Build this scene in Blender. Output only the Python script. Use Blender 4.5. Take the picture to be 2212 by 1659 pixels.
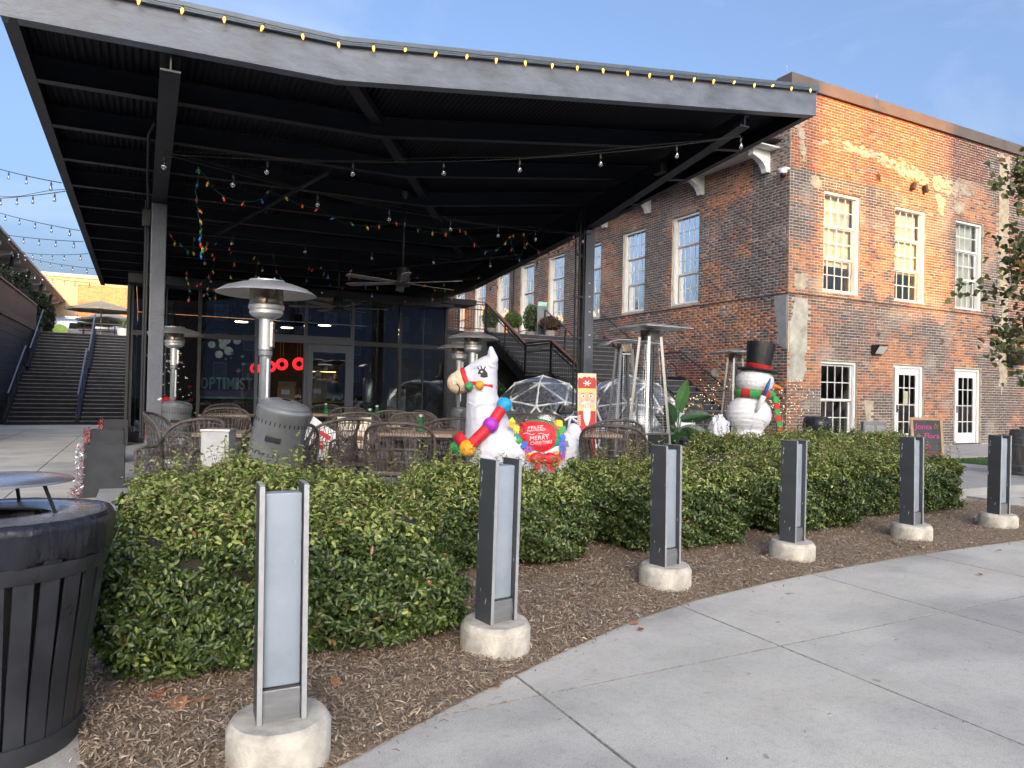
import bpy, bmesh, math, random
import numpy as np
from mathutils import Vector, Matrix, Euler
random.seed(7); rng = np.random.default_rng(7)
for o in list(bpy.data.objects): bpy.data.objects.remove(o)
SC = bpy.context.scene; COL = SC.collection
rad = math.radians; PI = math.pi

# ------------------------------------------------------------------ camera
EYE = 1.32; FPX = 1540.0; YAW = rad(27.5); PITCH = rad(0.76); ROLL = rad(1.17)
_F = Vector((math.sin(YAW)*math.cos(PITCH), math.cos(YAW)*math.cos(PITCH), math.sin(PITCH)))
_r = Vector((math.cos(YAW), -math.sin(YAW), 0)); _u = _r.cross(_F)
CR = _r*math.cos(ROLL)+_u*math.sin(ROLL); CU = -_r*math.sin(ROLL)+_u*math.cos(ROLL)
camd = bpy.data.cameras.new('camera'); cam = bpy.data.objects.new('camera', camd); COL.objects.link(cam)
camd.sensor_width = 36; camd.lens = 36*FPX/2212; camd.clip_end = 4000; camd.clip_start = 0.05
cam.matrix_world = Matrix(((CR.x, CU.x, -_F.x, 0), (CR.y, CU.y, -_F.y, 0), (CR.z, CU.z, -_F.z, EYE), (0, 0, 0, 1)))
SC.camera = cam

# ------------------------------------------------------------------ sky, sun, exposure
SUN_EL = rad(17.0); SUN_DIR = Vector((-0.24, -0.97, 0)).normalized()      # horizontal direction towards the sun
world = bpy.data.worlds.new('World'); SC.world = world; world.use_nodes = True
wn = world.node_tree.nodes; bg = wn['Background']
sky = wn.new('ShaderNodeTexSky'); sky.sky_type = 'NISHITA'; sky.sun_disc = False
sky.sun_elevation = SUN_EL; sky.sun_rotation = math.atan2(SUN_DIR.x, SUN_DIR.y)
sky.altitude = 100; sky.air_density = 0.75; sky.dust_density = 10.0; sky.ozone_density = 2.6
# thin high cirrus over the whole sky
wl = world.node_tree.links; wtc = wn.new('ShaderNodeTexCoord'); wmp = wn.new('ShaderNodeMapping'); wmp.inputs['Scale'].default_value = (1.2, 3.2, 5.0); wmp.inputs['Rotation'].default_value = (0.2, 0.35, 0.6)
wl.new(wtc.outputs['Generated'], wmp.inputs[0]); wno = wn.new('ShaderNodeTexNoise'); wno.inputs['Scale'].default_value = 1.6; wno.inputs['Detail'].default_value = 8; wno.inputs['Roughness'].default_value = 0.6; wno.inputs['Distortion'].default_value = 0.6
wl.new(wmp.outputs[0], wno.inputs['Vector']); wmr = wn.new('ShaderNodeMapRange'); wmr.inputs[1].default_value = 0.50; wmr.inputs[2].default_value = 0.85; wmr.inputs[3].default_value = 0.0; wmr.inputs[4].default_value = 0.42; wl.new(wno.outputs['Fac'], wmr.inputs[0])
whs = wn.new('ShaderNodeHueSaturation'); whs.inputs['Saturation'].default_value = 0.45; whs.inputs['Value'].default_value = 1.25; wl.new(sky.outputs[0], whs.inputs['Color'])
wmx = wn.new('ShaderNodeMix'); wmx.data_type = 'RGBA'; wl.new(wmr.outputs[0], wmx.inputs[0]); wl.new(sky.outputs[0], wmx.inputs[6]); wl.new(whs.outputs[0], wmx.inputs[7])
wl.new(wmx.outputs[2], bg.inputs[0]); bg.inputs[1].default_value = 0.15
sl = bpy.data.lights.new('sun', 'SUN'); sl.energy = 3.6; sl.angle = rad(0.5); sl.color = (1.0, 0.43, 0.09)
sun = bpy.data.objects.new('sun', sl); COL.objects.link(sun)
_sd = Vector((SUN_DIR.x*math.cos(SUN_EL), SUN_DIR.y*math.cos(SUN_EL), math.sin(SUN_EL)))
sun.rotation_euler = (-_sd).to_track_quat('-Z', 'Y').to_euler(); sun.location = (0, 0, 40)
SC.view_settings.view_transform = 'Standard'; SC.view_settings.look = 'None'
SC.view_settings.gamma = 1; SC.view_settings.use_curve_mapping = False
SC.view_settings.exposure = 1.57
SC.render.engine = 'CYCLES'
cy = SC.cycles; cy.max_bounces = 7; cy.diffuse_bounces = 3; cy.glossy_bounces = 4; cy.transmission_bounces = 6; cy.transparent_max_bounces = 16
cy.caustics_reflective = False; cy.caustics_refractive = False; cy.sample_clamp_indirect = 4
cy.use_denoising = True

# ------------------------------------------------------------------ placing helpers (photo measurements -> places in the world)
def ray(px, py):
    return CR*(px-1106)+CU*(829.5-py)+_F*FPX
def at_y(px, py, Y): d = ray(px, py); t = Y/d.y; return Vector((d.x*t, Y, EYE+d.z*t))
def at_x(px, py, X): d = ray(px, py); t = X/d.x; return Vector((X, d.y*t, EYE+d.z*t))
def at_z(px, py, Z=0.0): d = ray(px, py); t = (Z-EYE)/d.z; return Vector((d.x*t, d.y*t, Z))
def at_d(px, py, D): d = ray(px, py); return Vector((0, 0, EYE))+d*(D/FPX)
def ground_at(px, D, z=0.0):                                   # a spot seen in column px at optical depth D, standing on height z
    p = at_d(px, 850, D); return Vector((p.x, p.y, z))

# ------------------------------------------------------------------ objects
def tag(o, label=None, cat=None, group=None, kind=None):
    if label: o['label'] = label
    if cat: o['category'] = cat
    if group: o['group'] = group
    if kind: o['kind'] = kind
    return o
def thing(name, label, cat, loc=(0, 0, 0), rz=0.0, group=None, rot=None, scale=None):
    o = bpy.data.objects.new(name, None); COL.objects.link(o); o.empty_display_size = 0.1
    o.location = loc; o.rotation_euler = rot if rot else (0, 0, rz)
    if scale: o.scale = (scale,)*3 if not hasattr(scale, '__len__') else scale
    return tag(o, label, cat, group)
def link_mesh(name, me, mat, parent=None, smooth=False):
    for m in (mat if isinstance(mat, (list, tuple)) else [mat]): me.materials.append(m)
    o = bpy.data.objects.new(name, me); COL.objects.link(o); o.parent = parent
    if smooth:
        me.polygons.foreach_set('use_smooth', [True]*len(me.polygons))
    return o
def copy_tree(o, parent=None):
    c = o.copy(); COL.objects.link(c); c.parent = parent
    for ch in list(o.children): copy_tree(ch, c)
    return c

class MB:
    """collects shapes; build() links them as one mesh object"""
    def __init__(s): s.v = []; s.f = []; s.m = []; s.mi = 0; s.T = None
    def add(s, vs, fs):
        n = len(s.v)
        if s.T is not None: vs = [s.T @ Vector(p) for p in vs]
        s.v += [tuple(p) for p in vs]; s.f += [tuple(i+n for i in f) for f in fs]; s.m += [s.mi]*len(fs); return s
    def box(s, c, size, rot=None):
        x, y, z = size[0]/2, size[1]/2, size[2]/2; c = Vector(c)
        vs = [Vector(p) for p in ((-x,-y,-z),(x,-y,-z),(x,y,-z),(-x,y,-z),(-x,-y,z),(x,-y,z),(x,y,z),(-x,y,z))]
        if rot is not None:
            R = Euler(rot).to_matrix() if not isinstance(rot, (Matrix,)) else rot
            vs = [R @ p for p in vs]
        return s.add([p+c for p in vs], [(3,2,1,0),(4,5,6,7),(0,1,5,4),(1,2,6,5),(2,3,7,6),(3,0,4,7)])
    def box2(s, a, b):
        a, b = Vector(a), Vector(b); return s.box((a+b)/2, (abs(b.x-a.x), abs(b.y-a.y), abs(b.z-a.z)))
    def bbox(s, c, size, bev=0.01, rot=None):
        bm = bmesh.new(); bmesh.ops.create_cube(bm, size=1.0)
        for v in bm.verts: v.co = Vector((v.co.x*size[0], v.co.y*size[1], v.co.z*size[2]))
        bmesh.ops.bevel(bm, geom=bm.edges[:], offset=bev, segments=2, affect='EDGES', profile=0.6)
        R = Euler(rot).to_matrix() if rot is not None else Matrix.Identity(3); c = Vector(c)
        bm.verts.ensure_lookup_table()
        vs = [R @ v.co + c for v in bm.verts]; fs = [[v.index for v in f.verts] for f in bm.faces]; bm.free()
        return s.add(vs, fs)
    def bar(s, a, b, w, h, up=(0, 0, 1)):
        a, b = Vector(a), Vector(b); d = (b-a).normalized(); up = Vector(up)
        x = d.cross(up)
        if x.length < 1e-5: x = d.cross(Vector((1, 0, 0)))
        x.normalize(); y = x.cross(d).normalized(); vs = []
        for p in (a, b):
            for i, j in ((-1,-1),(1,-1),(1,1),(-1,1)): vs.append(p+x*(i*w/2)+y*(j*h/2))
        return s.add(vs, [(3,2,1,0),(4,5,6,7),(0,1,5,4),(1,2,6,5),(2,3,7,6),(3,0,4,7)])
    def tube(s, pts, r, n=6, cap=True, flat=1.0):
        pts = [Vector(p) for p in pts]; k = len(pts); vs = []; fs = []; up = Vector((0, 0, 1)); px = None
        for i, p in enumerate(pts):
            d = (pts[min(i+1, k-1)]-pts[max(i-1, 0)])
            d = d.normalized() if d.length > 1e-9 else Vector((0, 0, 1))
            if px is None:
                x = d.cross(up)
                if x.length < 0.05: x = d.cross(Vector((1, 0, 0)))
            else:
                x = px-d*px.dot(d)
                if x.length < 1e-6: x = d.cross(up)
            x.normalize(); px = x; y = d.cross(x); rr = r[i] if hasattr(r, '__len__') else r
            for j in range(n):
                a = 2*PI*j/n; vs.append(p+x*(math.cos(a)*rr)+y*(math.sin(a)*rr*flat))
        for i in range(k-1):
            for j in range(n):
                fs.append((i*n+j, i*n+(j+1) % n, (i+1)*n+(j+1) % n, (i+1)*n+j))
        if cap: fs.append(tuple(range(n))[::-1]); fs.append(tuple((k-1)*n+j for j in range(n)))
        return s.add(vs, fs)
    def lathe(s, prof, n=24, c=(0, 0, 0), axis=None, cap=True):
        """prof: list of (radius, height) along z (or along axis)"""
        c = Vector(c); vs = []; fs = []
        R = Vector((0, 0, 1)).rotation_difference(Vector(axis)).to_matrix() if axis is not None else Matrix.Identity(3)
        for (r, z) in prof:
            for j in range(n):
                a = 2*PI*j/n; vs.append(R @ Vector((r*math.cos(a), r*math.sin(a), z))+c)
        for i in range(len(prof)-1):
            for j in range(n): fs.append((i*n+j, i*n+(j+1) % n, (i+1)*n+(j+1) % n, (i+1)*n+j))
        if cap:
            if prof[0][0] > 1e-5: fs.append(tuple(range(n))[::-1])
            if prof[-1][0] > 1e-5: fs.append(tuple((len(prof)-1)*n+j for j in range(n)))
        return s.add(vs, fs)
    def ell(s, c, r, nu=14, nv=9, rot=None, jit=0.0):
        c = Vector(c); r = (r,)*3 if not hasattr(r, '__len__') else r; vs = []; fs = []
        R = Euler(rot).to_matrix() if rot is not None else Matrix.Identity(3)
        for i in range(nv+1):
            t = PI*i/nv
            for j in range(nu):
                a = 2*PI*j/nu; k = 1+random.uniform(-jit, jit)
                vs.append(R @ Vector((r[0]*math.sin(t)*math.cos(a)*k, r[1]*math.sin(t)*math.sin(a)*k, r[2]*math.cos(t)*k))+c)
        for i in range(nv):
            for j in range(nu): fs.append((i*nu+j, (i+1)*nu+j, (i+1)*nu+(j+1) % nu, i*nu+(j+1) % nu))
        return s.add(vs, fs)
    def prism(s, poly, a, b):
        """polygon of 3-D points extruded from a to b (offset vectors)"""
        n = len(poly); a, b = Vector(a), Vector(b)
        vs = [Vector(p)+a for p in poly]+[Vector(p)+b for p in poly]
        return s.add(vs, [tuple(range(n))[::-1], tuple(range(n, 2*n))]+[(i, (i+1) % n, n+(i+1) % n, n+i) for i in range(n)])
    def quad(s, a, b, c, d): return s.add([a, b, c, d], [(0, 1, 2, 3)])
    def build(s, name, mat, parent=None, smooth=False, world=False, angle=None):
        vs = s.v
        if world and parent is not None:
            off = Vector((0, 0, 0)); p = parent
            while p is not None: off += p.location; p = p.parent
            vs = [(x-off.x, y-off.y, z-off.z) for (x, y, z) in vs]
        me = bpy.data.meshes.new(name); me.from_pydata(vs, [], s.f); me.update()
        o = link_mesh(name, me, mat, parent, smooth)
        if len(set(s.m)) > 1: me.polygons.foreach_set('material_index', s.m)
        if angle is not None:
            me.polygons.foreach_set('use_smooth', [True]*len(me.polygons))
            try: me.set_sharp_from_angle(angle=rad(angle))
            except Exception: pass
        return o
def np_mesh(name, V, F, mat, parent=None, col=None, smooth=False):
    """V (n,3), F (m,k) uniform faces; col per-vertex (n,3)"""
    me = bpy.data.meshes.new(name); V = np.asarray(V, dtype=np.float32); F = np.asarray(F, dtype=np.int32)
    m, k = F.shape
    me.vertices.add(len(V)); me.vertices.foreach_set('co', V.ravel())
    me.loops.add(m*k); me.loops.foreach_set('vertex_index', F.ravel())
    me.polygons.add(m); me.polygons.foreach_set('loop_start', np.arange(0, m*k, k, dtype=np.int32))
    try: me.polygons.foreach_set('loop_total', np.full(m, k, dtype=np.int32))
    except Exception: pass
    me.update(calc_edges=True)
    if col is not None:
        at = me.attributes.new('Tint', 'FLOAT_COLOR', 'POINT'); c4 = np.ones((len(V), 4), dtype=np.float32); c4[:, :3] = col
        at.data.foreach_set('color', c4.ravel())
    return link_mesh(name, me, mat, parent, smooth)
def text_mesh(name, body, size, mat, parent, extrude=0.002, offset=0.0, align='CENTER', space=1.0, shear=0.0, squash=1.0, width=None):
    cu = bpy.data.curves.new(name, 'FONT'); cu.body = body; cu.size = size; cu.extrude = extrude; cu.offset = offset
    cu.align_x = align; cu.align_y = 'CENTER'; cu.space_character = space; cu.shear = shear; cu.resolution_u = 3
    t = bpy.data.objects.new(name+'_tmp', cu); COL.objects.link(t)
    me = bpy.data.meshes.new_from_object(t.evaluated_get(bpy.context.evaluated_depsgraph_get()))
    bpy.data.objects.remove(t); bpy.data.curves.remove(cu)
    if width:
        xs = [v.co.x for v in me.vertices]; k = width/(max(xs)-min(xs))
        for v in me.vertices: v.co.x *= k
    for v in me.vertices: v.co.y *= squash
    me.materials.clear()
    return link_mesh(name, me, mat, parent)

# ------------------------------------------------------------------ materials
MATS = {}
def mk(name, col, rough=0.6, metal=0.0, var=0.12, scale=6.0, bump=0.0, bscale=60.0, spec=None, coat=0.0, emit=None, es=0.0, trans=None, col2=None, sharp=None, stretch=None, sss=None, coord='Object', rvar=0.0, bd=0.01):
    if name in MATS: return MATS[name]
    m = bpy.data.materials.new(name); m.use_nodes = True; nt = m.node_tree; N = nt.nodes; L = nt.links; b = N['Principled BSDF']
    tc = N.new('ShaderNodeTexCoord'); mp = N.new('ShaderNodeMapping'); L.new(tc.outputs[coord], mp.inputs[0])
    if stretch: mp.inputs['Scale'].default_value = stretch
    n = N.new('ShaderNodeTexNoise'); n.inputs['Scale'].default_value = scale; n.inputs['Detail'].default_value = 5; n.inputs['Roughness'].default_value = 0.62
    L.new(mp.outputs[0], n.inputs['Vector'])
    cr = N.new('ShaderNodeValToRGB'); e = cr.color_ramp.elements
    lo = [max(0, c*(1-var*1.6)) for c in col]; hi = [min(1, c*(1+var*1.3)) for c in col]
    if col2: lo, hi = list(col), list(col2)
    e[0].color = (*lo, 1); e[1].color = (*hi, 1); e[0].position = 0.3; e[1].position = 0.7
    if sharp: e[0].position, e[1].position = sharp
    L.new(n.outputs['Fac'], cr.inputs[0]); L.new(cr.outputs[0], b.inputs['Base Color'])
    b.inputs['Roughness'].default_value = rough; b.inputs['Metallic'].default_value = metal
    if rvar:
        mr = N.new('ShaderNodeMapRange'); mr.inputs['To Min'].default_value = max(0.02, rough-rvar); mr.inputs['To Max'].default_value = min(1, rough+rvar)
        mr.inputs['From Min'].default_value = 0.3; mr.inputs['From Max'].default_value = 0.7
        L.new(n.outputs['Fac'], mr.inputs[0]); L.new(mr.outputs[0], b.inputs['Roughness'])
    if spec is not None: b.inputs['Specular IOR Level'].default_value = spec
    if coat: b.inputs['Coat Weight'].default_value = coat; b.inputs['Coat Roughness'].default_value = 0.15
    if bump:
        n2 = N.new('ShaderNodeTexNoise'); n2.inputs['Scale'].default_value = bscale; n2.inputs['Detail'].default_value = 4
        L.new(mp.outputs[0], n2.inputs['Vector'])
        bp = N.new('ShaderNodeBump'); bp.inputs['Strength'].default_value = bump; bp.inputs['Distance'].default_value = bd
        L.new(n2.outputs['Fac'], bp.inputs['Height']); L.new(bp.outputs[0], b.inputs['Normal'])
    if emit: b.inputs['Emission Color'].default_value = (*emit, 1); b.inputs['Emission Strength'].default_value = es
    if trans: b.inputs['Transmission Weight'].default_value = trans
    if sss: b.inputs['Subsurface Weight'].default_value = sss; b.inputs['Subsurface Radius'].default_value = (0.05, 0.05, 0.05)
    MATS[name] = m; return m
def glass_mat(name, tint=(0.6, 0.65, 0.7), refl=0.08, rough=0.02, thru=0.8, wav=0.0, ior=1.5):
    """a pane: fresnel mirror over a tinted clear sheet"""
    m = bpy.data.materials.new(name); m.use_nodes = True; nt = m.node_tree; N = nt.nodes; L = nt.links; N.remove(N['Principled BSDF'])
    out = N['Material Output']; tr = N.new('ShaderNodeBsdfTransparent'); tr.inputs[0].default_value = (*[c*thru for c in tint], 1)
    gl = N.new('ShaderNodeBsdfGlossy'); gl.inputs['Roughness'].default_value = rough; gl.inputs[0].default_value = (0.95, 0.97, 1, 1)
    fr = N.new('ShaderNodeFresnel'); fr.inputs[0].default_value = ior
    ad = N.new('ShaderNodeMath'); ad.operation = 'ADD'; ad.inputs[1].default_value = refl; ad.use_clamp = True; L.new(fr.outputs[0], ad.inputs[0])
    mx = N.new('ShaderNodeMixShader'); L.new(ad.outputs[0], mx.inputs[0]); L.new(tr.outputs[0], mx.inputs[1]); L.new(gl.outputs[0], mx.inputs[2]); L.new(mx.outputs[0], out.inputs[0])
    if wav:
        tc = N.new('ShaderNodeTexCoord'); n = N.new('ShaderNodeTexNoise'); n.inputs['Scale'].default_value = 2.2; n.inputs['Detail'].default_value = 1
        L.new(tc.outputs['Object'], n.inputs['Vector'])
        bp = N.new('ShaderNodeBump'); bp.inputs['Strength'].default_value = wav; bp.inputs['Distance'].default_value = 0.02
        L.new(n.outputs['Fac'], bp.inputs['Height']); L.new(bp.outputs[0], gl.inputs['Normal']); L.new(bp.outputs[0], fr.inputs['Normal'])
    MATS[name] = m; return m
def tint_mat(name, rough=0.6, bump=0.0, bscale=80.0, objcol=False, backlight=0.0, gain=1.0, mottle=0.25, spec=0.5, nscale=25.0):
    """base colour carried by each piece: vertex attribute Tint, or the object's own colour"""
    m = bpy.data.materials.new(name); m.use_nodes = True; nt = m.node_tree; N = nt.nodes; L = nt.links; b = N['Principled BSDF']
    if objcol: src = N.new('ShaderNodeObjectInfo').outputs['Color']
    else:
        a = N.new('ShaderNodeAttribute'); a.attribute_name = 'Tint'; src = a.outputs['Color']
    tc = N.new('ShaderNodeTexCoord'); n = N.new('ShaderNodeTexNoise'); n.inputs['Scale'].default_value = nscale; n.inputs['Detail'].default_value = 4
    L.new(tc.outputs['Object'], n.inputs['Vector'])
    mr = N.new('ShaderNodeMapRange'); mr.inputs['From Min'].default_value = 0.25; mr.inputs['From Max'].default_value = 0.75; mr.inputs['To Min'].default_value = 1-mottle; mr.inputs['To Max'].default_value = 1+mottle
    L.new(n.outputs['Fac'], mr.inputs[0])
    mul = N.new('ShaderNodeVectorMath'); mul.operation = 'SCALE'; L.new(src, mul.inputs[0]); L.new(mr.outputs[0], mul.inputs['Scale']); L.new(mul.outputs[0], b.inputs['Base Color'])
    b.inputs['Roughness'].default_value = rough; b.inputs['Specular IOR Level'].default_value = spec
    if bump:
        n2 = N.new('ShaderNodeTexNoise'); n2.inputs['Scale'].default_value = bscale; L.new(tc.outputs['Object'], n2.inputs['Vector'])
        bp = N.new('ShaderNodeBump'); bp.inputs['Strength'].default_value = bump; bp.inputs['Distance'].default_value = 0.004
        L.new(n2.outputs['Fac'], bp.inputs['Height']); L.new(bp.outputs[0], b.inputs['Normal'])
    if backlight:
        t = N.new('ShaderNodeBsdfTranslucent'); L.new(mul.outputs[0], t.inputs[0]); mx = N.new('ShaderNodeMixShader'); mx.inputs[0].default_value = backlight
        L.new(b.outputs[0], mx.inputs[1]); L.new(t.outputs[0], mx.inputs[2]); L.new(mx.outputs[0], N['Material Output'].inputs[0])
    MATS[name] = m; return m

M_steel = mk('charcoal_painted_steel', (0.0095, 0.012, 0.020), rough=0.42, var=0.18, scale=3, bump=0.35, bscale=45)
M_fascia = mk('grey_painted_fascia_steel', (0.138, 0.160, 0.200), rough=0.5, var=0.26, scale=3.5, bump=0.7, bscale=24, stretch=(.6, 1, 1.6), rvar=.15)
M_column = mk('textured_grey_column_paint', (0.095, 0.106, 0.132), rough=0.36, var=0.10, scale=5, bump=0.6, bscale=42)
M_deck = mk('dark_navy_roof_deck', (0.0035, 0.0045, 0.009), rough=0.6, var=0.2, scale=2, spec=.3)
M_flash = mk('slate_metal_flashing', (0.10, 0.125, 0.16), rough=0.45, metal=0.2, var=0.1)
M_conc = mk('pale_concrete', (0.40, 0.395, 0.375), rough=0.85, var=0.09, scale=1.3, bump=0.25, bscale=140)
M_white = mk('white_window_paint', (0.74, 0.74, 0.72), rough=0.5, var=0.05, scale=4)
M_black = mk('black_matte', (0.012, 0.012, 0.014), rough=0.5, var=0.2)
M_blackmetal = mk('black_metal', (0.022, 0.023, 0.026), rough=0.4, var=0.15)
M_wood = mk('weathered_wood', (0.30, 0.20, 0.12), rough=0.7, var=0.3, scale=5, stretch=(1, 12, 12), bump=0.2)
M_chrome = mk('brushed_stainless', (0.62, 0.62, 0.60), rough=0.28, metal=1.0, var=0.06, scale=9, stretch=(1, 1, 14))
M_dark = mk('dark_room', (0.018, 0.017, 0.017), rough=0.9, var=0.2)
# ================================================================== SETTING
M_ground = mk('ground_asphalt', (0.10, 0.10, 0.10), rough=0.9, var=0.2, scale=0.4)
g = MB().quad((-700, -700, -0.05), (700, -700, -0.05), (700, 700, -0.05), (-700, 700, -0.05)).build('ground', M_ground); tag(g, kind='structure')

# ---- concrete path: one slab per pour, recessed joints between
def concrete_path_mat():
    m = bpy.data.materials.new('broom_finished_concrete'); m.use_nodes = True; nt = m.node_tree; N = nt.nodes; L = nt.links; b = N['Principled BSDF']
    tc = N.new('ShaderNodeTexCoord')
    def noise(s, d=5, st=None, r=0.6):
        n = N.new('ShaderNodeTexNoise'); n.inputs['Scale'].default_value = s; n.inputs['Detail'].default_value = d; n.inputs['Roughness'].default_value = r
        if st:
            mp = N.new('ShaderNodeMapping'); mp.inputs['Scale'].default_value = st; L.new(tc.outputs['Object'], mp.inputs[0]); L.new(mp.outputs[0], n.inputs['Vector'])
        else: L.new(tc.outputs['Object'], n.inputs['Vector'])
        return n.outputs['Fac']
    def ramp(src, stops):
        c = N.new('ShaderNodeValToRGB'); el = c.color_ramp.elements
        while len(el) < len(stops): el.new(0.5)
        for e, (p, col) in zip(el, stops): e.position = p; e.color = (*col, 1)
        L.new(src, c.inputs[0]); return c.outputs[0]
    def mul(a, bb, f=1.0):
        x = N.new('ShaderNodeMix'); x.data_type = 'RGBA'; x.blend_type = 'MULTIPLY'; x.inputs[0].default_value = f
        L.new(a, x.inputs[6]); L.new(bb, x.inputs[7]); return x.outputs[2]
    base = ramp(noise(0.9, 6), [(0.28, (0.48, 0.465, 0.43)), (0.52, (0.57, 0.555, 0.515)), (0.74, (0.64, 0.62, 0.565))])
    base = mul(base, ramp(noise(2.6, 5, None, 0.7), [(0.30, (0.84, 0.84, 0.85)), (0.55, (1, 1, 1))]))
    base = mul(base, ramp(noise(170, 3), [(0.32, (0.72, 0.71, 0.70)), (0.58, (1.05, 1.05, 1.05))]))
    spots = ramp(noise(7.5, 2, None, 0.4), [(0.245, (0.62, 0.60, 0.58)), (0.275, (1, 1, 1))])
    base = mul(base, spots)
    base = mul(base, ramp(noise(0.55, 3, (1.0, 2.6, 1), 0.55), [(0.36, (0.80, 0.80, 0.81)), (0.50, (1, 1, 1)), (0.66, (1.05, 1.04, 1.0))]))
    base = mul(base, ramp(noise(30, 3), [(0.34, (0.90, 0.90, 0.89)), (0.5, (1, 1, 1))]))
    vo = N.new('ShaderNodeTexVoronoi'); vo.inputs['Scale'].default_value = 1.35; L.new(tc.outputs['Object'], vo.inputs['Vector']); base = mul(base, ramp(vo.outputs['Distance'], [(0.020, (0.42, 0.41, 0.40)), (0.030, (1, 1, 1))]))
    vo2 = N.new('ShaderNodeTexVoronoi'); vo2.inputs['Scale'].default_value = 6.5; L.new(tc.outputs['Object'], vo2.inputs['Vector']); base = mul(base, ramp(vo2.outputs['Distance'], [(0.030, (0.70, 0.68, 0.66)), (0.045, (1, 1, 1))]))
    oi = N.new('ShaderNodeObjectInfo'); base = mul(base, ramp(oi.outputs['Random'], [(0.0, (0.91, 0.915, 0.93)), (1.0, (1.06, 1.05, 1.02))]))
    L.new(base, b.inputs['Base Color']); b.inputs['Roughness'].default_value = 0.82
    bp = N.new('ShaderNodeBump'); bp.inputs['Strength'].default_value = 0.22; bp.inputs['Distance'].default_value = 0.004
    L.new(noise(140, 4, (1, 6, 1)), bp.inputs['Height']); L.new(bp.outputs[0], b.inputs['Normal'])
    return m
M_path = concrete_path_mat()
path_root = thing('path', None, None); tag(path_root, kind='structure')
jo = mk('dark_joint_dirt', (0.27, 0.255, 0.23), rough=0.95, var=0.3, scale=30)
XL = [1.59+1.474*k for k in range(-6, 13)]; YL = [-6.0, -3.1, -0.2, 2.72, 5.6, 8.5, 11.4, 14.3, 17.2, 20.1, 23.0, 27.6]
def slab(parent, x0, x1, y0, y1, z=0.0, th=0.05, g=0.0036):
    n = 14; b = MB(); vs = []; h = 0.004
    pts = []
    for (ax, ay, bx, by) in ((x0+g, y0+g, x1-g, y0+g), (x1-g, y0+g, x1-g, y1-g), (x1-g, y1-g, x0+g, y1-g), (x0+g, y1-g, x0+g, y0+g)):
        for i in range(n):
            t = i/n; jx, jy = random.uniform(-.0022, .0022), random.uniform(-.0022, .0022)
            pts.append((ax+(bx-ax)*t+jx, ay+(by-ay)*t+jy))
    cx, cy_ = (x0+x1)/2, (y0+y1)/2; k = len(pts)
    ins = .0035; top = [(x-ins*(1 if x > cx else -1)*(abs(x-cx) > (x1-x0)/2-.02), y-ins*(1 if y > cy_ else -1)*(abs(y-cy_) > (y1-y0)/2-.02), z) for x, y in pts]; edge = [(x, y, z-h) for x, y in pts]; low = [(x, y, z-th) for x, y in pts]
    b.add(top+edge+low, [tuple(range(k))]+[(i, k+i, k+(i+1) % k, (i+1) % k) for i in range(k)]+[(k+i, 2*k+i, 2*k+(i+1) % k, k+(i+1) % k) for i in range(k)])
    b.m = [0]+[1]*k+[1]*k
    return b.build('slab', [M_path, jo], parent)
for i in range(len(XL)-1):
    for j in range(len(YL)-1):
        x0, x1, y0, y1 = XL[i], XL[i+1], YL[j], YL[j+1]
        if x0 >= -0.05 and y0 > 5.0 and x1 < 10.6: continue           # under the patio
        if y0 > 11 and x0 > -0.05: continue
        if x1 < -4.3 or (x1 < -2.8 and y0 < 8): continue
        slab(path_root, x0, x1, y0, y1)
MB().quad((-5, -7, -0.03), (26, -7, -0.03), (26, 28, -0.03), (-5, 28, -0.03)).build('joint_bed', jo, path_root)
# patio floor, ten centimetres up, under the canopy and along the brick building
pf = MB(); pf.box2((-0.4, 6.0, -0.04), (14.72, 17.25, 0.10)); pf.box2((14.72, 10.0, -0.04), (27, 12.985, 0.045))
o = pf.build('patio_floor', mk('patio_concrete', (0.33, 0.33, 0.325), rough=0.85, var=0.12, scale=1.5, bump=0.2, bscale=120)); tag(o, kind='structure')
# artificial turf strip by the doors
tv = []; M_turf = tint_mat('turf_blades', rough=0.8, mottle=0.3)
o = MB().box2((12.2, 6.9, -0.03), (26, 9.98, 0.006)).build('turf_base', mk('turf_backing', (0.03, 0.07, 0.02), rough=0.95, var=0.3, scale=12)); tag(o, kind='structure')
n = 26000; P = np.c_[rng.uniform(12.2, 18.5, n), rng.uniform(6.9, 9.98, n), np.full(n, 0.004)]
a = rng.uniform(0, 2*PI, n); hgt = rng.uniform(.025, .05, n); dx = np.c_[np.cos(a)*.004, np.sin(a)*.004, np.zeros(n)]; ln = np.c_[rng.normal(0, .012, n), rng.normal(0, .012, n), hgt]
V = np.stack([P-dx, P+dx, P+ln], 1).reshape(-1, 3); c = np.array([.05, .12, .03])*rng.uniform(.6, 1.4, (n, 1)); C3 = np.repeat(c, 3, 0)
o = np_mesh('artificial_grass', V, np.arange(3*n).reshape(-1, 3), M_turf, None, C3); tag(o, 'short green artificial turf beside the concrete walk', 'turf', kind='stuff')

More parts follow.
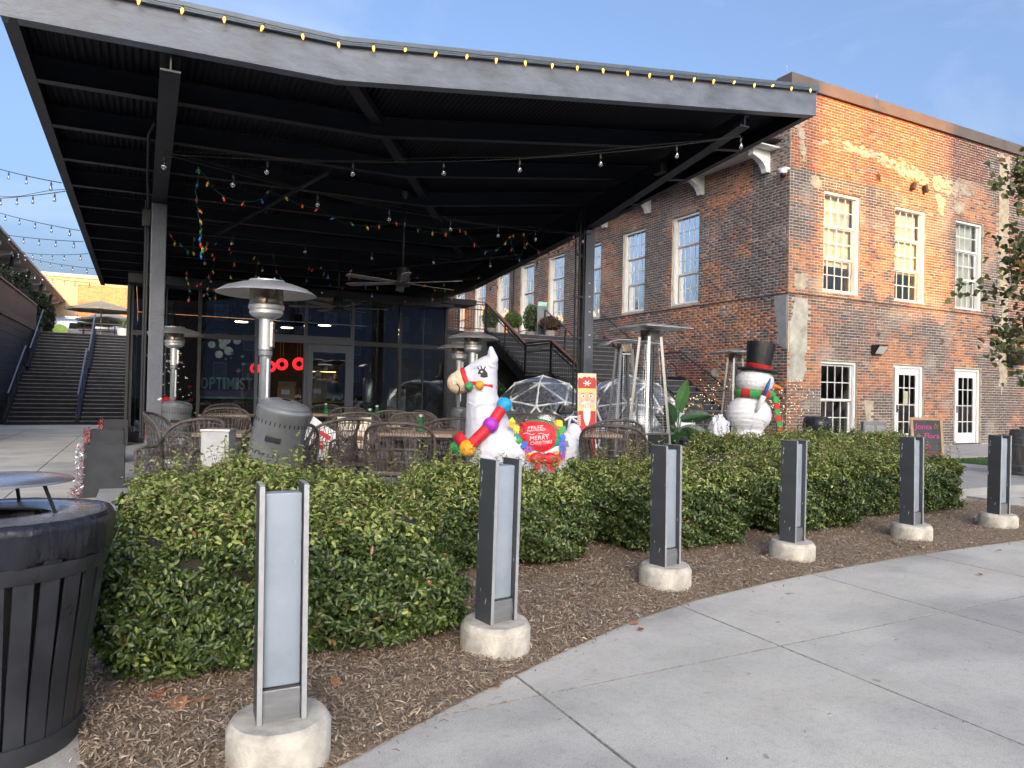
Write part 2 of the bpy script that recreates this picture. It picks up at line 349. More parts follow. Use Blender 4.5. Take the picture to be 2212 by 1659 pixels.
# ---- mulch bed along the curved path edge
MULCH_OUT = [(-.16, 2.35), (0.25, 2.36), (0.66, 2.5), (0.95, 2.65), (1.3, 2.82), (1.59, 2.95), (1.98, 3.13), (2.65, 3.40), (3.26, 3.56), (3.95, 3.67), (4.64, 3.75), (5.65, 3.82), (7.0, 3.84), (8.6, 3.80), (9.9, 3.72)]
MULCH_IN = [(10.1, 5.6), (8.2, 5.95), (5.0, 5.98), (-0.36, 5.98), (-0.26, 5.2), (-.20, 4.25), (-.20, 3.34), (-.15, 2.86)]
def inpoly(x, y, poly):
    r = False; j = len(poly)-1
    for i in range(len(poly)):
        xi, yi = poly[i]; xj, yj = poly[j]
        if (yi > y) != (yj > y) and x < (xj-xi)*(y-yi)/(yj-yi)+xi: r = not r
        j = i
    return r
def edge_dist(x, y, poly):
    best = 9
    for i in range(len(poly)):
        ax, ay = poly[i]; bx, by = poly[(i+1) % len(poly)]; vx, vy = bx-ax, by-ay; t = max(0, min(1, ((x-ax)*vx+(y-ay)*vy)/(vx*vx+vy*vy+1e-9)))
        best = min(best, math.hypot(x-ax-vx*t, y-ay-vy*t))
    return best
MPOLY = MULCH_OUT+MULCH_IN
def nearest_edge(x, y, poly):
    best = (9, x, y)
    for i in range(len(poly)):
        ax, ay = poly[i]; bx, by = poly[(i+1) % len(poly)]; vx, vy = bx-ax, by-ay; t = max(0, min(1, ((x-ax)*vx+(y-ay)*vy)/(vx*vx+vy*vy+1e-9)))
        d = math.hypot(x-ax-vx*t, y-ay-vy*t)
        if d < best[0]: best = (d, ax+vx*t, ay+vy*t)
    return best[1], best[2]
def mz(x, y):
    d = edge_dist(x, y, MPOLY)
    return 0.008+0.026*min(1, d/0.35)+0.012*math.sin(x*5.1+y*3.3)*min(1, d/.2)*math.sin(y*6.7-x*2)
NG = 0.09; b = MB(); idx = {}
xs = np.arange(-.4, 10.3, NG); ys = np.arange(2.3, 6.1, NG)
def snap(x, y):
    return (x, y)
for i, x in enumerate(xs):
    for j, y in enumerate(ys):
        if any(inpoly(x+a_*NG, y+b_*NG, MPOLY) for a_ in (0, 1) for b_ in (0, 1)):
            q = []
            for (a_, b_) in ((i, j), (i+1, j), (i+1, j+1), (i, j+1)):
                if (a_, b_) not in idx:
                    X, Y = xs[0]+a_*NG, ys[0]+b_*NG; idx[(a_, b_)] = len(b.v); b.v.append((X, Y, mz(X, Y)) if inpoly(X, Y, MPOLY) else (*nearest_edge(X, Y, MPOLY), 0.005))
                q.append(idx[(a_, b_)])
            b.f.append(tuple(q)); b.m.append(0)
mulch = b.build('mulch_bed', mk('dark_mulch_soil', (0.22, 0.165, 0.115), rough=0.95, var=0.45, scale=55, bump=0.8, bscale=90), smooth=True); tag(mulch, kind='structure')
def chips(npts, near):
    Vs = []; Fs = []; Cs = []; k = 0
    pal = np.array([(.34, .255, .175), (.26, .19, .13), (.42, .33, .235), (.19, .135, .09), (.50, .40, .29), (.31, .245, .185)])
    while k < npts:
        x, y = random.uniform(-.2, 10.0), random.uniform(2.33, 5.6)
        dcam = math.hypot(x, y)
        if random.random() > min(1, (3.6/dcam)**1.5) : continue
        if not inpoly(x, y, MPOLY):
            if random.random() > .10: continue
            if edge_dist(x, y, MPOLY) > abs(random.gauss(0, .07)) or y > 4: continue
            z = 0.004
        else: z = mz(x, y)
        L_ = abs(random.gauss(.018, .016))+.010; w = random.uniform(.0014, .0042); a = random.uniform(0, PI); ti = random.gauss(0, .22)
        d = np.array([math.cos(a)*math.cos(ti), math.sin(a)*math.cos(ti), math.sin(ti)]); s = np.array([-math.sin(a), math.cos(a), random.gauss(0, .3)])*w; up = np.array([0, 0, random.uniform(.002, .006)])
        c = np.array([x, y, z+random.uniform(.001, .016)]); n0 = len(Vs)*1
        p0, p1 = c-d*L_/2, c+d*L_/2; m_ = c+np.array([0, 0, random.uniform(-.002, .004)])
        Vs += [p0-s*.6, p0+s*.6, m_-s+up, m_+s+up, p1-s*.5, p1+s*.5]; Fs += [(n0, n0+1, n0+3, n0+2), (n0+2, n0+3, n0+5, n0+4)]
        cc = pal[random.randrange(6)]*random.uniform(.7, 1.25); Cs += [cc]*6; k += 1
    for q in range(170):                                                 # bits kicked out onto the paving
        x, y = random.uniform(.3, 8.5), random.uniform(1.2, 3.8); 
        if inpoly(x, y, MPOLY): continue
        a = random.uniform(0, PI); L_ = random.uniform(.008, .035); d = np.array([math.cos(a), math.sin(a), 0])*L_/2; s = np.array([-math.sin(a), math.cos(a), 0])*random.uniform(.001, .003); c = np.array([x, y, .004]); n0 = len(Vs); u_ = np.array([0, 0, .003])
        Vs += [c-d-s, c-d+s, c-s+u_, c+s+u_, c+d-s, c+d+s]; Fs += [(n0, n0+1, n0+3, n0+2), (n0+2, n0+3, n0+5, n0+4)]; Cs += [pal[random.randrange(6)]*.7]*6
    return np.array(Vs), np.array(Fs), np.array(Cs)
V, F, C_ = chips(60000, True)
o = np_mesh('wood_mulch', V, F, tint_mat('mulch_chips', rough=0.9, mottle=0.2), None, C_); tag(o, 'loose brown wood mulch around the bollards and hedge', 'mulch', kind='stuff')

# ================================================================== BRICK BUILDING
FX, FY = 14.75, 13.0            # side wall plane X, front wall plane Y
WT = 9.62
bb = thing('brick_building', 'two-storey old brick building with white sash windows and metal coping', 'building', (FX, FY, 0))
M_mortar = mk('sandy_mortar', (0.46, 0.40, 0.315), rough=0.95, var=0.22, scale=3.5, bump=0.5, bscale=60)
M_brickA = tint_mat('old_brick', rough=0.88, bump=0.5, bscale=120, mottle=0.28, nscale=18)
M_brickO = tint_mat('old_brick_single', rough=0.88, bump=0.5, bscale=120, objcol=True, mottle=0.28, nscale=18)
def smear(m, world):
    nt = m.node_tree; N = nt.nodes; L = nt.links; b = N['Principled BSDF']; src = b.inputs['Base Color'].links[0].from_socket; g = N.new('ShaderNodeNewGeometry')
    def nz(sc, lo, hi, amt):
        n = N.new('ShaderNodeTexNoise'); n.inputs['Scale'].default_value = sc; n.inputs['Detail'].default_value = 5; n.inputs['Roughness'].default_value = .7; L.new(g.outputs['Position'], n.inputs['Vector'])
        r = N.new('ShaderNodeMapRange'); r.inputs[1].default_value = lo; r.inputs[2].default_value = hi; r.inputs[4].default_value = amt; L.new(n.outputs['Fac'], r.inputs[0]); return r.outputs[0]
    col = src
    for (sc, lo, hi, amt, c) in ((9.0, .58, .76, .36, (.46, .38, .29)), (1.7, .62, .78, .22, (.42, .36, .30)), (22.0, .60, .72, .5, (.05, .04, .04))):
        x = N.new('ShaderNodeMix'); x.data_type = 'RGBA'; L.new(nz(sc, lo, hi, amt), x.inputs[0]); L.new(col, x.inputs[6]); x.inputs[7].default_value = (*c, 1); col = x.outputs[2]
    L.new(col, b.inputs['Base Color'])
smear(M_brickA, True); smear(M_brickO, True)
fr_open = [(16.03, 17.50, 4.22, 6.93), (19.0, 20.43, 4.20, 6.92), (21.88, 23.31, 4.18, 6.91),
           (16.0, 17.46, 0.30, 2.37), (19.0, 20.43, 0.05, 2.37), (21.88, 23.31, 0.05, 2.37)]
sd_open = []
for k, y0 in enumerate((16.36, 18.95, 21.52, 24.05, 26.48, 28.80, 31.3, 33.8)):
    sd_open.append((y0, y0+1.23, 3.40 if k in (4, 5) else 4.17, 6.93))
def wall_with_holes(name, mapf, u0, u1, z0, z1, holes, parent):
    us = sorted(set([u0, u1]+[h[0] for h in holes]+[h[1] for h in holes])); zs = sorted(set([z0, z1]+[h[2] for h in holes]+[h[3] for h in holes])); b = MB()
    for i in range(len(us)-1):
        for j in range(len(zs)-1):
            cu, cz = (us[i]+us[i+1])/2, (zs[j]+zs[j+1])/2
            if any(h[0] < cu < h[1] and h[2] < cz < h[3] for h in holes): continue
            b.quad(mapf(us[i], zs[j], 0), mapf(us[i+1], zs[j], 0), mapf(us[i+1], zs[j+1], 0), mapf(us[i], zs[j+1], 0))
    for h in holes:   # reveals
        D = -0.16
        for (a, c) in (((h[0], h[2]), (h[0], h[3])), ((h[0], h[3]), (h[1], h[3])), ((h[1], h[3]), (h[1], h[2])), ((h[1], h[2]), (h[0], h[2]))):
            b.quad(mapf(a[0], a[1], 0), mapf(c[0], c[1], 0), mapf(c[0], c[1], D), mapf(a[0], a[1], D))
    return b.build(name, M_mortar, parent, world=True)
fmap = lambda u, z, d: (u, FY-d, z)
smap = lambda u, z, d: (FX-d, u, z)
wall_with_holes('front_wall', fmap, FX, 27.0, -0.1, WT, fr_open, bb)
wall_with_holes('side_wall', smap, FY, 40.0, -0.1, WT-.05, sd_open, bb)

def vnoise(seed):
    r = np.random.default_rng(seed); G = r.random((64, 64))
    def f(x, y):
        xi, yi = int(math.floor(x)), int(math.floor(y)); fx, fy = x-xi, y-yi; fx = fx*fx*(3-2*fx); fy = fy*fy*(3-2*fy)
        a = G[xi % 64, yi % 64]; b_ = G[(xi+1) % 64, yi % 64]; c = G[xi % 64, (yi+1) % 64]; d = G[(xi+1) % 64, (yi+1) % 64]
        return (a*(1-fx)+b_*fx)*(1-fy)+(c*(1-fx)+d*fx)*fy
    return f
n1, n2, n3, n4 = vnoise(3), vnoise(5), vnoise(11), vnoise(17)
def brick_col(u, z, orange):
    """each brick has its own fired colour: clinker, red-brown or orange, in patches of rebuilt wall"""
    t = .50*n1(u*.75+9*orange, z*.8)+.32*n2(u*1.9, z*2.3)+.18*random.random()
    t += orange*0.15 + (.10 if n3(u*.35+4, z*.4) > .66 else 0)
    if t < .47: c = (.088, .076, .082)
    elif t < .555: c = (.130, .084, .080)
    elif t < .63: c = (.200, .088, .066)
    elif t < .74: c = (.270, .108, .062)
    else: c = (.35, .145, .072)
    if random.random() < .12: c = (.085, .075, .082)
    k = 1.10*random.uniform(.78, 1.25); w = max(0, n4(u*1.3, z*1.6)-.66)*1.3+(random.random() < .02)*.35
    return [min(.6, c[i]*k*(1-w)+w*(.42, .38, .34)[i]) for i in range(3)]
CH = 0.0780
def lay_bricks(mapf, u0, u1, z0, z1, holes, patches, start_head=0, seed=1):
    """American bond: header course every sixth; returns list of (corner quad, depth, colour)"""
    out = []; row = 0; z = z0
    while z+CH <= z1+.001:
        head = (row+start_head) % 6 == 0; L_ = 0.1175 if head else 0.235
        u = u0+(0.0 if row % 2 == 0 else -(L_/2))
        while u < u1-.02:
            a, b_ = max(u, u0)+.0078, min(u+L_, u1)-.0078; u += L_
            if b_-a < .03: continue
            zz0, zz1 = z+.0085, z+CH-.0080
            segs = [(a, b_)]
            for h in holes:
                ns = []
                for (s, e) in segs:
                    if zz1 <= h[2]+.01 or zz0 >= h[3]-.01 or e <= h[0] or s >= h[1]: ns.append((s, e)); continue
                    if s < h[0]-.03: ns.append((s, h[0]-.001))
                    if e > h[1]+.03: ns.append((h[1]+.001, e))
                segs = ns
            for (s, e) in segs:
                m_ = (s+e)/2
                if any(inpoly(m_, (zz0+zz1)/2, p) for p in patches): continue
                out.append((s, e, zz0, zz1))
        z += CH; row += 1
    return out
def brick_np(lst, mapf, colf, prot=(.003, .011)):
    V = []; F = []; C = []
    for (s, e, a, c) in lst:
        d = random.uniform(*prot); j = lambda: random.uniform(-.0035, .0035); n0 = len(V); i_ = .004
        V += [mapf(s, a, 0), mapf(e, a, 0), mapf(e, c, 0), mapf(s, c, 0), mapf(s+i_+j(), a+i_+j(), d+j()*.5), mapf(e-i_+j(), a+i_+j(), d+j()*.5), mapf(e-i_+j(), c-i_+j(), d+j()*.5), mapf(s+i_+j(), c-i_+j(), d+j()*.5)]
        F += [(n0+4, n0+5, n0+6, n0+7), (n0, n0+1, n0+5, n0+4), (n0+1, n0+2, n0+6, n0+5), (n0+2, n0+3, n0+7, n0+6), (n0+3, n0, n0+4, n0+7)]
        col = colf((s+e)/2, (a+c)/2); C += [col]*8
    return V, F, C
def blob(cx, cz, rx, rz, n=22, jag=.22, seed=0):
    r = random.Random(seed); return [(cx+rx*math.cos(2*PI*i/n)*(1+r.uniform(-jag, jag)), cz+rz*math.sin(2*PI*i/n)*(1+r.uniform(-jag, jag))) for i in range(n)]
def rag(pts, seed=0, k=4, amp=.05):
    r = random.Random(seed); out = []
    for i, p in enumerate(pts):
        q = pts[(i+1) % len(pts)]
        for t in range(k): out.append((p[0]+(q[0]-p[0])*t/k+(r.uniform(-amp, amp) if t else 0), p[1]+(q[1]-p[1])*t/k+(r.uniform(-amp, amp) if t else 0)))
    return out
# plaster and cement patches (outlines in wall coordinates)
P_corner_f = rag([(14.78, 3.05), (14.98, 3.95), (15.45, 3.95), (15.46, 2.75), (15.36, 2.45), (15.44, 2.1), (15.3, 1.78), (14.80, 1.80), (14.80, 2.6)], 1, 4, .035)
P_corner_s = rag([(13.05, 4.02), (13.45, 4.02), (13.42, 3.5), (13.30, 3.15), (13.34, 2.75), (13.05, 2.62)], 2, 4, .03)
front_pat = [P_corner_f, rag([(14.83, 9.5), (15.22, 9.5), (15.24, 8.9), (15.15, 8.35), (15.28, 7.7), (15.2, 7.45), (15.05, 8.2), (14.86, 8.4)], 3, 4, .05),
             rag([(16.5, 8.42), (17.0, 8.30), (17.7, 8.28), (18.5, 8.22), (19.2, 8.18), (20.0, 8.10), (20.5, 7.95), (20.4, 7.72), (19.6, 7.82), (18.6, 7.98), (17.7, 8.05), (17.0, 8.1)], 4, 5, .09),
             rag([(20.55, 7.95), (21.3, 8.05), (22.1, 7.98), (22.9, 7.92), (22.9, 7.70), (22.0, 7.66), (21.2, 7.55), (20.7, 7.68)], 5, 5, .08),
             rag([(20.9, 7.5), (21.3, 7.4), (21.2, 6.95), (20.98, 7.0)], 6, 4, .06), rag([(21.8, 7.45), (22.3, 7.42), (22.2, 7.1), (21.8, 7.15)], 7, 4, .06),
             rag([(24.15, 9.3), (24.75, 9.3), (24.7, 6.0), (24.65, 3.6), (24.7, 2.2), (24.4, 1.5), (24.25, 2.6), (24.4, 4.3), (24.2, 5.2)], 8, 6, .05),
             rag([(17.75, 1.35), (18.12, 1.3), (18.05, .95), (17.98, .42), (17.85, .40), (17.82, .95)], 9, 4, .03), rag([(15.0, 4.55), (15.35, 4.6), (15.32, 4.25), (15.05, 4.2)], 10, 4, .04),
             rag([(15.55, 7.2), (15.82, 7.2), (15.8, 6.95), (15.55, 6.95)], 11, 4, .03), blob(20.15, .35, .08, .22, seed=3)]
SMEARS = (1, 2, 3, 4, 5, 8, 9)
side_pat = [P_corner_s, blob(15.6, 2.05, .14, .10, seed=5)]
fl = lay_bricks(fmap, FX+.002, 26.6, 0.06, WT-.02, fr_open, [p for i, p in enumerate(front_pat) if i not in SMEARS])
slst = lay_bricks(smap, FY+.002, 36.0, 0.06, WT-.10, [h for h in sd_open], side_pat)
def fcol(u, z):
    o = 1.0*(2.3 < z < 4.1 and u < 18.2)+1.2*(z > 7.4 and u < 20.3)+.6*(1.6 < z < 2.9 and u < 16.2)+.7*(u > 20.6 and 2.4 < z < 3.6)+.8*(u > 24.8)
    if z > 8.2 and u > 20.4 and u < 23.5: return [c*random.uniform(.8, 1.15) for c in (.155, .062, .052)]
    if z > 7.3 and u < 20.5 and random.random() > .14: return [c*random.uniform(.72, 1.22) for c in ((.30, .092, .038) if random.random() < .8 else (.22, .085, .05))]  # orange of the sunlit zone put into the upper bricks' colour
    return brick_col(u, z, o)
def scol(u, z):
    o = .9*(14.3 < u < 17.2 and z > 5.2)+.9*(u < 16 and 1.5 < z < 3.3)+.7*any(abs(u-h[1]-.15) < .17 and 4 < z < 7.0 for h in sd_open)+.5*(7 < z < 7.6)
    if 16.0 < u < 17.4 and .4 < z < 2.4: return [c*random.uniform(.85, 1.2) for c in (.18, .055, .048)]
    return brick_col(u+31, z, o)
fl_near = sorted([q for q in fl if 1.2 < q[2] < 9.0], key=lambda q: (q[0]-14.7)**2+(q[2]-3.0)**2*.35)[:300]; ns = set(fl_near)
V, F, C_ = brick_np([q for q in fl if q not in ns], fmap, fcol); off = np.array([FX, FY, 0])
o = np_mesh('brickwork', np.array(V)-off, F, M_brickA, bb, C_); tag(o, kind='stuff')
V, F, C_ = brick_np(slst, smap, scol)
o = np_mesh('brickwork', np.array(V)-off, np.array(F)[:, ::-1], M_brickA, bb, C_); tag(o, kind='stuff')
unit = {}
for (s, e, a, c) in fl_near:
    key = round(e-s, 2)
    if key not in unit:
        b = MB(); w, h = (e-s)/2, (c-a)/2; i_ = .004; d = .008
        b.add([(-w, 0, -h), (w, 0, -h), (w, 0, h), (-w, 0, h), (-w+i_, -d, -h+i_), (w-i_, -d*.8, -h+i_), (w-i_*1.4, -d, h-i_), (-w+i_, -d*.9, h-i_*1.3)], [(4, 5, 6, 7), (0, 1, 5, 4), (1, 2, 6, 5), (2, 3, 7, 6), (3, 0, 4, 7)])
        q = b.build('brick', M_brickO, bb); unit[key] = q.data; o = q
    else:
        o = bpy.data.objects.new('brick', unit[key]); COL.objects.link(o); o.parent = bb
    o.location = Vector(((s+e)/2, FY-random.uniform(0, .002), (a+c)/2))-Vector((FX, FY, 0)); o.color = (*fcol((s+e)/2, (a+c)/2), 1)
M_plaster = mk('old_grey_cement_render', (0.40, 0.39, 0.34), rough=0.9, var=0.22, scale=3.0, bump=0.5, bscale=22)
M_plaster2 = mk('tan_mortar_smear', (0.40, 0.34, 0.26), rough=0.95, var=0.22, scale=5, bump=0.7, bscale=25)
for i, p in enumerate(front_pat):
    if i in SMEARS: continue
    MB().prism([fmap(u, z, 0) for u, z in p], (0, .003, 0), (0, -.013-.0003*i, 0)).build('plaster_patch', M_plaster if i == 0 else M_plaster2, bb, world=True)
for i in SMEARS:                                                     # thin trowelled mortar left over the bricks, in ragged dabs
    p = front_pat[i]; us = [q[0] for q in p]; zs = [q[1] for q in p]; m_ = MB(); k = 0; tries = 0
    area = (max(us)-min(us))*(max(zs)-min(zs))
    while k < 60+area*70 and tries < 9000:
        tries += 1; u, z = random.uniform(min(us), max(us)), random.uniform(min(zs), max(zs))
        if not inpoly(u, z, p): continue
        q = blob(u, z, random.uniform(.03, .13), random.uniform(.02, .06), 11, .35, random.randrange(10**6)); c = Vector(fmap(u, z, .0115+.00006*k)); n0 = len(m_.v)
        m_.add([c]+[fmap(a_, b2, .0105+.00006*k) for a_, b2 in q], [(0, j+1, (j+1) % 11+1) for j in range(11)]); k += 1
    tag(m_.build('mortar_smear', M_plaster2, bb, world=True), kind='stuff')
for i, p in enumerate(side_pat):
    MB().prism([smap(u, z, 0) for u, z in p], (.003, 0, 0), (-.013, 0, 0)).build('plaster_patch', mk('blue_grey_cement', (.27, .28, .29), var=.12, rough=.9) if i == 0 else M_plaster, bb, world=True)
# narrow brick ledge: only its shadow line, painted as a dark strip, both walls
led = mk('dark_ledge_shadow', (.05, .04, .035), rough=.9)
MB().box2((FX-.02, FY-.020, 4.045), (27, FY+.01, 4.075)).build('ledge_shadow_strip', led, bb, world=True)
MB().box2((FX-.020, FY+.012, 4.045), (FX+.01, 36, 4.075)).build('ledge_shadow_strip', led, bb, world=True)
# coping
M_cop = mk('bronze_metal_coping', (0.17, 0.135, 0.11), rough=0.42, metal=0.35, var=0.08, scale=1.5)
xs_ = [FX-.10, 18.1, 21.2, 24.3, 27.2]
for i in range(4): MB().box2((xs_[i]+.004, FY-.085, 9.42), (xs_[i+1]-.004, FY+.40, 9.74)).build('coping', M_cop, bb, world=True)
ys_ = [FY+.404, 16, 20, 24, 30, 37]
for i in range(5): MB().box2((FX-.10, ys_[i]+.003, 9.40), (FX+.3, ys_[i+1]-.003, 9.72)).build('coping', M_cop, bb, world=True)
M_rod = mk('galvanised_rod', (.6, .62, .65), rough=.4, metal=.8)
for (x, y) in ((14.95, 13.35), (18.6, 13.35), (22.6, 13.35)): MB().tube([(x, y, 9.7), (x, y, 10.15)], .008, 5).build('lightning_rod', M_rod, bb, world=True)
# eave of the lower side roof: gutter, soffit boards, white brackets
E_Z = 7.92
MB().box2((FX-.75, FY+.35, E_Z), (FX-.004, 36, E_Z+.02)).build('soffit', M_white, bb, world=True)
for k in range(5): MB().box2((FX-.74+.15*k, FY+.36, E_Z-.012), (FX-.74+.15*k+.135, 36, E_Z-.001)).build('soffit_board', M_white, bb, world=True)
MB().box2((FX-.84, FY+.30, E_Z-.01), (FX-.745, 36, E_Z+.17)).box2((FX-.78, FY+.28, E_Z+.172), (FX, 36, E_Z+.20)).build('gutter', M_blackmetal, bb, world=True)
for yb in (13.75, 16.25, 18.75, 21.2, 23.7, 26.2, 28.7, 31.2):
    pr = [(0, 0), (-.62, 0), (-.62, -.16), (-.52, -.20), (-.40, -.24), (-.26, -.33), (-.17, -.45), (-.13, -.56), (0, -.56)]
    b = MB(); b.prism([(FX-.014+x, yb, E_Z-.014+z) for x, z in pr], (0, -.09, 0), (0, .09, 0)); b.build('bracket', M_white, bb, world=True)
# interior, dark, with a floor between the storeys
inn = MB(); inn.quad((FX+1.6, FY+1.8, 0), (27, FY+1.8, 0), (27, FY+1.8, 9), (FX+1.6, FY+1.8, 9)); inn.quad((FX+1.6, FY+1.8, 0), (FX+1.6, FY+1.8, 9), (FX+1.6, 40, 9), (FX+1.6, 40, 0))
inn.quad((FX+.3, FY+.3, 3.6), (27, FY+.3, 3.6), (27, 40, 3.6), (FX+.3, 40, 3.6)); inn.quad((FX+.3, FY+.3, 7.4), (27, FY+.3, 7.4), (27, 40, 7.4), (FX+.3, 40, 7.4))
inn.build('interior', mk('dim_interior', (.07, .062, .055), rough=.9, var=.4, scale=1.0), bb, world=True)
rf = MB(); rf.quad((FX+.2, FY+.2, 9.5), (27, FY+.2, 9.5), (27, 40, 9.5), (FX+.2, 40, 9.5)); rf.build('roof', M_dark, bb, world=True)

# ---- sash windows: frame > sashes, muntins, panes
G_win = glass_mat('old_window_glass', tint=(.88, .92, .90), refl=0.08, rough=0.01, thru=0.90, wav=.3)
M_blind = mk('cream_roller_blind', (.82, .80, .70), rough=.9, var=.05)
pane_cache = {}
def window(mapf, u0, u1, z0, z1, sashes, cols, parent, blind=None, flip=False, sill=True):
    """sashes: list of (z_low, z_high, rows, depth) from bottom to top; u across"""
    f = MB(); w = .075; D = -.10
    def bx(b, ua, ub, za, zb, da, db): b.box2(mapf(ua, za, da), mapf(ub, zb, db))
    bx(f, u0+.012, u0+w, z0+.012, z1-.012, D+.05, D-.10); bx(f, u1-w, u1-.012, z0+.012, z1-.012, D+.05, D-.10)
    bx(f, u0+w+.001, u1-w-.001, z1-w, z1-.012, D+.05, D-.10); bx(f, u0+.014, u1-.014, z0+.010, z0+.055, D+.07, D-.10)
    for (uu, dd) in ((u0+w, .02), (u1-w-.02, .02)): bx(f, uu, uu+dd, z0+.06, z1-w-.001, D+.025, D-.09)
    fr = f.build('window', M_white, parent, world=True)
    for (za, zb, rows, dep) in sashes:
        s = MB(); a, b_ = u0+w+.022, u1-w-.022; st = .042
        bx(s, a, a+st, za, zb, dep+.02, dep-.02); bx(s, b_-st, b_, za, zb, dep+.02, dep-.02)
        bx(s, a+st, b_-st, zb-st, zb, dep+.019, dep-.019); bx(s, a+st, b_-st, za, za+st+.012, dep+.019, dep-.019)
        sash = s.build('sash', M_white, fr, world=True)
        ga, gb, gz0, gz1 = a+st, b_-st, za+st+.012, zb-st
        for c in range(1, cols):
            uu = ga+(gb-ga)*c/cols; m_ = MB(); bx(m_, uu-.011, uu+.011, gz0, gz1, dep+.012, dep-.012); m_.build('muntin', M_white, fr, world=True)
        for r in range(1, rows):
            zz = gz0+(gz1-gz0)*r/rows; m_ = MB(); bx(m_, ga, gb, zz-.011, zz+.011, dep+.011, dep-.011); m_.build('muntin', M_white, fr, world=True)
        for c in range(cols):
            for r in range(rows):
                ua, ub = ga+(gb-ga)*c/cols, ga+(gb-ga)*(c+1)/cols; va, vb = gz0+(gz1-gz0)*r/rows, gz0+(gz1-gz0)*(r+1)/rows
                t1, t2 = random.uniform(-.003, .003), random.uniform(-.003, .003)
                p = MB(); p.quad(mapf(ua, va, dep-.002+t1), mapf(ub, va, dep-.002-t1+t2), mapf(ub, vb, dep-.002-t2), mapf(ua, vb, dep-.002+t2)); p.build('pane', G_win, fr, world=True)
    if blind:
        b = MB(); b.quad(mapf(u0+w, blind, -.30), mapf(u1-w, blind, -.30), mapf(u1-w, z1, -.28), mapf(u0+w, z1, -.28)); b.build('blind', M_blind, fr, world=True)
    return fr
def three(z0, z1, n=3):
    h = (z1-z0-.10)/n; zz = z0+.055; out = []
    for k in range(n): out.append((zz+h*k, zz+h*(k+1)+.01, 2, -.15+.042*(k-n+1)+.03*0-.0))
    return out
for k, (u0, u1, z0, z1) in enumerate(fr_open[:3]): window(fmap, u0, u1, z0, z1, three(z0, z1), 4, bb, blind=(z0+.75, z0+.85, z0+.1)[k])
u0, u1, z0, z1 = fr_open[3]; window(fmap, u0, u1, z0, z1, [(z0+.055, z0+1.02, 2, -.19), (z0+1.0, z1-.09, 2, -.145)], 4, bb)
for k, (u0, u1, z0, z1) in enumerate(sd_open):
    if k in (4, 5): window(smap, u0, u1, z0, z1, [(z0+.06, z0+2.25, 4, -.17), (z0+2.3, z1-.08, 2, -.16)], 4, bb)
    else: window(smap, u0, u1, z0, z1, three(z0, z1), 4, bb)
# glazed doors
G_door = glass_mat('door_glass', tint=(.75, .80, .78), refl=0.06, rough=0.01, thru=0.55)
def glazed_door(u0, u1, z0, z1, parent, handle):
    f = MB()
    def bx(b, ua, ub, za, zb, da, db): b.box2(fmap(ua, za, da), fmap(ub, zb, db))
    bx(f, u0+.01, u0+.06, z0, z1-.01, -.06, -.2); bx(f, u1-.10, u1-.01, z0, z1-.01, -.06, -.2); bx(f, u0+.061, u1-.101, z1-.08, z1-.01, -.06, -.2); bx(f, u0+.20, u0+.26, z0, z1-.081, -.07, -.19)
    fr = f.build('door_frame', M_white, parent, world=True)
    for r in range(5):
        za, zb = z0+.05+(z1-z0-.14)*r/5, z0+.05+(z1-z0-.14)*(r+1)/5
        p = MB(); p.quad(fmap(u0+.06, za, -.14), fmap(u0+.20, za, -.14), fmap(u0+.20, zb, -.14), fmap(u0+.06, zb, -.14)); p.build('pane', G_door, fr, world=True)
        if r: m_ = MB(); bx(m_, u0+.061, u0+.199, za-.012, za+.012, -.12, -.16); m_.build('muntin', M_white, fr, world=True)
    a, b_ = u0+.27, u1-.115; d = MB(); st = .135
    bx(d, a, a+st, z0+.03, z1-.09, -.10, -.145); bx(d, b_-st, b_, z0+.03, z1-.09, -.10, -.145); bx(d, a+st, b_-st, z1-.28, z1-.09, -.101, -.144); bx(d, a+st, b_-st, z0+.03, z0+.34, -.101, -.144)
    dr = d.build('door', M_white, parent, world=True)
    ga, gb, g0, g1 = a+st, b_-st, z0+.34, z1-.28
    for c in range(1, 3): uu = ga+(gb-ga)*c/3; m_ = MB(); bx(m_, uu-.011, uu+.011, g0, g1, -.105, -.135); m_.build('muntin', M_white, dr, world=True)
    zs = [g0, g0+(g1-g0)*.20, g0+(g1-g0)*.49, g0+(g1-g0)*.78, g1]
    for r in range(1, 4): m_ = MB(); bx(m_, ga, gb, zs[r]-.011, zs[r]+.011, -.106, -.134); m_.build('muntin', M_white, dr, world=True)
    for c in range(3):
        for r in range(4):
            p = MB(); p.quad(fmap(ga+(gb-ga)*c/3, zs[r], -.12), fmap(ga+(gb-ga)*(c+1)/3, zs[r], -.12), fmap(ga+(gb-ga)*(c+1)/3, zs[r+1], -.12), fmap(ga+(gb-ga)*c/3, zs[r+1], -.12)); p.build('pane', G_door, dr, world=True)
    h = MB(); bx(h, a+.03, a+.075, z0+.95, z0+1.17, -.075, -.10); bx(h, a+.03, a+.16, z0+1.02, z0+1.045, -.04, -.065) if handle else None; h.build('handle', M_blackmetal, dr, world=True)
    t = MB(); bx(t, u0+.01, u1-.01, z0-.02, z0+.02, .02, -.2); t.build('threshold', M_blackmetal, fr, world=True)
    return dr
d2 = glazed_door(*fr_open[4], bb, True); d3 = glazed_door(*fr_open[5], bb, False)
po = MB(); po.quad(fmap(19.66, 1.25, -.098), fmap(19.83, 1.25, -.098), fmap(19.83, 1.62, -.098), fmap(19.66, 1.62, -.098)); po.build('notice', mk('paper_notice', (.55, .55, .46), col2=(.30, .27, .08), var=.5, scale=9), d2, world=True)
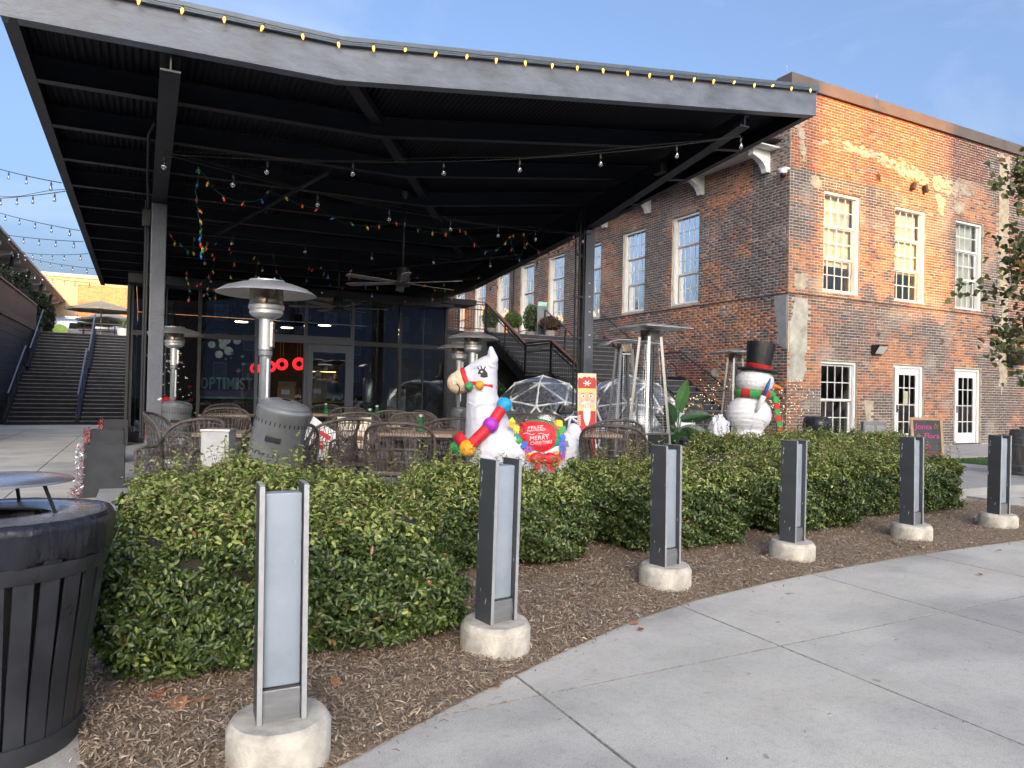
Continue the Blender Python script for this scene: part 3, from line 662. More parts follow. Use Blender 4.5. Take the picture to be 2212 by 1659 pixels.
# ================================================================== CANOPY
CX0, CX1, CY0, CY1 = -1.08, 8.44, 7.0, 23.4
def foldv(x, y): return 0.86*(x-1.66)-0.51*(y-7.0)
def Bz(x, y): return 4.335+0.03*min(x, 1.66)-0.008*(y-7)+0.1715*max(0.0, foldv(x, y))-(0.03*0)
def xfold(y): return 1.66+0.51/0.86*(y-7.0)
def yfold(x): return 7.0+0.86/0.51*(x-1.66)
can = thing('steel_canopy', 'folded dark steel patio canopy with grey fascia on two columns', 'canopy', (0.17, 11.0, 0.1))
def fasc(y, inner, name, z0, z1, th, mat, flange=None):
    xs = [CX0, xfold(CY0), CX1]
    for i in range(2):
        a, b_ = xs[i], xs[i+1]; m = MB()
        q = [(a, y, Bz(a, CY0)+z0), (b_, y, Bz(b_, CY0)+z0), (b_, y, Bz(b_, CY0)+z1), (a, y, Bz(a, CY0)+z1)]
        m.prism(q, (0, 0, 0), (0, th, 0))
        if flange: m.prism([(a, y+.001, Bz(a, CY0)+z0), (b_, y+.001, Bz(b_, CY0)+z0), (b_, y+.001, Bz(b_, CY0)+z0-.014), (a, y+.001, Bz(a, CY0)+z0-.014)], (0, 0, 0), (0, flange, 0))
        m.build(name, mat, can, world=True)
fasc(CY0, 1, 'fascia', 0.0, .315, .015, M_fascia, flange=.13)
fasc(CY0-.05, 1, 'flashing', .318, .40, .10, M_flash)
for (X, sgn, nm) in ((CX0, 1, 'side_fascia'), (CX1, -1, 'side_fascia')):
    ysp = [CY0+.02]+([yfold(X)] if CY0 < yfold(X) < CY1 else [])+[CY1]
    m = MB()
    for i in range(len(ysp)-1):
        a, b_ = ysp[i], ysp[i+1]
        m.prism([(X, a, Bz(X, a)), (X, b_, Bz(X, b_)), (X, b_, Bz(X, b_)+.315), (X, a, Bz(X, a)+.315)], (0, 0, 0), (sgn*.015, 0, 0))
        m.prism([(X, a, Bz(X, a)), (X, b_, Bz(X, b_)), (X, b_, Bz(X, b_)-.012), (X, a, Bz(X, a)-.012)], (sgn*.002, 0, 0), (sgn*.11, 0, 0))
    m.build(nm, M_steel, can, world=True)
    m = MB()
    for i in range(len(ysp)-1):
        a, b_ = ysp[i], ysp[i+1]
        m.prism([(X-sgn*.05, a, Bz(X, a)+.318), (X-sgn*.05, b_, Bz(X, b_)+.318), (X-sgn*.05, b_, Bz(X, b_)+.40), (X-sgn*.05, a, Bz(X, a)+.40)], (0, 0, 0), (sgn*.10, 0, 0))
    m.build('flashing', M_flash, can, world=True)
MB().box2((CX0+.02, CY1-.015, Bz(0, CY1)), (CX1-.02, CY1, Bz(0, CY1)+.31)).build('rear_fascia', M_steel, can, world=True)
# corrugated deck
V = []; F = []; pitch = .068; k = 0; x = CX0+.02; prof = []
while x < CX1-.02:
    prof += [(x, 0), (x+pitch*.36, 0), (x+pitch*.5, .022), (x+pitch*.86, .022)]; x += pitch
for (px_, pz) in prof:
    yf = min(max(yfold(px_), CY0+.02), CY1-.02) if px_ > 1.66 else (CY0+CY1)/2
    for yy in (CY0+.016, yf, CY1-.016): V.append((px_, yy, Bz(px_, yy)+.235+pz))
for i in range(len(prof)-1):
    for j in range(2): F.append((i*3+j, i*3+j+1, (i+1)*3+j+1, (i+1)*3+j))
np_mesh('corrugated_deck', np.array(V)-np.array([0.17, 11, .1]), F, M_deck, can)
m = MB()                                                              # roof skin above the deck
for (a, b_) in ((CX0, 1.66), (1.66, CX1)):
    for i in range(12):
        x0, x1 = a+(b_-a)*i/12, a+(b_-a)*(i+1)/12
        for j in range(14):
            y0, y1 = CY0+(CY1-CY0)*j/14, CY0+(CY1-CY0)*(j+1)/14
            m.quad((x0, y0, Bz(x0, y0)+.33), (x1, y0, Bz(x1, y0)+.33), (x1, y1, Bz(x1, y1)+.33), (x0, y1, Bz(x0, y1)+.33))
m.build('roof_skin', M_flash, can, world=True)
# joists across
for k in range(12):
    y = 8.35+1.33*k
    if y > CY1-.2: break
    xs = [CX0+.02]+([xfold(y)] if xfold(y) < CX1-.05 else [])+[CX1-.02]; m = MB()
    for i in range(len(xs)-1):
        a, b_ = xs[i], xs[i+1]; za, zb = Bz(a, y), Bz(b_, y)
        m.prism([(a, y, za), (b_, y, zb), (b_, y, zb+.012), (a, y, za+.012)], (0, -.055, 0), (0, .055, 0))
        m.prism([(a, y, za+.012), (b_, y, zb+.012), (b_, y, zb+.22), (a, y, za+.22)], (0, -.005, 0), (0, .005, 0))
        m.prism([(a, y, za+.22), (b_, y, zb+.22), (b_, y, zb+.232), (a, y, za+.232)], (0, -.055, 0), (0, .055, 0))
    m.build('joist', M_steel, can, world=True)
a, b_ = Vector((1.74, 7.14, Bz(1.74, 7.14)+.17)), Vector((xfold(17.5), 17.5, Bz(xfold(17.5), 17.5)+.17))
MB().bar(a, b_, .13, .10).build('valley_beam', M_steel, can, world=True)
# tapered girders
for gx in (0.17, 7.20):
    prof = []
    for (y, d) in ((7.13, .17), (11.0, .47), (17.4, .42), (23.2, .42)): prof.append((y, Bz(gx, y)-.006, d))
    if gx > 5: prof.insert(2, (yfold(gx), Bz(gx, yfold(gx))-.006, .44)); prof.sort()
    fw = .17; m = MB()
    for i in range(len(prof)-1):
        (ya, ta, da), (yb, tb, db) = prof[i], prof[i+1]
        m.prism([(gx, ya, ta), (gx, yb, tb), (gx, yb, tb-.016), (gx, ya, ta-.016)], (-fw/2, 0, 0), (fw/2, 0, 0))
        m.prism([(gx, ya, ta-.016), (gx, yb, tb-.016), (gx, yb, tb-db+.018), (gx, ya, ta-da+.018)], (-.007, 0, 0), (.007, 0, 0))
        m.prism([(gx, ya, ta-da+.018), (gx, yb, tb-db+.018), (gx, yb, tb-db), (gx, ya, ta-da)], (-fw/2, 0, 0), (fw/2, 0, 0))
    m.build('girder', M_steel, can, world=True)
for gx, zt in ((0.17, Bz(.17, 11)-.478), (7.24, Bz(7.2, 11)-.478)):
    b = MB(); b.bbox((gx, 11.0, .1+(zt-.1)/2), (.19, .19, zt-.1), .012); b.box((gx, 11, .11), (.34, .34, .02)); b.build('column', M_column, can, world=True)
# conduits on the columns
def pipes(lst, name='conduit', r=.016, mat=M_blackmetal):
    for p in lst: MB().tube(p, r, 7).build(name, mat, can, world=True)
zc = Bz(7.2, 11)-.48
pipes([[(7.24-.125-.045*i, 10.94+.05*(i % 2), .1), (7.24-.125-.045*i, 10.94+.05*(i % 2), zc+.02*i), (7.20-.1-.02*i, 10.9, zc+.35)] for i in range(4)])
for z in (1.55, 2.35, 3.1): MB().box((7.06, 10.93, z), (.30, .03, .03)).build('conduit_clamp', M_blackmetal, can, world=True)
pipes([[(.17-.13, 11.05, .6), (.17-.13, 11.05, 3.7), (.17-.16, 10.2, 4.0), (.17-.16, 9.2, 4.22), (.17-.1, 9.0, 4.3)], [(.17-.16, 11.1, .6), (.17-.16, 11.1, 3.9)]], r=.016)
MB().box((.17-.16, 10.95, 3.62), (.10, .10, .22)).build('junction_box', M_blackmetal, can, world=True)
MB().lathe([(0, .0), (.10, .0), (.10, .02), (.06, .03)], 16, (0, 0, 0)).build('roof_drain', M_blackmetal, can).location = Vector((2.95, 9.2, Bz(2.95, 9.2)+.2))-Vector((0.17, 11, .1))
# diagonal brace rods under the deck
for (p, q) in (((2.2, 9.7, 4.28), (1.2, 14.5, 4.2)), ((7.0, 13.2, 4.25), (4.5, 17.2, 4.2))): MB().tube([p, q], .03, 6).build('brace_pipe', M_steel, can, world=True)
for (i, (px, py)) in enumerate(((882, 645), (882, 793), (884, 961), (882, 1217), (883, 1350))):
    p = at_y(918+.1953*(px+938), 486+.1953*py, 10.902); MB().box(p, (.034, .006, .018), (0, .2, 0)).build('sticker', M_white, can, world=True)
p = at_y(345, 862, 10.902); MB().box(p, (.05, .006, .022), (0, -.5, 0)).build('sticker', M_white, can, world=True)

# ================================================================== GLASS PAVILION
PY = 17.4; PX0, PX1 = -.24, 7.1
pv = thing('glass_pavilion', 'dark glass-walled restaurant under the rear of the canopy', 'building', (PX0, PY, .1))
M_alu = mk('slate_blue_aluminium', (.085, .10, .125), rough=.4, var=.08, scale=2)
G_pav = glass_mat('dark_storefront_glass', tint=(.80, .86, .88), refl=0.045, rough=0.005, thru=0.85)
mull = [PX0+.03, 1.14, 2.36, 3.47, 4.60, 5.82, PX1-.03]
for x in mull: MB().box2((x-.035, PY-.05, .1), (x+.035, PY+.06, 3.55)).build('mullion', M_alu if 2 < x < 5 else M_blackmetal, pv, world=True)
for i in range(len(mull)-1):
    a, b_ = mull[i]+.036, mull[i+1]-.036
    dn = i in (2, 3)
    MB().box2((a, PY-.045, 2.42), (b_, PY+.055, 2.52 if not dn else 2.60)).build('transom', M_alu if dn else M_blackmetal, pv, world=True)
    MB().box2((a, PY-.005, 2.525 if not dn else 2.605), (b_, PY+.005, 3.50)).build('pane', G_pav, pv, world=True)
    if not dn:
        MB().box2((a, PY-.005, .30), (b_, PY+.005, 2.415)).build('pane', G_pav, pv, world=True)
        MB().box2((a, PY-.04, .1), (b_, PY+.05, .295)).build('kick_plate', M_blackmetal, pv, world=True)
    c = (a+b_)/2
    if i in (0, 5): MB().box2((c-.012, PY-.02, .3), (c+.012, PY+.02, 3.5)).build('thin_mullion', M_blackmetal, pv, world=True)
d = MB(); a, b_ = mull[3]+.04, mull[4]-.04
d.box2((a, PY-.07, .12), (a+.13, PY-.025, 2.40)); d.box2((b_-.13, PY-.07, .12), (b_, PY-.025, 2.40)); d.box2((a+.13, PY-.069, 2.22), (b_-.13, PY-.026, 2.40)); d.box2((a+.13, PY-.069, .12), (b_-.13, PY-.026, .40))
dr = d.build('door', M_alu, pv, world=True)
MB().box2((a+.13, PY-.05, .40), (b_-.13, PY-.045, 2.22)).build('pane', G_pav, dr, world=True)
MB().tube([(a+.05, PY-.07, .95), (a+.05, PY-.14, .97), (a+.05, PY-.14, 1.22), (a+.05, PY-.07, 1.24)], .014, 8).build('handle', mk('bronze_pull', (.25, .17, .10), rough=.35, metal=.9), dr, world=True)
MB().box2((PX0-.05, PY-.35, 3.51), (PX1+.05, PY+.3, 3.70)).build('header_beam', M_blackmetal, pv, world=True)
MB().box2((PX1-.3, PY-.42, 3.60), (PX1+.65, PY+.3, 3.74)).build('header_end', M_blackmetal, pv, world=True)
# shell
MB().box2((PX0, PY+.07, .1), (PX0+.1, 25.0, 3.6)).build('left_wall', mk('black_charred_boards', (.016, .016, .018), rough=.5, var=.4, scale=4, stretch=(8, 8, 1)), pv, world=True)
for i, (y0, y1) in enumerate(((17.5, 19.4), (19.45, 21.3), (21.35, 23.1), (23.15, 25))): MB().box2((PX0-.02, y0, .2), (PX0-.002, y1, 3.4)).build('wall_panel', M_black, pv, world=True)
MB().box2((PX0+.11, 24.9, .1), (PX1, 25.0, 3.6)).build('back_wall', mk('brown_black_wall', (.03, .024, .020), rough=.8, var=.3), pv, world=True)
MB().box2((PX0+.11, PY+.31, 3.62), (PX1+.02, 25, 3.68)).build('ceiling', M_dark, pv, world=True)
MB().box2((PX0+.11, PY+.07, .04), (PX1, 24.9, .105)).build('floor', mk('dark_floor', (.05, .045, .04), rough=.5), pv, world=True)
MB().box2((PX1-.06, PY+.1, .1), (PX1, 24.9, 3.6)).build('right_wall', M_alu, pv, world=True)
MB().box2((PX0+.12, PY+1.8, 2.75), (2.2, PY+7, 2.8)).build('ceiling_soffit', M_dark, pv, world=True)
# corner post left with its panel, seen beside the column
MB().box2((PX0-.06, PY-.12, .1), (PX0-.003, PY+.06, 3.50)).build('corner_post', M_blackmetal, pv, world=True)
# low white cabinet fronts behind the glass, right bays
for x in (4.72, 5.30, 5.90, 6.45): MB().box2((x, PY+.10, .15), (x+.5, PY+.4, .52)).build('cabinet_panel', mk('pale_grey_cabinet', (.5, .52, .53), rough=.5), pv, world=True)

# ================================================================== OUTSIDE STAIR UP TO THE DECK (beside the brick wall)
SX0, SX1 = 10.0, 14.60
st = thing('outdoor_staircase', 'black outdoor stair with wood-capped railing climbing along the brick wall', 'staircase', (SX0, 14.0, .1))
M_tread = mk('dark_grey_stair_tread', (.042, .046, .054), rough=.85, spec=.2, var=.15, scale=3)
M_nose = mk('worn_step_nosing', (.15, .15, .155), rough=.6, var=.2)
def flight(parent, x0, x1, y0, z0, nris, rise, run, axis='y', mat=M_tread):
    for k in range(nris):
        b = MB(); b.box2((x0, y0+k*run, z0+(k*rise if k else -.0)), (x1, y0+(k+1)*run+.0, z0+(k+1)*rise-.03)); b.box2((x0, y0+k*run-.015, z0+(k+1)*rise-.028), (x1, y0+(k+1)*run-.002, z0+(k+1)*rise))
        o = b.build('step', mat, parent, world=True)
        MB().box2((x0+.01, y0+k*run-.019, z0+(k+1)*rise-.024), (x1-.01, y0+k*run-.0151, z0+(k+1)*rise-.002)).build('nosing', M_nose, o, world=True)
Y0s, R1, RUN = 13.65, .172, .325
flight(st, SX0+.06, SX1, Y0s, .1, 10, R1, RUN)
YL1 = Y0s+10*RUN; ZL = .1+10*R1
MB().box2((SX0+.06, YL1+.002, ZL-.12), (SX1, YL1+1.5, ZL)).build('landing', M_tread, st, world=True)
YU = YL1+1.5; flight(st, SX0+.06, SX1, YU+.002, ZL, 9, .165, .30); YT = YU+9*.30; ZT = ZL+9*.165
MB().box2((SX0-2.9, YT+.01, ZT-.14), (SX1+.13, 38, ZT-.002)).build('deck', M_tread, st, world=True)
MB().box2((SX0-2.9, YT+.012, .1), (SX1, YT+.11, ZT-.145)).build('deck_wall', mk('slate_panel', (.06, .066, .075), rough=.6), st, world=True)
for X in (SX0+.03, ):
    MB().bar((X, Y0s-.1, .1), (X, YL1, ZL-.10), .05, .30).build('stringer', M_black, st, world=True)
    MB().bar((X, YL1-.05, ZL-.12), (X, YU+.05, ZL-.12), .05, .28).build('stringer', M_black, st, world=True)
    MB().bar((X, YU, ZL-.10), (X, YT+.05, ZT-.10), .05, .30).build('stringer', M_black, st, world=True)
M_cap = mk('reddish_hardwood_cap', (.16, .075, .045), rough=.45, var=.25, scale=6, stretch=(6, 1, 6))
def rail_run(parent, p, q, h=.98, cap=True, nb=None, post=True, mat=M_blackmetal):
    p, q = Vector(p), Vector(q); up = Vector((0, 0, h))
    if cap: MB().bar(p+up, q+up, .10, .035).build('rail_cap', M_cap, parent, world=True)
    else: MB().tube([p+up, q+up], .022, 8).build('handrail', mat, parent, world=True)
    if nb:
        MB().bar(p+Vector((0, 0, h-.08)), q+Vector((0, 0, h-.08)), .03, .03).build('top_rail', mat, parent, world=True); MB().bar(p+Vector((0, 0, .10)), q+Vector((0, 0, .10)), .03, .03).build('bottom_rail', mat, parent, world=True)
        for i in range(nb):
            t = (i+.5)/nb; c = p.lerp(q, t); MB().tube([c+Vector((0, 0, .10)), c+Vector((0, 0, h-.08))], .0085, 5).build('baluster', mat, parent, world=True)
        MB().tube([p+Vector((.07, 0, h-.25)), q+Vector((.07, 0, h-.25))], .02, 7).build('grab_rail', mat, parent, world=True)
    if post:
        n = max(1, int((q-p).length/1.3))
        for i in range(n+1):
            c = p.lerp(q, i/n); MB().box(c+Vector((0, 0, h/2-.02)), (.045, .045, h-.02)).build('post', mat, parent, world=True)
rail_run(st, (SX0, Y0s, .15), (SX0, YL1, ZL), nb=34); rail_run(st, (SX0, YL1+.03, ZL), (SX0, YU-.03, ZL), nb=14); rail_run(st, (SX0, YU, ZL), (SX0, YT, ZT), nb=28)
rail_run(st, (SX0-.03, YT+.05, ZT), (SX0-2.9, YT+.05, ZT), nb=26)
rail_run(st, (12.2, Y0s+.2, .2), (12.2, YL1, ZL), h=.9, cap=False); rail_run(st, (12.2, YU, ZL), (12.2, YT, ZT), h=.9, cap=False)
rail_run(st, (SX1-.02, Y0s+.3, .15), (SX1-.02, YL1, ZL), h=.86, cap=False, post=False); rail_run(st, (SX1-.02, YL1, ZL), (SX1-.02, YU, ZL), h=.86, cap=False, post=False); rail_run(st, (SX1-.02, YU, ZL), (SX1-.02, YT, ZT), h=.86, cap=False, post=False)
b = MB(); b.prism([(SX1+.01, Y0s-.2, .1), (SX1+.01, YL1, ZL+.12), (SX1+.01, YU, ZL+.12), (SX1+.01, YT, ZT+.12), (SX1+.01, YT, .1)], (0, 0, 0), (.09, 0, 0)); b.build('wall_stringer', M_blackmetal, st, world=True)
b = MB(); b.prism([(11.6, Y0s-.05, .1), (11.6, YL1, ZL+.05), (11.6, YL1, ZL+.0), (11.6, Y0s+.3, .1)], (0, 0, 0), (.3, 0, 0))
# wooden screen and sign and pots on the deck
sc = thing('slatted_wood_screen', 'brown horizontal slat screen behind the deck railing', 'screen', (8.6, YT+.8, ZT))
for k in range(11): MB().box2((7.7, YT+.78, ZT+.06+.095*k), (9.3, YT+.81, ZT+.145+.095*k)).build('slat', mk('brown_slat_wood', (.12, .07, .045), rough=.7, var=.3, stretch=(1, 8, 8)), sc, world=True)
MB().box2((7.62, YT+.77, ZT), (7.69, YT+.84, ZT+1.12)).build('post', M_blackmetal, sc, world=True); MB().box2((9.31, YT+.77, ZT), (9.38, YT+.84, ZT+1.12)).build('post', M_blackmetal, sc, world=True)

# ================================================================== LEFT: STAIRS TO THE UPPER PLAZA, RETAINING WALL, FAR BUILDINGS
ls = thing('wide_staircase', 'wide black plaza stairs split by a central handrail', 'staircase', (-3.85, 27.3, 0))
LX0, LX1 = -3.80, 0.05; NR = 13; RI = 3.5/26; RU = .275
M_step = mk('black_painted_step', (.020, .022, .028), rough=.85, spec=.15, var=.25, scale=3)
flight(ls, LX0, LX1, 27.3, 0.0, NR, RI, RU, mat=M_step)
y1 = 27.3+NR*RU; MB().box2((LX0, y1+.002, NR*RI-.2), (LX1, y1+1.2, NR*RI)).build('landing', M_step, ls, world=True)
flight(ls, LX0, LX1, y1+1.202, NR*RI, NR, RI, RU, mat=M_step); y2 = y1+1.2+NR*RU; zt2 = 3.5
for X, w in ((LX0+.02, .10), (-1.82, .12)):
    MB().bar((X, 27.25, .12), (X, y1, NR*RI+.10), w, .22).build('stringer', M_steel, ls, world=True); MB().bar((X, y1+1.15, NR*RI+.12), (X, y2, zt2+.10), w, .22).build('stringer', M_steel, ls, world=True)
M_rail = mk('blue_grey_handrail', (.16, .19, .25), rough=.35, metal=.3)
for X, oy in ((-3.72, 0), (-1.82, 0)):
    for (p, q) in (((X, 27.4, .1), (X, y1, NR*RI)), ((X, y1+1.25, NR*RI), (X, y2, zt2))):
        p, q = Vector(p), Vector(q); u = Vector((0, 0, .92))
        MB().tube([p+u-Vector((0, .15, .0)), p+u, q+u, q+u+Vector((0, .25, 0))], .026, 7).build('handrail', M_rail, ls, world=True)
        for t in (0, .25, .5, .75, 1): c = p.lerp(q, t); MB().tube([c, c+u], .02, 6).build('post', M_blackmetal, ls, world=True)
        if X > -3: MB().tube([p+u*.55, q+u*.55], .016, 6).build('mid_rail', M_blackmetal, ls, world=True)
o = MB().box2((-14, y2+.002, 3.3), (9.9, 75, 3.5)).build('upper_plaza', mk('upper_paving', (.3, .29, .27), rough=.9)); tag(o, kind='structure')
rw = thing('retaining_wall', 'black board-faced retaining wall with timber band left of the stairs', 'wall', (-4.0, 20, 0))
for k in range(14):
    z0_ = .25*k; MB().box2((-4.06, 16.0, z0_+.006), (-3.98-(.004 if k % 2 else 0), y2+.6, z0_+.246)).build('board', mk('black_stained_boards', (.020, .021, .025), rough=.6, var=.35, scale=1.2, stretch=(1, .3, 3)), rw, world=True)
MB().box2((-4.3, 16, -.05), (-4.07, y2+.6, 3.5)).build('core', M_dark, rw, world=True)
MB().box2((-4.1, 16, 3.51), (-3.93, y2+.6, 3.72)).build('timber_band', mk('brown_timber_band', (.12, .085, .06), rough=.7, var=.3, stretch=(1, .5, 5)), rw, world=True)
fe = thing('board_fence', 'tall dark vertical board fence above the retaining wall', 'fence', (-4.05, 20, 3.72))
yy = 19.0
while yy < y2+.5:
    MB().box2((-4.06-random.uniform(0, .01), yy, 3.74), (-4.02, yy+.28, 4.62)).build('board', mk('dark_fence_boards', (.028, .027, .027), rough=.6, var=.4, scale=2, stretch=(3, 3, .5)), fe, world=True); yy += .29
MB().box2((-4.10, 19, 4.625), (-3.97, y2+.55, 4.68)).build('cap_rail', mk('tan_cap_rail', (.30, .22, .15), rough=.6), fe, world=True)
# building with bracketed eave on the left
lb = thing('eaved_brick_building', 'brick building with white bracketed eaves behind the board fence', 'building', (-6.4, 34, 3.5))
M_lbrick = mk('red_brown_brickwork', (.16, .085, .06), rough=.9, col2=(.32, .19, .13), scale=2.5, bump=.3)
MB().box2((-9, 30, 3.5), (-6.4, 62, 7.4)).build('wall', M_lbrick, lb, world=True)
MB().box2((-6.399, 30, 3.5), (-6.38, 62, 4.6)).build('render_band', M_plaster2, lb, world=True)
MB().box2((-6.9, 29.8, 7.18), (-5.05, 62.2, 7.24)).build('soffit', mk('grey_soffit', (.42, .40, .37), rough=.8), lb, world=True)
MB().box2((-9.2, 29.6, 7.245), (-4.92, 62.4, 7.36)).build('roof_edge', mk('eave_metal', (.42, .40, .38), rough=.5), lb, world=True)
for k in range(11):
    y = 33+2.6*k; pr = [(0, 0), (1.15, 0), (1.15, -.16), (.8, -.24), (.45, -.42), (.25, -.62), (.2, -.8), (0, -.8)]
    MB().prism([(-6.378+x, y, 7.178+z) for x, z in pr], (0, -.11, 0), (0, .11, 0)).build('bracket', M_white, lb, world=True)
    if k % 2 == 0: MB().tube([(-5.3, y+1.2, 7.17), (-5.35, y+1.2, 6.75), (-5.6, y+1.2, 6.6), (-6.3, y+1.2, 6.55), (-6.35, y+1.2, 6.2)], .09, 7).build('downspout', M_blackmetal, lb, world=True)
    if k < 9:
        w_ = MB(); w_.box2((-6.377, y+.5, 4.9), (-6.33, y+1.6, 6.6)); wo = w_.build('window', M_white, lb, world=True)
        for r in range(3):
            for c in range(2): MB().box2((-6.329, y+.56+.52*c, 4.98+.53*r), (-6.320, y+1.02+.52*c, 5.44+.53*r)).build('pane', M_dark, wo, world=True)
# far sun-lit brick building
fb = thing('sunlit_brick_building', 'far low building with yellow rendered and brick wall in sunlight', 'building', (0, 60, 3.5))
MB().box2((-9, 60, 3.5), (9.9, 66, 9.0)).build('wall', mk('far_tan_mortar', (.46, .36, .24), rough=.95, var=.15), fb, world=True)
V, F, C_ = brick_np(lay_bricks(lambda u, z, d: (u, 60-d, z), -4.2, 6.0, 5.9, 8.6, [(1.4, 4.0, 3.5, 6.4)], []), lambda u, z, d: (u, 60-d, z), lambda u, z: [c*random.uniform(.75, 1.2) for c in ((.42, .20, .10) if n1(u, z) > .4 else (.30, .13, .08))])
o = np_mesh('brickwork', np.array(V)-np.array([0, 60, 3.5]), F, M_brickA, fb, C_); tag(o, kind='stuff')
MB().box2((-9.1, 59.9, 9.0), (10, 66, 9.25)).build('coping', mk('pale_coping', (.5, .46, .38), rough=.8), fb, world=True)
w_ = MB().box2((1.7, 59.93, 4.4), (3.8, 59.99, 6.3)).build('window', M_white, fb, world=True)
for r in range(4):
    for c in range(4): MB().box2((1.8+.5*c, 59.92, 4.5+.45*r), (2.22+.5*c, 59.929, 4.88+.45*r)).build('pane', M_dark, w_, world=True)

# ================================================================== BUILDINGS ACROSS THE STREET (they show in the glass), THEN UNSEEN BLOCKERS ADDED TO SHAPE THE SUN
def street_block(name, label, x0, x1, y, h, col, nx, nz, depth=14):
    t = thing(name, label, 'building', ((x0+x1)/2, y, 0)); mt = mk(name+'_wall', col, rough=.8, var=.1, scale=.5)
    MB().box2((x0, y-depth, -.1), (x1, y, h)).build('wall', mt, t, world=True)
    MB().box2((x0-.3, y-depth-.3, h+.001), (x1+.3, y+.3, h+.5)).build('parapet', M_flash, t, world=True)
    gw = mk('far_window_glass', (.35, .40, .45), rough=.1, var=.2); 
    for i in range(nx):
        for j in range(nz):
            cx, cz = x0+(x1-x0)*(i+.5)/nx, 2.0+(h-2.5)*(j+.4)/nz
            w = MB().box2((cx-.75, y+.001, cz-.95), (cx+.75, y+.05, cz+.95)).build('window', M_white, t, world=True)
            MB().box2((cx-.66, y+.051, cz-.86), (cx+.66, y+.06, cz+.86)).build('pane', gw, w, world=True)
    return t
street_block('street_row', 'low grey row of town houses across the street', -62, -6.6, -58, 11.5, (.30, .32, .36), 14, 3, 8)
street_block('street_houses', 'grey town houses across the street reflected in the right glass', 6.8, 66, -58, 13.0, (.26, .28, .32), 18, 3, 8)
street_block('sun_blocker_tower', 'added slender sun-blocking tower out of view, left of two', -6.3, -2.95, -60, 37.0, (.30, .16, .11), 1, 1, 3)  # added unseen pair, placed to edge the sun gap on the brick
street_block('sun_blocker_sill', 'added low sun blocker out of view between the two slender towers', -2.90, 3.4, -61, 26.6, (.42, .36, .28), 2, 5, 3)  # added unseen, cuts the lower edge of the sun patch
street_block('sun_blocker_tower', 'added slender sun-blocking tower out of view, right of two', 3.45, 6.6, -60, 34.0, (.30, .16, .11), 1, 1, 3)
street_block('far_sun_blocker', 'added distant sun blocker out of view, the wider one', -92, -54, -260, 101.5, (.40, .41, .43), 10, 18, 6)  # added unseen mass, blocks the sun disc but leaves the sky glow
street_block('far_sun_blocker', 'added distant sun blocker out of view, the narrower one', -44.5, -20, -260, 99.0, (.40, .41, .43), 7, 18, 6)
street_block('far_sun_blocker_low', 'added lower sun blocker between the two distant ones', -53.95, -44.55, -262, 88.5, (.40, .41, .43), 3, 14, 4)  # added unseen, blocks the sun below the gap
def leaf_cloud(n, ctr, rad3, size, cols, shell=.55, cone=False, flat=.0):
    P = []; 
    while len(P) < n:
        q = rng.uniform(-1, 1, (n, 3)); r = np.linalg.norm(q, axis=1); k = q[(r < 1) & (r > shell*rng.random(n))]
        if cone: k = k[np.hypot(k[:, 0], k[:, 1]) < (1-k[:, 2])*.5+.03]
        P += list(k)
    P = np.array(P[:n]); P = P*np.array(rad3)+np.array(ctr)
    return leaf_quads(P, rng.normal(0, 1, (n, 3))+np.array([0, 0, flat]), size, cols)
def leaf_quads(P, Nn, size, cols, dirs=None, fold=.35):
    n = len(P); Nn = Nn/(np.linalg.norm(Nn, axis=1, keepdims=True)+1e-9); D = rng.normal(0, 1, (n, 3)) if dirs is None else dirs
    D = D-Nn*(D*Nn).sum(1, keepdims=True); D /= np.linalg.norm(D, axis=1, keepdims=True)+1e-9; S = np.cross(Nn, D)
    L_ = (size[0]*rng.uniform(.65, 1.3, n))[:, None]; W = (size[1]*rng.uniform(.7, 1.25, n))[:, None]
    b0 = P-D*L_*.5; t = P+D*L_*.5-Nn*W*.25; up = Nn*W*fold; m = P-D*L_*.20; m2 = P+D*L_*.18
    V = np.stack([b0, m-S*W*.44+up*.8, m2-S*W*.46+up*.8, t, m2+S*W*.46+up*.8, m+S*W*.44+up*.8], 1).reshape(-1, 3); i = np.arange(n)*6
    F = np.concatenate([np.stack([i, i+1, i+2, i+3], 1), np.stack([i, i+3, i+4, i+5], 1)])
    cols = np.asarray(cols); c = cols if cols.ndim == 2 and len(cols) == n else cols[rng.integers(0, len(cols), n)]*rng.uniform(.7, 1.3, (n, 1))
    return V, F, np.repeat(c, 6, 0)
M_leaf = tint_mat('leaf_green', rough=.42, backlight=.25, mottle=.15, spec=.4)
# the street tree whose shadow dapples the brick wall
tr = thing('street_tree', 'tall narrow tree across the street casting a dappled shadow', 'tree', (9.8, -20, 0))
MB().tube([(0, 0, 0), (.1, .05, 6), (0, 0, 21)], [.25, .18, .03], 8).build('trunk', mk('tree_bark', (.10, .075, .055), rough=.9, var=.4, scale=9, bump=.6), tr)
V, F, C_ = leaf_cloud(1000, (0, 0, 16.4), (2.6, 2.6, 5.0), (.24, .16), [(.06, .10, .03)], cone=True)
np_mesh('crown', V, F, M_leaf, tr, C_)
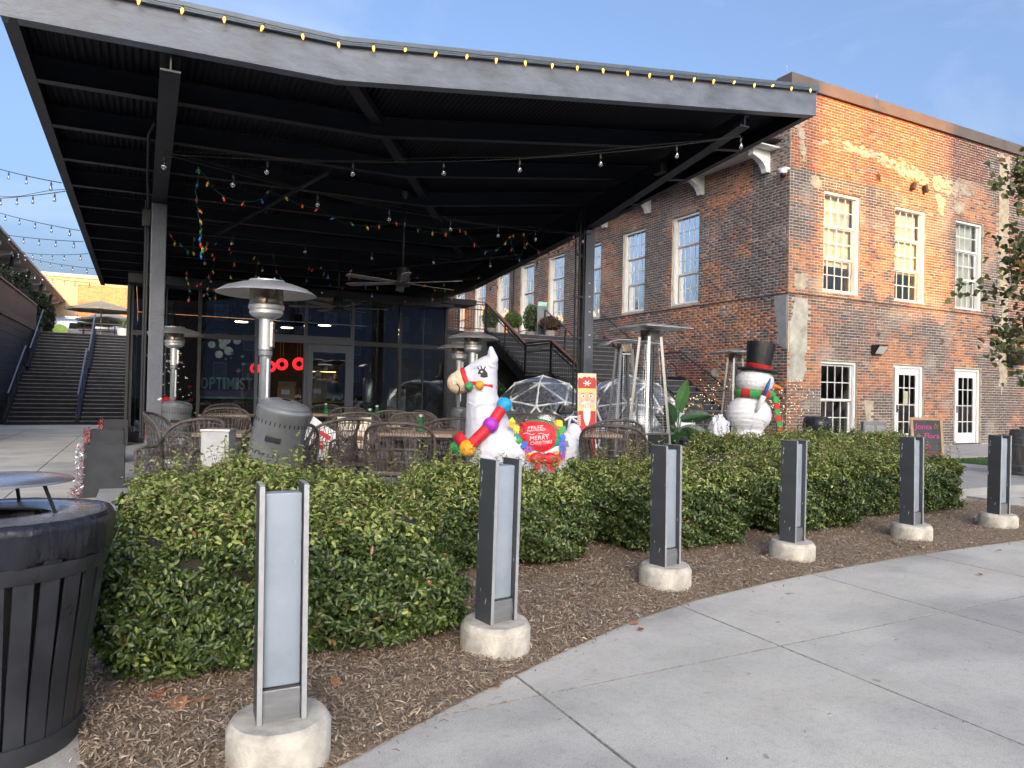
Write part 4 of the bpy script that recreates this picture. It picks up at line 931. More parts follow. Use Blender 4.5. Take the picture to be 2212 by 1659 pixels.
# ================================================================== HEDGE
LEAF_OLD_SHADED = np.array([(.064, .104, .026), (.082, .128, .031), (.105, .150, .038), (.046, .080, .024)])  # older leaves, deepened so the hedge fronts look shaded
LEAF_NEW_LIT = np.array([(.25, .31, .075), (.30, .34, .10), (.19, .26, .06), (.34, .35, .14)])  # new growth, also spread over the top to colour it brighter lit
M_hleaf = tint_mat('glossy_hedge_leaf', rough=.33, backlight=.18, mottle=.12, spec=.55)
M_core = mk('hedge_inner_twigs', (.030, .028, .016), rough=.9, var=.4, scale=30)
M_twig = mk('brown_twig', (.14, .095, .06), rough=.8, var=.3)
def hedge(name, label, x0, x1, y0, y1, h, dens, seed, group=None, leaf=(.038, .0185), sprigs=60, zb=.07, bulge=.05):
    r = np.random.default_rng(seed); t = thing(name, label, 'hedge', ((x0+x1)/2, (y0+y1)/2, .03), 0, group); off = np.array([(x0+x1)/2, (y0+y1)/2, .03])
    W, D, H = x1-x0, y1-y0, h-zb; P = []; Nn = []; top = []
    def fn(a, b_): return .05*math.sin(a*3.1+seed)+.045*math.sin(b_*4.3+seed*2)+.035*math.sin(a*7.7+b_*5.1)+.025*math.sin(a*14.1-b_*11.3+seed)
    faces = [('t', W*D*1.15), ('f', W*H*1.25), ('b', W*H*.35), ('l', D*H), ('r', D*H)]
    for f, A in faces:
        n = int(A*dens); a = r.random(n); b_ = r.random(n)
        if f == 't': q = np.stack([x0+a*W, y0+b_*D, np.full(n, h)], 1); nn = np.tile([0, 0, 1.], (n, 1))
        if f == 'f': q = np.stack([x0+a*W, np.full(n, y0), zb+b_*H], 1); nn = np.tile([0, -1., 0], (n, 1))
        if f == 'b': q = np.stack([x0+a*W, np.full(n, y1), zb+b_*H], 1); nn = np.tile([0, 1., 0], (n, 1))
        if f == 'l': q = np.stack([np.full(n, x0), y0+a*D, zb+b_*H], 1); nn = np.tile([-1., 0, 0], (n, 1))
        if f == 'r': q = np.stack([np.full(n, x1), y0+a*D, zb+b_*H], 1); nn = np.tile([1., 0, 0], (n, 1))
        P.append(q); Nn.append(nn)
    P = np.concatenate(P); Nn = np.concatenate(Nn)
    # round the box: pull towards an inner rounded core
    R = .30; lo = np.array([x0+R, y0+R, zb-.2]); hi = np.array([x1-R, y1-R, h-R]); c = np.clip(P, lo, hi); v = P-c; l = np.linalg.norm(v, axis=1, keepdims=True); v = v/(l+1e-9); P = c+v*np.minimum(l, R)
    Nn = v*.7+Nn*.3
    lump = np.array([fn(p[0]*1.3+p[2]*2.0, p[1]*1.3-p[2]*1.4) for p in P]); low = np.clip((P[:, 2]-zb)/(.35*H), 0, 1)
    depth = -np.abs(r.normal(0, .060, len(P)))+r.normal(0, .018, len(P))
    P = P+Nn*(lump+depth)[:, None]; P[:, :2] -= (Nn[:, :2])*((1-low)*.10)[:, None]*1.0
    hol = np.sin(P[:, 0]*19+P[:, 2]*11+seed)*np.sin(P[:, 2]*23-P[:, 0]*7+P[:, 1]*9)*np.sin(P[:, 1]*17+P[:, 2]*5+seed*3)
    ok = (P[:, 2] > .04) & ((hol < .34) | (r.random(len(P)) < .22)); P = P[ok]; Nn = Nn[ok]; depth = depth[ok]
    n = len(P); tt = np.clip(Nn[:, 2], 0, 1)
    ln = Nn*.55+r.normal(0, .55, (n, 3))+np.array([0, -.15, .55]); dirs = Nn*.9+r.normal(0, .6, (n, 3))+np.array([0, 0, .75])
    new_lit = r.random(n) < (.06+.80*tt*(P[:, 2] > h-.16)); pick = r.integers(0, 4, n)
    cols = np.where(new_lit[:, None], LEAF_NEW_LIT[pick], LEAF_OLD_SHADED[pick])*r.uniform(.7, 1.35, (n, 1)); br = r.random(n) < .008; cols[br] = (.30, .15, .07)
    V, F, C_ = leaf_quads(P, ln, leaf, cols, dirs)
    # sprigs of new growth standing out of the top
    SP = []; SD = []; tw = MB()
    for k in range(sprigs):
        x, y = r.uniform(x0+.1, x1-.1), r.uniform(y0+.1, y1-.05); L_ = abs(r.normal(.06, .06))+.05; lean = r.normal(0, .25, 2)
        base = np.array([x, y, h-.06+fn(x*1.3+h*2, y*1.3-h*1.4)]); tip = base+np.array([lean[0]*L_, lean[1]*L_, L_+.06])
        tw.tube([base-off, (base+tip)/2-off, tip-off], [.0022, .0018, .001], 4, cap=False); m = max(5, int(L_/.012))
        for i in range(m):
            q = base+(tip-base)*((i+1.2)/m); a = i*2.4; SP.append(q+np.array([math.cos(a), math.sin(a), .3])*.014); SD.append((math.cos(a)*.75, math.sin(a)*.75, .75))
    if SP:
        SP = np.array(SP); SD = np.array(SD); cs = LEAF_NEW_LIT[r.integers(0, 4, len(SP))]*r.uniform(.8, 1.3, (len(SP), 1))
        V2, F2, C2 = leaf_quads(SP, np.tile([0, 0, 1.], (len(SP), 1))+r.normal(0, .4, (len(SP), 3)), (leaf[0]*.85, leaf[1]*.8), cs, SD)
        F = np.concatenate([F, F2+len(V)]); V = np.concatenate([V, V2]); C_ = np.concatenate([C_, C2])
        tag(tw.build('twigs', M_twig, t), kind='stuff')
    o = np_mesh('foliage', V-off, F, M_hleaf, t, C_); tag(o, kind='stuff')
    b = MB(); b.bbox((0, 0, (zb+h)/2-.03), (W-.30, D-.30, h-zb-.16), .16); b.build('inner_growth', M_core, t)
    s = MB()
    for k in range(int(W*5)):
        x, y = r.uniform(-W/2+.2, W/2-.2), r.uniform(-D/2+.15, 0); s.tube([(x, y, 0), (x+r.normal(0, .03), y+r.normal(0, .03), .2)], .008, 5)
    tag(s.build('stems', M_twig, t), kind='stuff')
    return t
HG = 'clipped hedge blocks behind the bollards'
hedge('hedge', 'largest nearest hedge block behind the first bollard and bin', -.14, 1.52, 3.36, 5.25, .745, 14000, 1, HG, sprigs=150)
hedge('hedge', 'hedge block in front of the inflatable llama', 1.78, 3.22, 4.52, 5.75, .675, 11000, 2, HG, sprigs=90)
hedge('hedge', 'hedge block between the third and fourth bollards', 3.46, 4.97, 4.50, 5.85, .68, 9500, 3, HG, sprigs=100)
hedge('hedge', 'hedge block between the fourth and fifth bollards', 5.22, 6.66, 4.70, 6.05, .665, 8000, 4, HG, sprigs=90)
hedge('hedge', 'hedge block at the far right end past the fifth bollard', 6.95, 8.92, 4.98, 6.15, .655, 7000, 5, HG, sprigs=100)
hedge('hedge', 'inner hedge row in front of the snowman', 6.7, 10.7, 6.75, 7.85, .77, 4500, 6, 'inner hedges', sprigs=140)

# ================================================================== BOLLARDS
def speckle(name, col, rough, metal=.0):
    m = mk(name, col, rough=rough, metal=metal, var=.1, scale=4); nt = m.node_tree; N = nt.nodes; L = nt.links; b = N['Principled BSDF']
    src = b.inputs['Base Color'].links[0].from_socket; tc = N.new('ShaderNodeTexCoord'); mp = N.new('ShaderNodeMapping'); mp.inputs['Scale'].default_value = (1, 1, .22); L.new(tc.outputs['Object'], mp.inputs[0])
    n = N.new('ShaderNodeTexNoise'); n.inputs['Scale'].default_value = 55; n.inputs['Detail'].default_value = 1; L.new(mp.outputs[0], n.inputs['Vector'])
    cr = N.new('ShaderNodeValToRGB'); cr.color_ramp.elements[0].position = .735; cr.color_ramp.elements[1].position = .755; L.new(n.outputs['Fac'], cr.inputs[0])
    mx = N.new('ShaderNodeMix'); mx.data_type = 'RGBA'; L.new(cr.outputs[0], mx.inputs[0]); L.new(src, mx.inputs[6]); mx.inputs[7].default_value = (.6, .6, .58, 1); L.new(mx.outputs[2], b.inputs['Base Color'])
    return m
M_plate = speckle('dark_grey_bollard_plate', (.072, .078, .088), .42, .25)
M_bmetal = mk('brushed_grey_aluminium', (.34, .35, .36), rough=.4, metal=.7, var=.12, scale=6, stretch=(1, 1, 6))
M_edge = mk('bare_plate_edge', (.58, .59, .60), rough=.4, metal=.6, var=.12)
M_diff = speckle('frosted_diffuser', (.31, .365, .43), .30)
M_bconc = mk('rough_cast_concrete', (.54, .51, .44), rough=.9, var=.28, scale=6, bump=.45, bscale=90)
def bollard(loc, face, label):
    """face: direction (rz) the diffuser looks; origin on the mulch"""
    t = thing('light_bollard', label, 'bollard', loc, face+PI/2, 'light bollards along the path')
    W, D, H, z0 = .166, .135, .82, .165
    b = MB(); b.lathe([(.176, -.10), (.178, .0), (.179, .132), (.175, .142), (.162, .162), (.158, .165), (.0, .1665)], 48, (0, .0, 0)); b.build('base', M_bconc, t, angle=25)
    for s in (-1, 1):
        p = MB(); p.bbox((s*(W/2-.009), .0, z0+H/2), (.018, D, H), .002); pl = p.build('plate', M_plate, t)
        e = MB(); e.box((s*(W/2-.009), -D/2-.0012, z0+H/2), (.0172, .002, H-.004)); e.box((s*(W/2-.009), 0, z0+H+.0008), (.017, D-.004, .0016)); e.build('edge', M_edge, pl)
    p = MB(); p.bbox((0, -.004, z0+.112+(H-.140)/2), (W-.039, D-.066, H-.146), .008); df = p.build('diffuser', M_diff, t, angle=40)
    p = MB(); p.bbox((0, .004, z0+.055), (W-.038, D-.02, .11), .003); p.box((0, .02, z0+.112), (W-.04, .02, .006)); p.build('foot', M_bmetal, t)
    p = MB(); p.box((0, D/2-.004, z0+H/2-.01), (W-.037, .004, H-.05)); p.build('back_plate', M_plate, t)
    return t
BL = [(605, 1544, 7, 'nearest light bollard, left of the others beside the bin'), (1070, 1338, 37, 'second light bollard from the left, before the llama'), (1437, 1218, 50, 'third light bollard from the left, below the pyramid heater'),
      (1711, 1168, 62, 'fourth light bollard from the left, below the snowman'), (1969, 1131, 61, 'fifth light bollard from the left, before the chalkboard'), (2156, 1109, 57, 'light bollard at the right edge beside the barrel')]
for (px, py, th, lab) in BL:
    p = at_z(px, py, .165); view = math.atan2(-p.y, -p.x)
    bo = bollard((p.x, p.y, 0.0), view+rad(th), lab); bo.rotation_euler.x = rad(random.uniform(-.5, .5)); bo.rotation_euler.y = rad(random.uniform(-.6, .6))

# ================================================================== LITTER BIN
tc_ = ground_at(3, 2.62, 0.0)
tb = thing('litter_bin', 'black slatted steel litter bin with bag and domed rain lid', 'litter bin', tc_, scale=(1, 1, .925))
M_bin = mk('black_powder_coat', (.030, .033, .040), rough=.36, var=.25, scale=5, rvar=.12)
for k in range(26):
    a = 2*PI*k/26; b = MB(); pr = [(.265, .03), (.290, .30), (.322, .55), (.345, .76), (.362, .86)]
    hw = .030
    vs = []; fs = []
    for i, (r_, z_) in enumerate(pr):
        for s, dr in ((-1, 0), (1, 0), (1, .009), (-1, .009)):
            vs.append(((r_+dr)*math.cos(a)-s*hw*math.sin(a), (r_+dr)*math.sin(a)+s*hw*math.cos(a), z_))
    for i in range(len(pr)-1):
        for j in range(4): fs.append((i*4+j, i*4+(j+1) % 4, i*4+4+(j+1) % 4, i*4+4+j))
    b.add(vs, fs); b.build('slat', M_bin, tb)
for (r_, z_, h_) in ((.268, .0, .085), (.345, .70, .06)):
    MB().lathe([(r_+.008, z_), (r_+.014+h_*.06, z_+h_*.5), (r_+.012+h_*.12, z_+h_), (r_-.002+h_*.12, z_+h_), (r_-.004, z_), (r_+.008, z_)], 48, cap=False).build('band', M_bin, tb, angle=40)
MB().lathe([(.0, .05), (.235, .05), (.245, .10), (.315, .75), (.31, .75), (.23, .09), (0, .08)], 40).build('liner', M_black, tb, angle=40)
# bag folded over the rim
M_bag = mk('black_bin_bag', (.018, .020, .028), rough=.22, var=.3, scale=9, bump=1.0, bscale=22, stretch=(1, 1, .25)); prof = [(.315, .90), (.340, .915), (.366, .915), (.377, .895), (.378, .86), (.374, .82), (.370, .78), (.365, .765)]
b = MB(); n = 96; vs = []; fs = []
for i, (r_, z_) in enumerate(prof):
    for j in range(n):
        a = 2*PI*j/n; w = i/len(prof); rr = r_+(.006*math.sin(a*23+i*.7)+.004*math.sin(a*41+1.3*i))*w; zz = z_+(.012*math.sin(a*5)+.008*math.sin(a*13+2))*w*w
        vs.append((rr*math.cos(a), rr*math.sin(a), zz))
for i in range(len(prof)-1):
    for j in range(n): fs.append((i*n+j, i*n+(j+1) % n, (i+1)*n+(j+1) % n, (i+1)*n+j))
b.add(vs, fs); b.build('bag', M_bag, tb, smooth=True)
b = MB(); pv_ = []; pf_ = []                                                # scuffed pale smear of the bag
M_lid = mk('dark_brushed_lid', (.36, .37, .40), rough=.24, metal=.6, var=.3, scale=3, rvar=.1)
MB().lathe([(.17, .902), (.20, .922), (.26, .925), (.330, .912), (.338, .902), (.33, .898), (.20, .905), (.17, .895)], 56, cap=False).build('ring_top', M_lid, tb, angle=35)
MB().lathe([(.0, 1.062), (.12, 1.060), (.20, 1.053), (.235, 1.044), (.240, 1.036), (.230, 1.034), (.0, 1.045)], 56, cap=False).build('rain_lid', M_lid, tb, angle=35)
for k in range(3):
    a = rad(-38)+2*PI*k/3; MB().bar((.19*math.cos(a), .19*math.sin(a), 1.04), (.245*math.cos(a), .245*math.sin(a), .92), .012, .006).build('lid_strut', M_black, tb)

# ================================================================== FALLEN LEAVES
M_fall = mk('dry_maple_leaf', (.30, .13, .06), rough=.75, col2=(.42, .22, .11), scale=12, bump=.4, bscale=40)
M_fall2 = mk('red_dry_leaf', (.22, .05, .03), rough=.7, col2=(.32, .12, .06), scale=12)
def maple(loc, s, rz, tilt, mat, label):
    o = None; pts = []; star = [(0, 1.0), (.14, .62), (.42, .78), (.40, .46), (.90, .40), (.55, .12), (.62, -.18), (.20, -.20), (.05, -.45)]
    ol = star+[(-x, y) for x, y in star[::-1]]
    b = MB(); vs = [(0, .1, 0)]+[(x, y, .16*math.sin(3*x+2*y)*abs(x)+.15*(y*y)) for x, y in ol]; n = len(ol)
    b.add([(x*s, y*s, z*s) for x, y, z in vs], [(0, i+1, (i+1) % n+1) for i in range(n)]); b.tube([(0, -.4*s, .01*s), (.05*s, -.95*s, .08*s)], .012*s, 4)
    o = b.build('fallen_leaf', mat); o.location = loc; o.rotation_euler = (tilt, random.uniform(-.2, .2), rz); tag(o, label, 'leaf', 'fallen maple leaves'); return o
FL = [(350, 1495, .06, 'curled red-brown leaf heap nearest the bin under the hedge', 1), (395, 1512, .065, 'pale tan maple leaf below the large hedge block', 0), (445, 1505, .055, 'orange maple leaf right of the pale one by the large hedge', 0), (730, 1475, .05, 'brown maple leaf between first two bollards near hedge foot', 0),
      (1065, 1462, .055, 'tan maple leaf at the path edge below the second bollard', 0), (1372, 1332, .04, 'orange maple leaf at the path edge left of third bollard', 0), (1613, 1248, .05, 'orange upright maple leaf on mulch between third and fourth bollards', 0), (990, 1275, .06, 'whitish curled leaf behind the second bollard', 0),
      (1935, 1173, .045, 'brown maple leaf left of the fifth bollard base', 0), (1650, 1195, .045, 'dark leaf left of the fourth bollard base', 1), (2155, 1180, .04, 'leaf on the path edge below the right bollard', 0), (1235, 1285, .04, 'small red leaf right of the second bollard', 1), (1385, 1345, .03, 'tiny leaf beside the orange one at the path edge', 1), (2210, 1070, .03, 'leaf on concrete near the barrel', 0), (2120, 1230, .03, 'leaf lying on the concrete slab at right', 1)]
for i, (px, py, s, lab, m_) in enumerate(FL):
    p = at_z(px, py, .05); onm = inpoly(p.x, p.y, MPOLY); p.z = (mz(p.x, p.y)+.015) if onm else .012
    maple(p, s, random.uniform(0, 6.28), random.uniform(-.25, .35), M_fall2 if m_ else M_fall, lab)
# ================================================================== PATIO FURNITURE AND HEATERS
PZ = 0.10
VR = -YAW                                                       # turns local x to the camera's right
M_wick = mk('brown_grey_wicker', (.085, .072, .064), rough=.65, var=.35, scale=20)
def make_chair():
    t = thing('wicker_chair', 'x', 'chair', (0, 0, 0), 0, 'woven patio chairs')
    def top(s): return .63+.27*math.sqrt(max(0, 1-abs(s)**2.4))
    def pt(s, u):
        ph = rad(78)*s; r = .27+.075*u; z = .38+(top(s)-.38)*u
        return Vector((r*math.sin(ph)*1.08, r*math.cos(ph)*.92-.02, z))
    w = MB(); NS = 17
    for k in range(NS+1):
        for sl in (-.16, .16):
            pts = []
            for i in range(6):
                u = i/5; s = -1+2*k/NS+sl*(u-.5)*(1 if i % 2 else .6)
                pts.append(pt(max(-1, min(1, s)), u)*1.0)
            w.tube(pts, .0042, 3, cap=False)
    for u in (.25, .5, .75, .92): w.tube([pt(-1+2*i/18, u) for i in range(19)], .0050, 3, cap=False)
    o = w.build('woven_back', M_wick, t); tag(o, kind='stuff')
    f = MB(); f.tube([Vector((-.31, .02, .38))]+[pt(-1+2*i/22, 1.0) for i in range(23)]+[Vector((.31, .02, .38))], .017, 7); f.build('back_rim', M_wick, t, smooth=True)
    for s in (-1, 1):
        a = MB(); a.tube([pt(s*.96, .98), (s*.315, -.05, .64), (s*.325, -.22, .635), (s*.325, -.285, .60), (s*.315, -.29, .50), (s*.31, -.28, .40)], .017, 7); a.build('arm', M_wick, t, smooth=True)
        p = MB()
        for k in range(8):
            y = .06-.043*k
            p.tube([(s*.318, y, .40), (s*.32, y-.05, .52), (s*.32, y-.005, .63)], .004, 3, cap=False); p.tube([(s*.318, y-.04, .40), (s*.32, y+.01, .52), (s*.32, y-.045, .63)], .004, 3, cap=False)
        for z in (.46, .54): p.tube([(s*.318, .08, z), (s*.318, -.28, z)], .004, 3, cap=False)
        q = p.build('arm_weave', M_wick, t); tag(q, kind='stuff')
        for yy in (-.24, .20): MB().tube([(s*.27, yy, .36), (s*.285, yy*1.06, 0)], [.016, .012], 6).build('leg', M_wick, t)
    s_ = MB(); s_.bbox((0, -.03, .39), (.60, .54, .05), .02); s_.build('seat', M_wick, t)
    fr = MB()
    for k in range(10): fr.tube([(-.29+.064*k, -.285, .40), (-.26+.064*k, -.285, .30)], .004, 3, cap=False)
    fr.tube([(-.29, -.285, .30), (.29, -.285, .30)], .008, 4); o = fr.build('front_apron', M_wick, t); tag(o, kind='stuff')
    return t
chair0 = make_chair(); first = [True]
def chair(px, D, face, label, z=PZ):
    """face: degrees the sitter looks, 0 = away from the camera, 90 = to the right"""
    o = chair0 if first[0] else copy_tree(chair0); first[0] = False
    p = ground_at(px, D, z); o.location = p; o['label'] = label
    o.rotation_euler = (0, 0, VR-rad(face)+PI); return o
M_ttop = mk('grey_brown_table_planks', (.30, .225, .16), rough=.6, var=.22, scale=4, stretch=(2, 14, 14), bump=.15)
def table(px, D, rz, label, w=.80, d=.80):
    p = ground_at(px, D, PZ); t = thing('patio_table', label, 'table', p, VR+rad(rz), 'square wooden patio tables')
    n = 6
    for k in range(n): MB().bbox((-w/2+w/n*(k+.5), 0, .735), (w/n-.004, d, .034), .003).build('plank', M_ttop, t)
    MB().box((0, 0, .705), (w-.06, d-.06, .022)).build('apron', M_blackmetal, t)
    MB().lathe([(.035, .03), (.035, .69)], 10).build('pedestal', M_blackmetal, t); MB().bbox((0, 0, .015), (.5, .07, .03), .008).bbox((0, 0, .016), (.07, .5, .03), .008).build('foot', M_blackmetal, t)
    return t
table(700, 13.9, 0, 'wooden table in front of the pavilion door', .9, .8)
table(500, 12.6, 4, 'wooden table behind the big heater near the glass', .85, .8)
table(545, 7.6, 6, 'nearest wooden table partly behind the tilted heater tub', 1.0, .7)
table(812, 10.4, -3, 'wooden table behind the snowman cushion chair', .9, .8)
table(915, 8.3, -6, 'wooden table left of the inflatable llama holding a green jar', .85, .8)
table(1262, 8.9, 5, 'wooden table behind the llama near the nutcracker board', .8, .8)
table(1145, 12.2, 5, 'far wooden table behind the llama by the igloo', .8, .8)
chair(372, 8.6, 75, 'wicker chair seen side-on right beside the grey column')
chair(405, 6.9, 200, 'wicker chair low behind the large hedge, left of the cement box')
chair(478, 13.6, 180, 'farthest wicker chair left, before the pavilion sign')
chair(487, 10.9, 165, 'wicker chair at left table behind heater tub')
chair(626, 11.4, 185, 'wicker chair right of the heater pole facing the door')
chair(607, 7.0, 330, 'wicker chair hidden half behind the tilted heater tub')
chair(662, 9.4, 95, 'side-on wicker chair holding the red XMAS cushion')
chair(712, 7.9, 300, 'wicker chair with its back rim sweeping across, right of the heater')
chair(700, 14.9, 180, 'wicker chair farthest back against the pavilion door')
chair(748, 13.0, 185, 'wicker chair right of the door table')
chair(768, 9.9, 180, 'wicker chair holding the snowman cushion')
chair(795, 8.2, 20, 'wicker chair with its tall back towards the hedge, right of snowman cushion')
chair(843, 11.2, 180, 'wicker chair left of the pair before white cabinets')
chair(890, 10.4, 178, 'wicker chair right of the pair before white cabinets')
chair(868, 14.6, 90, 'far side-on wicker chair near the pavilion glass')
chair(936, 11.8, 110, 'wicker chair left of the llama head behind the jar')
chair(868, 7.4, 0, 'wicker chair back seen low behind the second hedge block')
chair(972, 8.9, 340, 'wicker chair directly left of the llama garland')
chair(1120, 11.4, 180, 'far wicker chair seen over the llama back, left one')
chair(1177, 11.5, 175, 'far wicker chair seen over the llama back, right one')
chair(1328, 7.8, 15, 'wicker chair right of the llama before the pyramid heater')
chair(1330, 8.9, 200, 'wicker chair behind the one beside the pyramid heater')

M_tub = mk('hammered_grey_heater_paint', (.25, .265, .28), rough=.38, metal=.45, var=.10, scale=12, bump=.08, bscale=120)
M_alu2 = mk('brushed_aluminium_dome', (.60, .60, .59), rough=.38, metal=.7, var=.12, scale=3, rvar=.1)
M_burn = mk('heat_stained_steel', (.30, .25, .20), rough=.25, metal=.95, var=.35, scale=4, rvar=.08)
M_label = mk('white_paper_label', (.72, .74, .78), rough=.6, col2=(.55, .58, .64), scale=40)
def mushroom(px, D, label, tilt=(0, 0), raise_=.40, face=0, s=1.0):
    p = ground_at(px, D, PZ); t = thing('mushroom_heater', label, 'patio heater', p, VR+rad(face), 'mushroom patio heaters', scale=s)
    MB().lathe([(.23, 0), (.235, .03), (.22, .06), (0, .065)], 32).build('base', M_tub, t, angle=40)
    MB().lathe([(.15, .065), (.15, .40), (.12, .45), (.04, .47), (0, .47)], 20).build('gas_tank', mk('white_gas_tank', (.6, .6, .58), rough=.4), t, angle=40)
    MB().lathe([(.033, .4), (.033, 1.0), (.042, 1.02), (.048, 1.03), (.048, 1.50), (.058, 1.51), (.058, 1.545), (.045, 1.56)], 20).build('lower_pole', M_tub, t, angle=40)
    MB().lathe([(.058, 1.56), (.058, 1.83)], 20).build('upper_pole', M_alu2, t, angle=40)
    MB().lathe([(.075, 1.83), (.12, 1.85), (.142, 1.875), (.142, 1.90), (.135, 1.905), (.15, 1.915), (.152, 1.945), (.145, 1.95)], 32).build('burner_cup', M_alu2, t, angle=40)
    MB().lathe([(.146, 1.95), (.140, 1.98), (.143, 2.03), (.138, 2.07), (.146, 2.11), (.146, 2.14)], 32, cap=False).build('emitter_screen', M_burn, t, angle=60)
    MB().lathe([(.0, 2.155), (.145, 2.15), (.23, 2.135), (.35, 2.095), (.42, 2.050), (.423, 2.044), (.415, 2.042), (.34, 2.083), (.22, 2.125), (0, 2.142)], 56, cap=False).build('reflector', M_alu2, t, angle=50)
    MB().lathe([(.155, 2.152), (.15, 2.165), (0, 2.168)], 30).build('dome_cap', M_alu2, t, angle=40)
    for k in range(6): a = k*PI/3+.3; MB().ell((.13*math.cos(a), .13*math.sin(a), 2.172), .009, 6, 4).build('bolt', M_chrome, t)
    b = MB(); b.bbox((.062, -.02, 1.69), (.03, .06, .22), .006); b.build('control_box', M_chrome, t); MB().tube([(.07, -.03, 1.72), (.12, -.05, 1.72)], .014, 8).build('knob', M_black, t)
    MB().box((.036, -.034, 1.27), (.018, .012, .42)).build('warning_label', M_label, t)
    tub = MB(); n = 48; pr = [(.218, .0), (.222, .02), (.222, .70), (.226, .705), (.226, .735), (.208, .755), (.208, .775), (.19, .79), (.10, .815), (.04, .82)]
    tub.lathe(pr, n, cap=False); o = tub.build('tank_cover', M_tub, t, angle=40); o.location = (tilt[0]*.15+.0, 0, raise_); o.rotation_euler = (tilt[1], tilt[0], 0)
    for (zz, cnt) in ((.63, 34), (.36, 34), (.08, 34)):
        for k in range(cnt):
            a = 2*PI*k/cnt
            if math.sin(a) > .35: continue
            MB().box((.2225*math.cos(a), .2225*math.sin(a), zz), (.004, .008, .032), (0, 0, a)).build('slot', M_black, o)
    MB().bbox((.222*math.cos(rad(-82)), .222*math.sin(rad(-82)), .50), (.13, .012, .050), .005, (0, .0, rad(8))).build('hand_hole', M_black, o)
    MB().box((.2235*math.cos(rad(-52)), .2235*math.sin(rad(-52)), .22), (.10, .003, .15), (0, 0, rad(38))).build('label_sheet', M_label, o)
    for k in range(9): MB().box((.2262*math.cos(rad(-52)), .2262*math.sin(rad(-52)), .28-.013*k), (.08-.03*(k % 3 == 2), .001, .004), (0, 0, rad(38))).build('print_line', mk('grey_print', (.3, .3, .34)), o)
    return t
mushroom(571, 6.25, 'large mushroom heater with raised tilted tank cover, centre-left', tilt=(rad(13), rad(5)), raise_=.33)
mushroom(374, 11.3, 'mushroom heater partly hidden by the grey column', tilt=(rad(4), 0), raise_=.18, face=15)
mushroom(1019, 12.1, 'mushroom heater directly behind the llama head', tilt=(rad(4), 0), raise_=.10, s=1.04, face=20)
mushroom(990, 13.6, 'farther mushroom heater left of the llama ear', tilt=(rad(6), 0), raise_=.12, face=20)

G_tube = glass_mat('heater_quartz_tube', tint=(.9, .92, .92), refl=.05, thru=.95)
def pyramid(px, D, label, rz=20, bent=False):
    p = ground_at(px, D, PZ); t = thing('pyramid_heater', label, 'patio heater', p, VR+rad(rz), 'pyramid flame heaters')
    zt, zb, wt, wb = 2.02, .02, .10, .235
    for sx in (-1, 1):
        for sy in (-1, 1): MB().bar((sx*wb, sy*wb, zb), (sx*wt, sy*wt, zt), .034, .034).build('leg', M_chrome, t)
    MB().bbox((0, 0, .38), (.40, .40, .66), .01).build('base_box', M_blackmetal, t)
    MB().box((0, 0, .725), (.44, .44, .02)).build('deck_plate', M_chrome, t); MB().box((0, 0, 1.93), (.21, .21, .02)).build('upper_plate', M_chrome, t)
    MB().lathe([(.05, .735), (.05, 1.94)], 16, cap=False).build('glass_tube', G_tube, t, smooth=True)
    for side in range(4):
        g_ = MB(); a = side*PI/2
        R = Matrix.Rotation(a, 3, 'Z')
        def q(u, z): w = wb+(wt-wb)*(z-zb)/(zt-zb)-.012; return R @ Vector((u*w, -w-.004, z))
        for i in range(32): z = .78+i*.0365; g_.tube([q(-.93, z), q(.93, z)], .0022, 3, cap=False)
        for u in (-.55, -.2, .2, .55): g_.tube([q(u, .76), q(u, 1.93)], .0028, 3, cap=False)
        g_.tube([q(-.55, .80), q(.55, .80), q(.55, 1.2), q(-.55, 1.2), q(-.55, .80)], .0032, 3, cap=False)
        g_.build('guard_grille', M_chrome, t)
    MB().box((0, 0, 2.04), (.19, .19, .14)).build('burner', M_burn, t)
    if not bent:
        b = MB(); h = .40; b.add([(-h, -h, 2.135), (h, -h, 2.135), (h, h, 2.135), (-h, h, 2.135), (-.15, -.15, 2.185), (.15, -.15, 2.185), (.15, .15, 2.185), (-.15, .15, 2.185), (-h, -h, 2.125), (h, -h, 2.125), (h, h, 2.125), (-h, h, 2.125)],
                              [(0, 1, 5, 4), (1, 2, 6, 5), (2, 3, 7, 6), (3, 0, 4, 7), (4, 5, 6, 7), (8, 9, 1, 0), (9, 10, 2, 1), (10, 11, 3, 2), (11, 8, 0, 3), (11, 10, 9, 8)]); b.build('hood', M_alu2, t)
    else:
        b = MB(); prof = [(-.42, 2.06), (-.34, 2.12), (-.22, 2.15), (0, 2.155), (.22, 2.15), (.34, 2.14), (.42, 2.13)]
        vs = []; fs = []
        for (x, z) in prof: vs += [(x, -.28, z), (x, .28, z), (x, .28, z+.008), (x, -.28, z+.008)]
        for i in range(len(prof)-1):
            for j in range(4): fs.append((i*4+j, i*4+(j+1) % 4, i*4+4+(j+1) % 4, i*4+4+j))
        b.add(vs, fs+[(3, 2, 1, 0), tuple(24+i for i in range(4))]); b.build('hood', M_alu2, t, smooth=True)
    return t
pyramid(1403, 9.6, 'nearest pyramid heater with flat square hood, right of column', rz=28)
pyramid(1347, 12.2, 'pyramid heater with curved hood behind the nearest one', rz=15, bent=True)
pyramid(1587, 14.4, 'pyramid heater behind the snowman against the brick', rz=20)

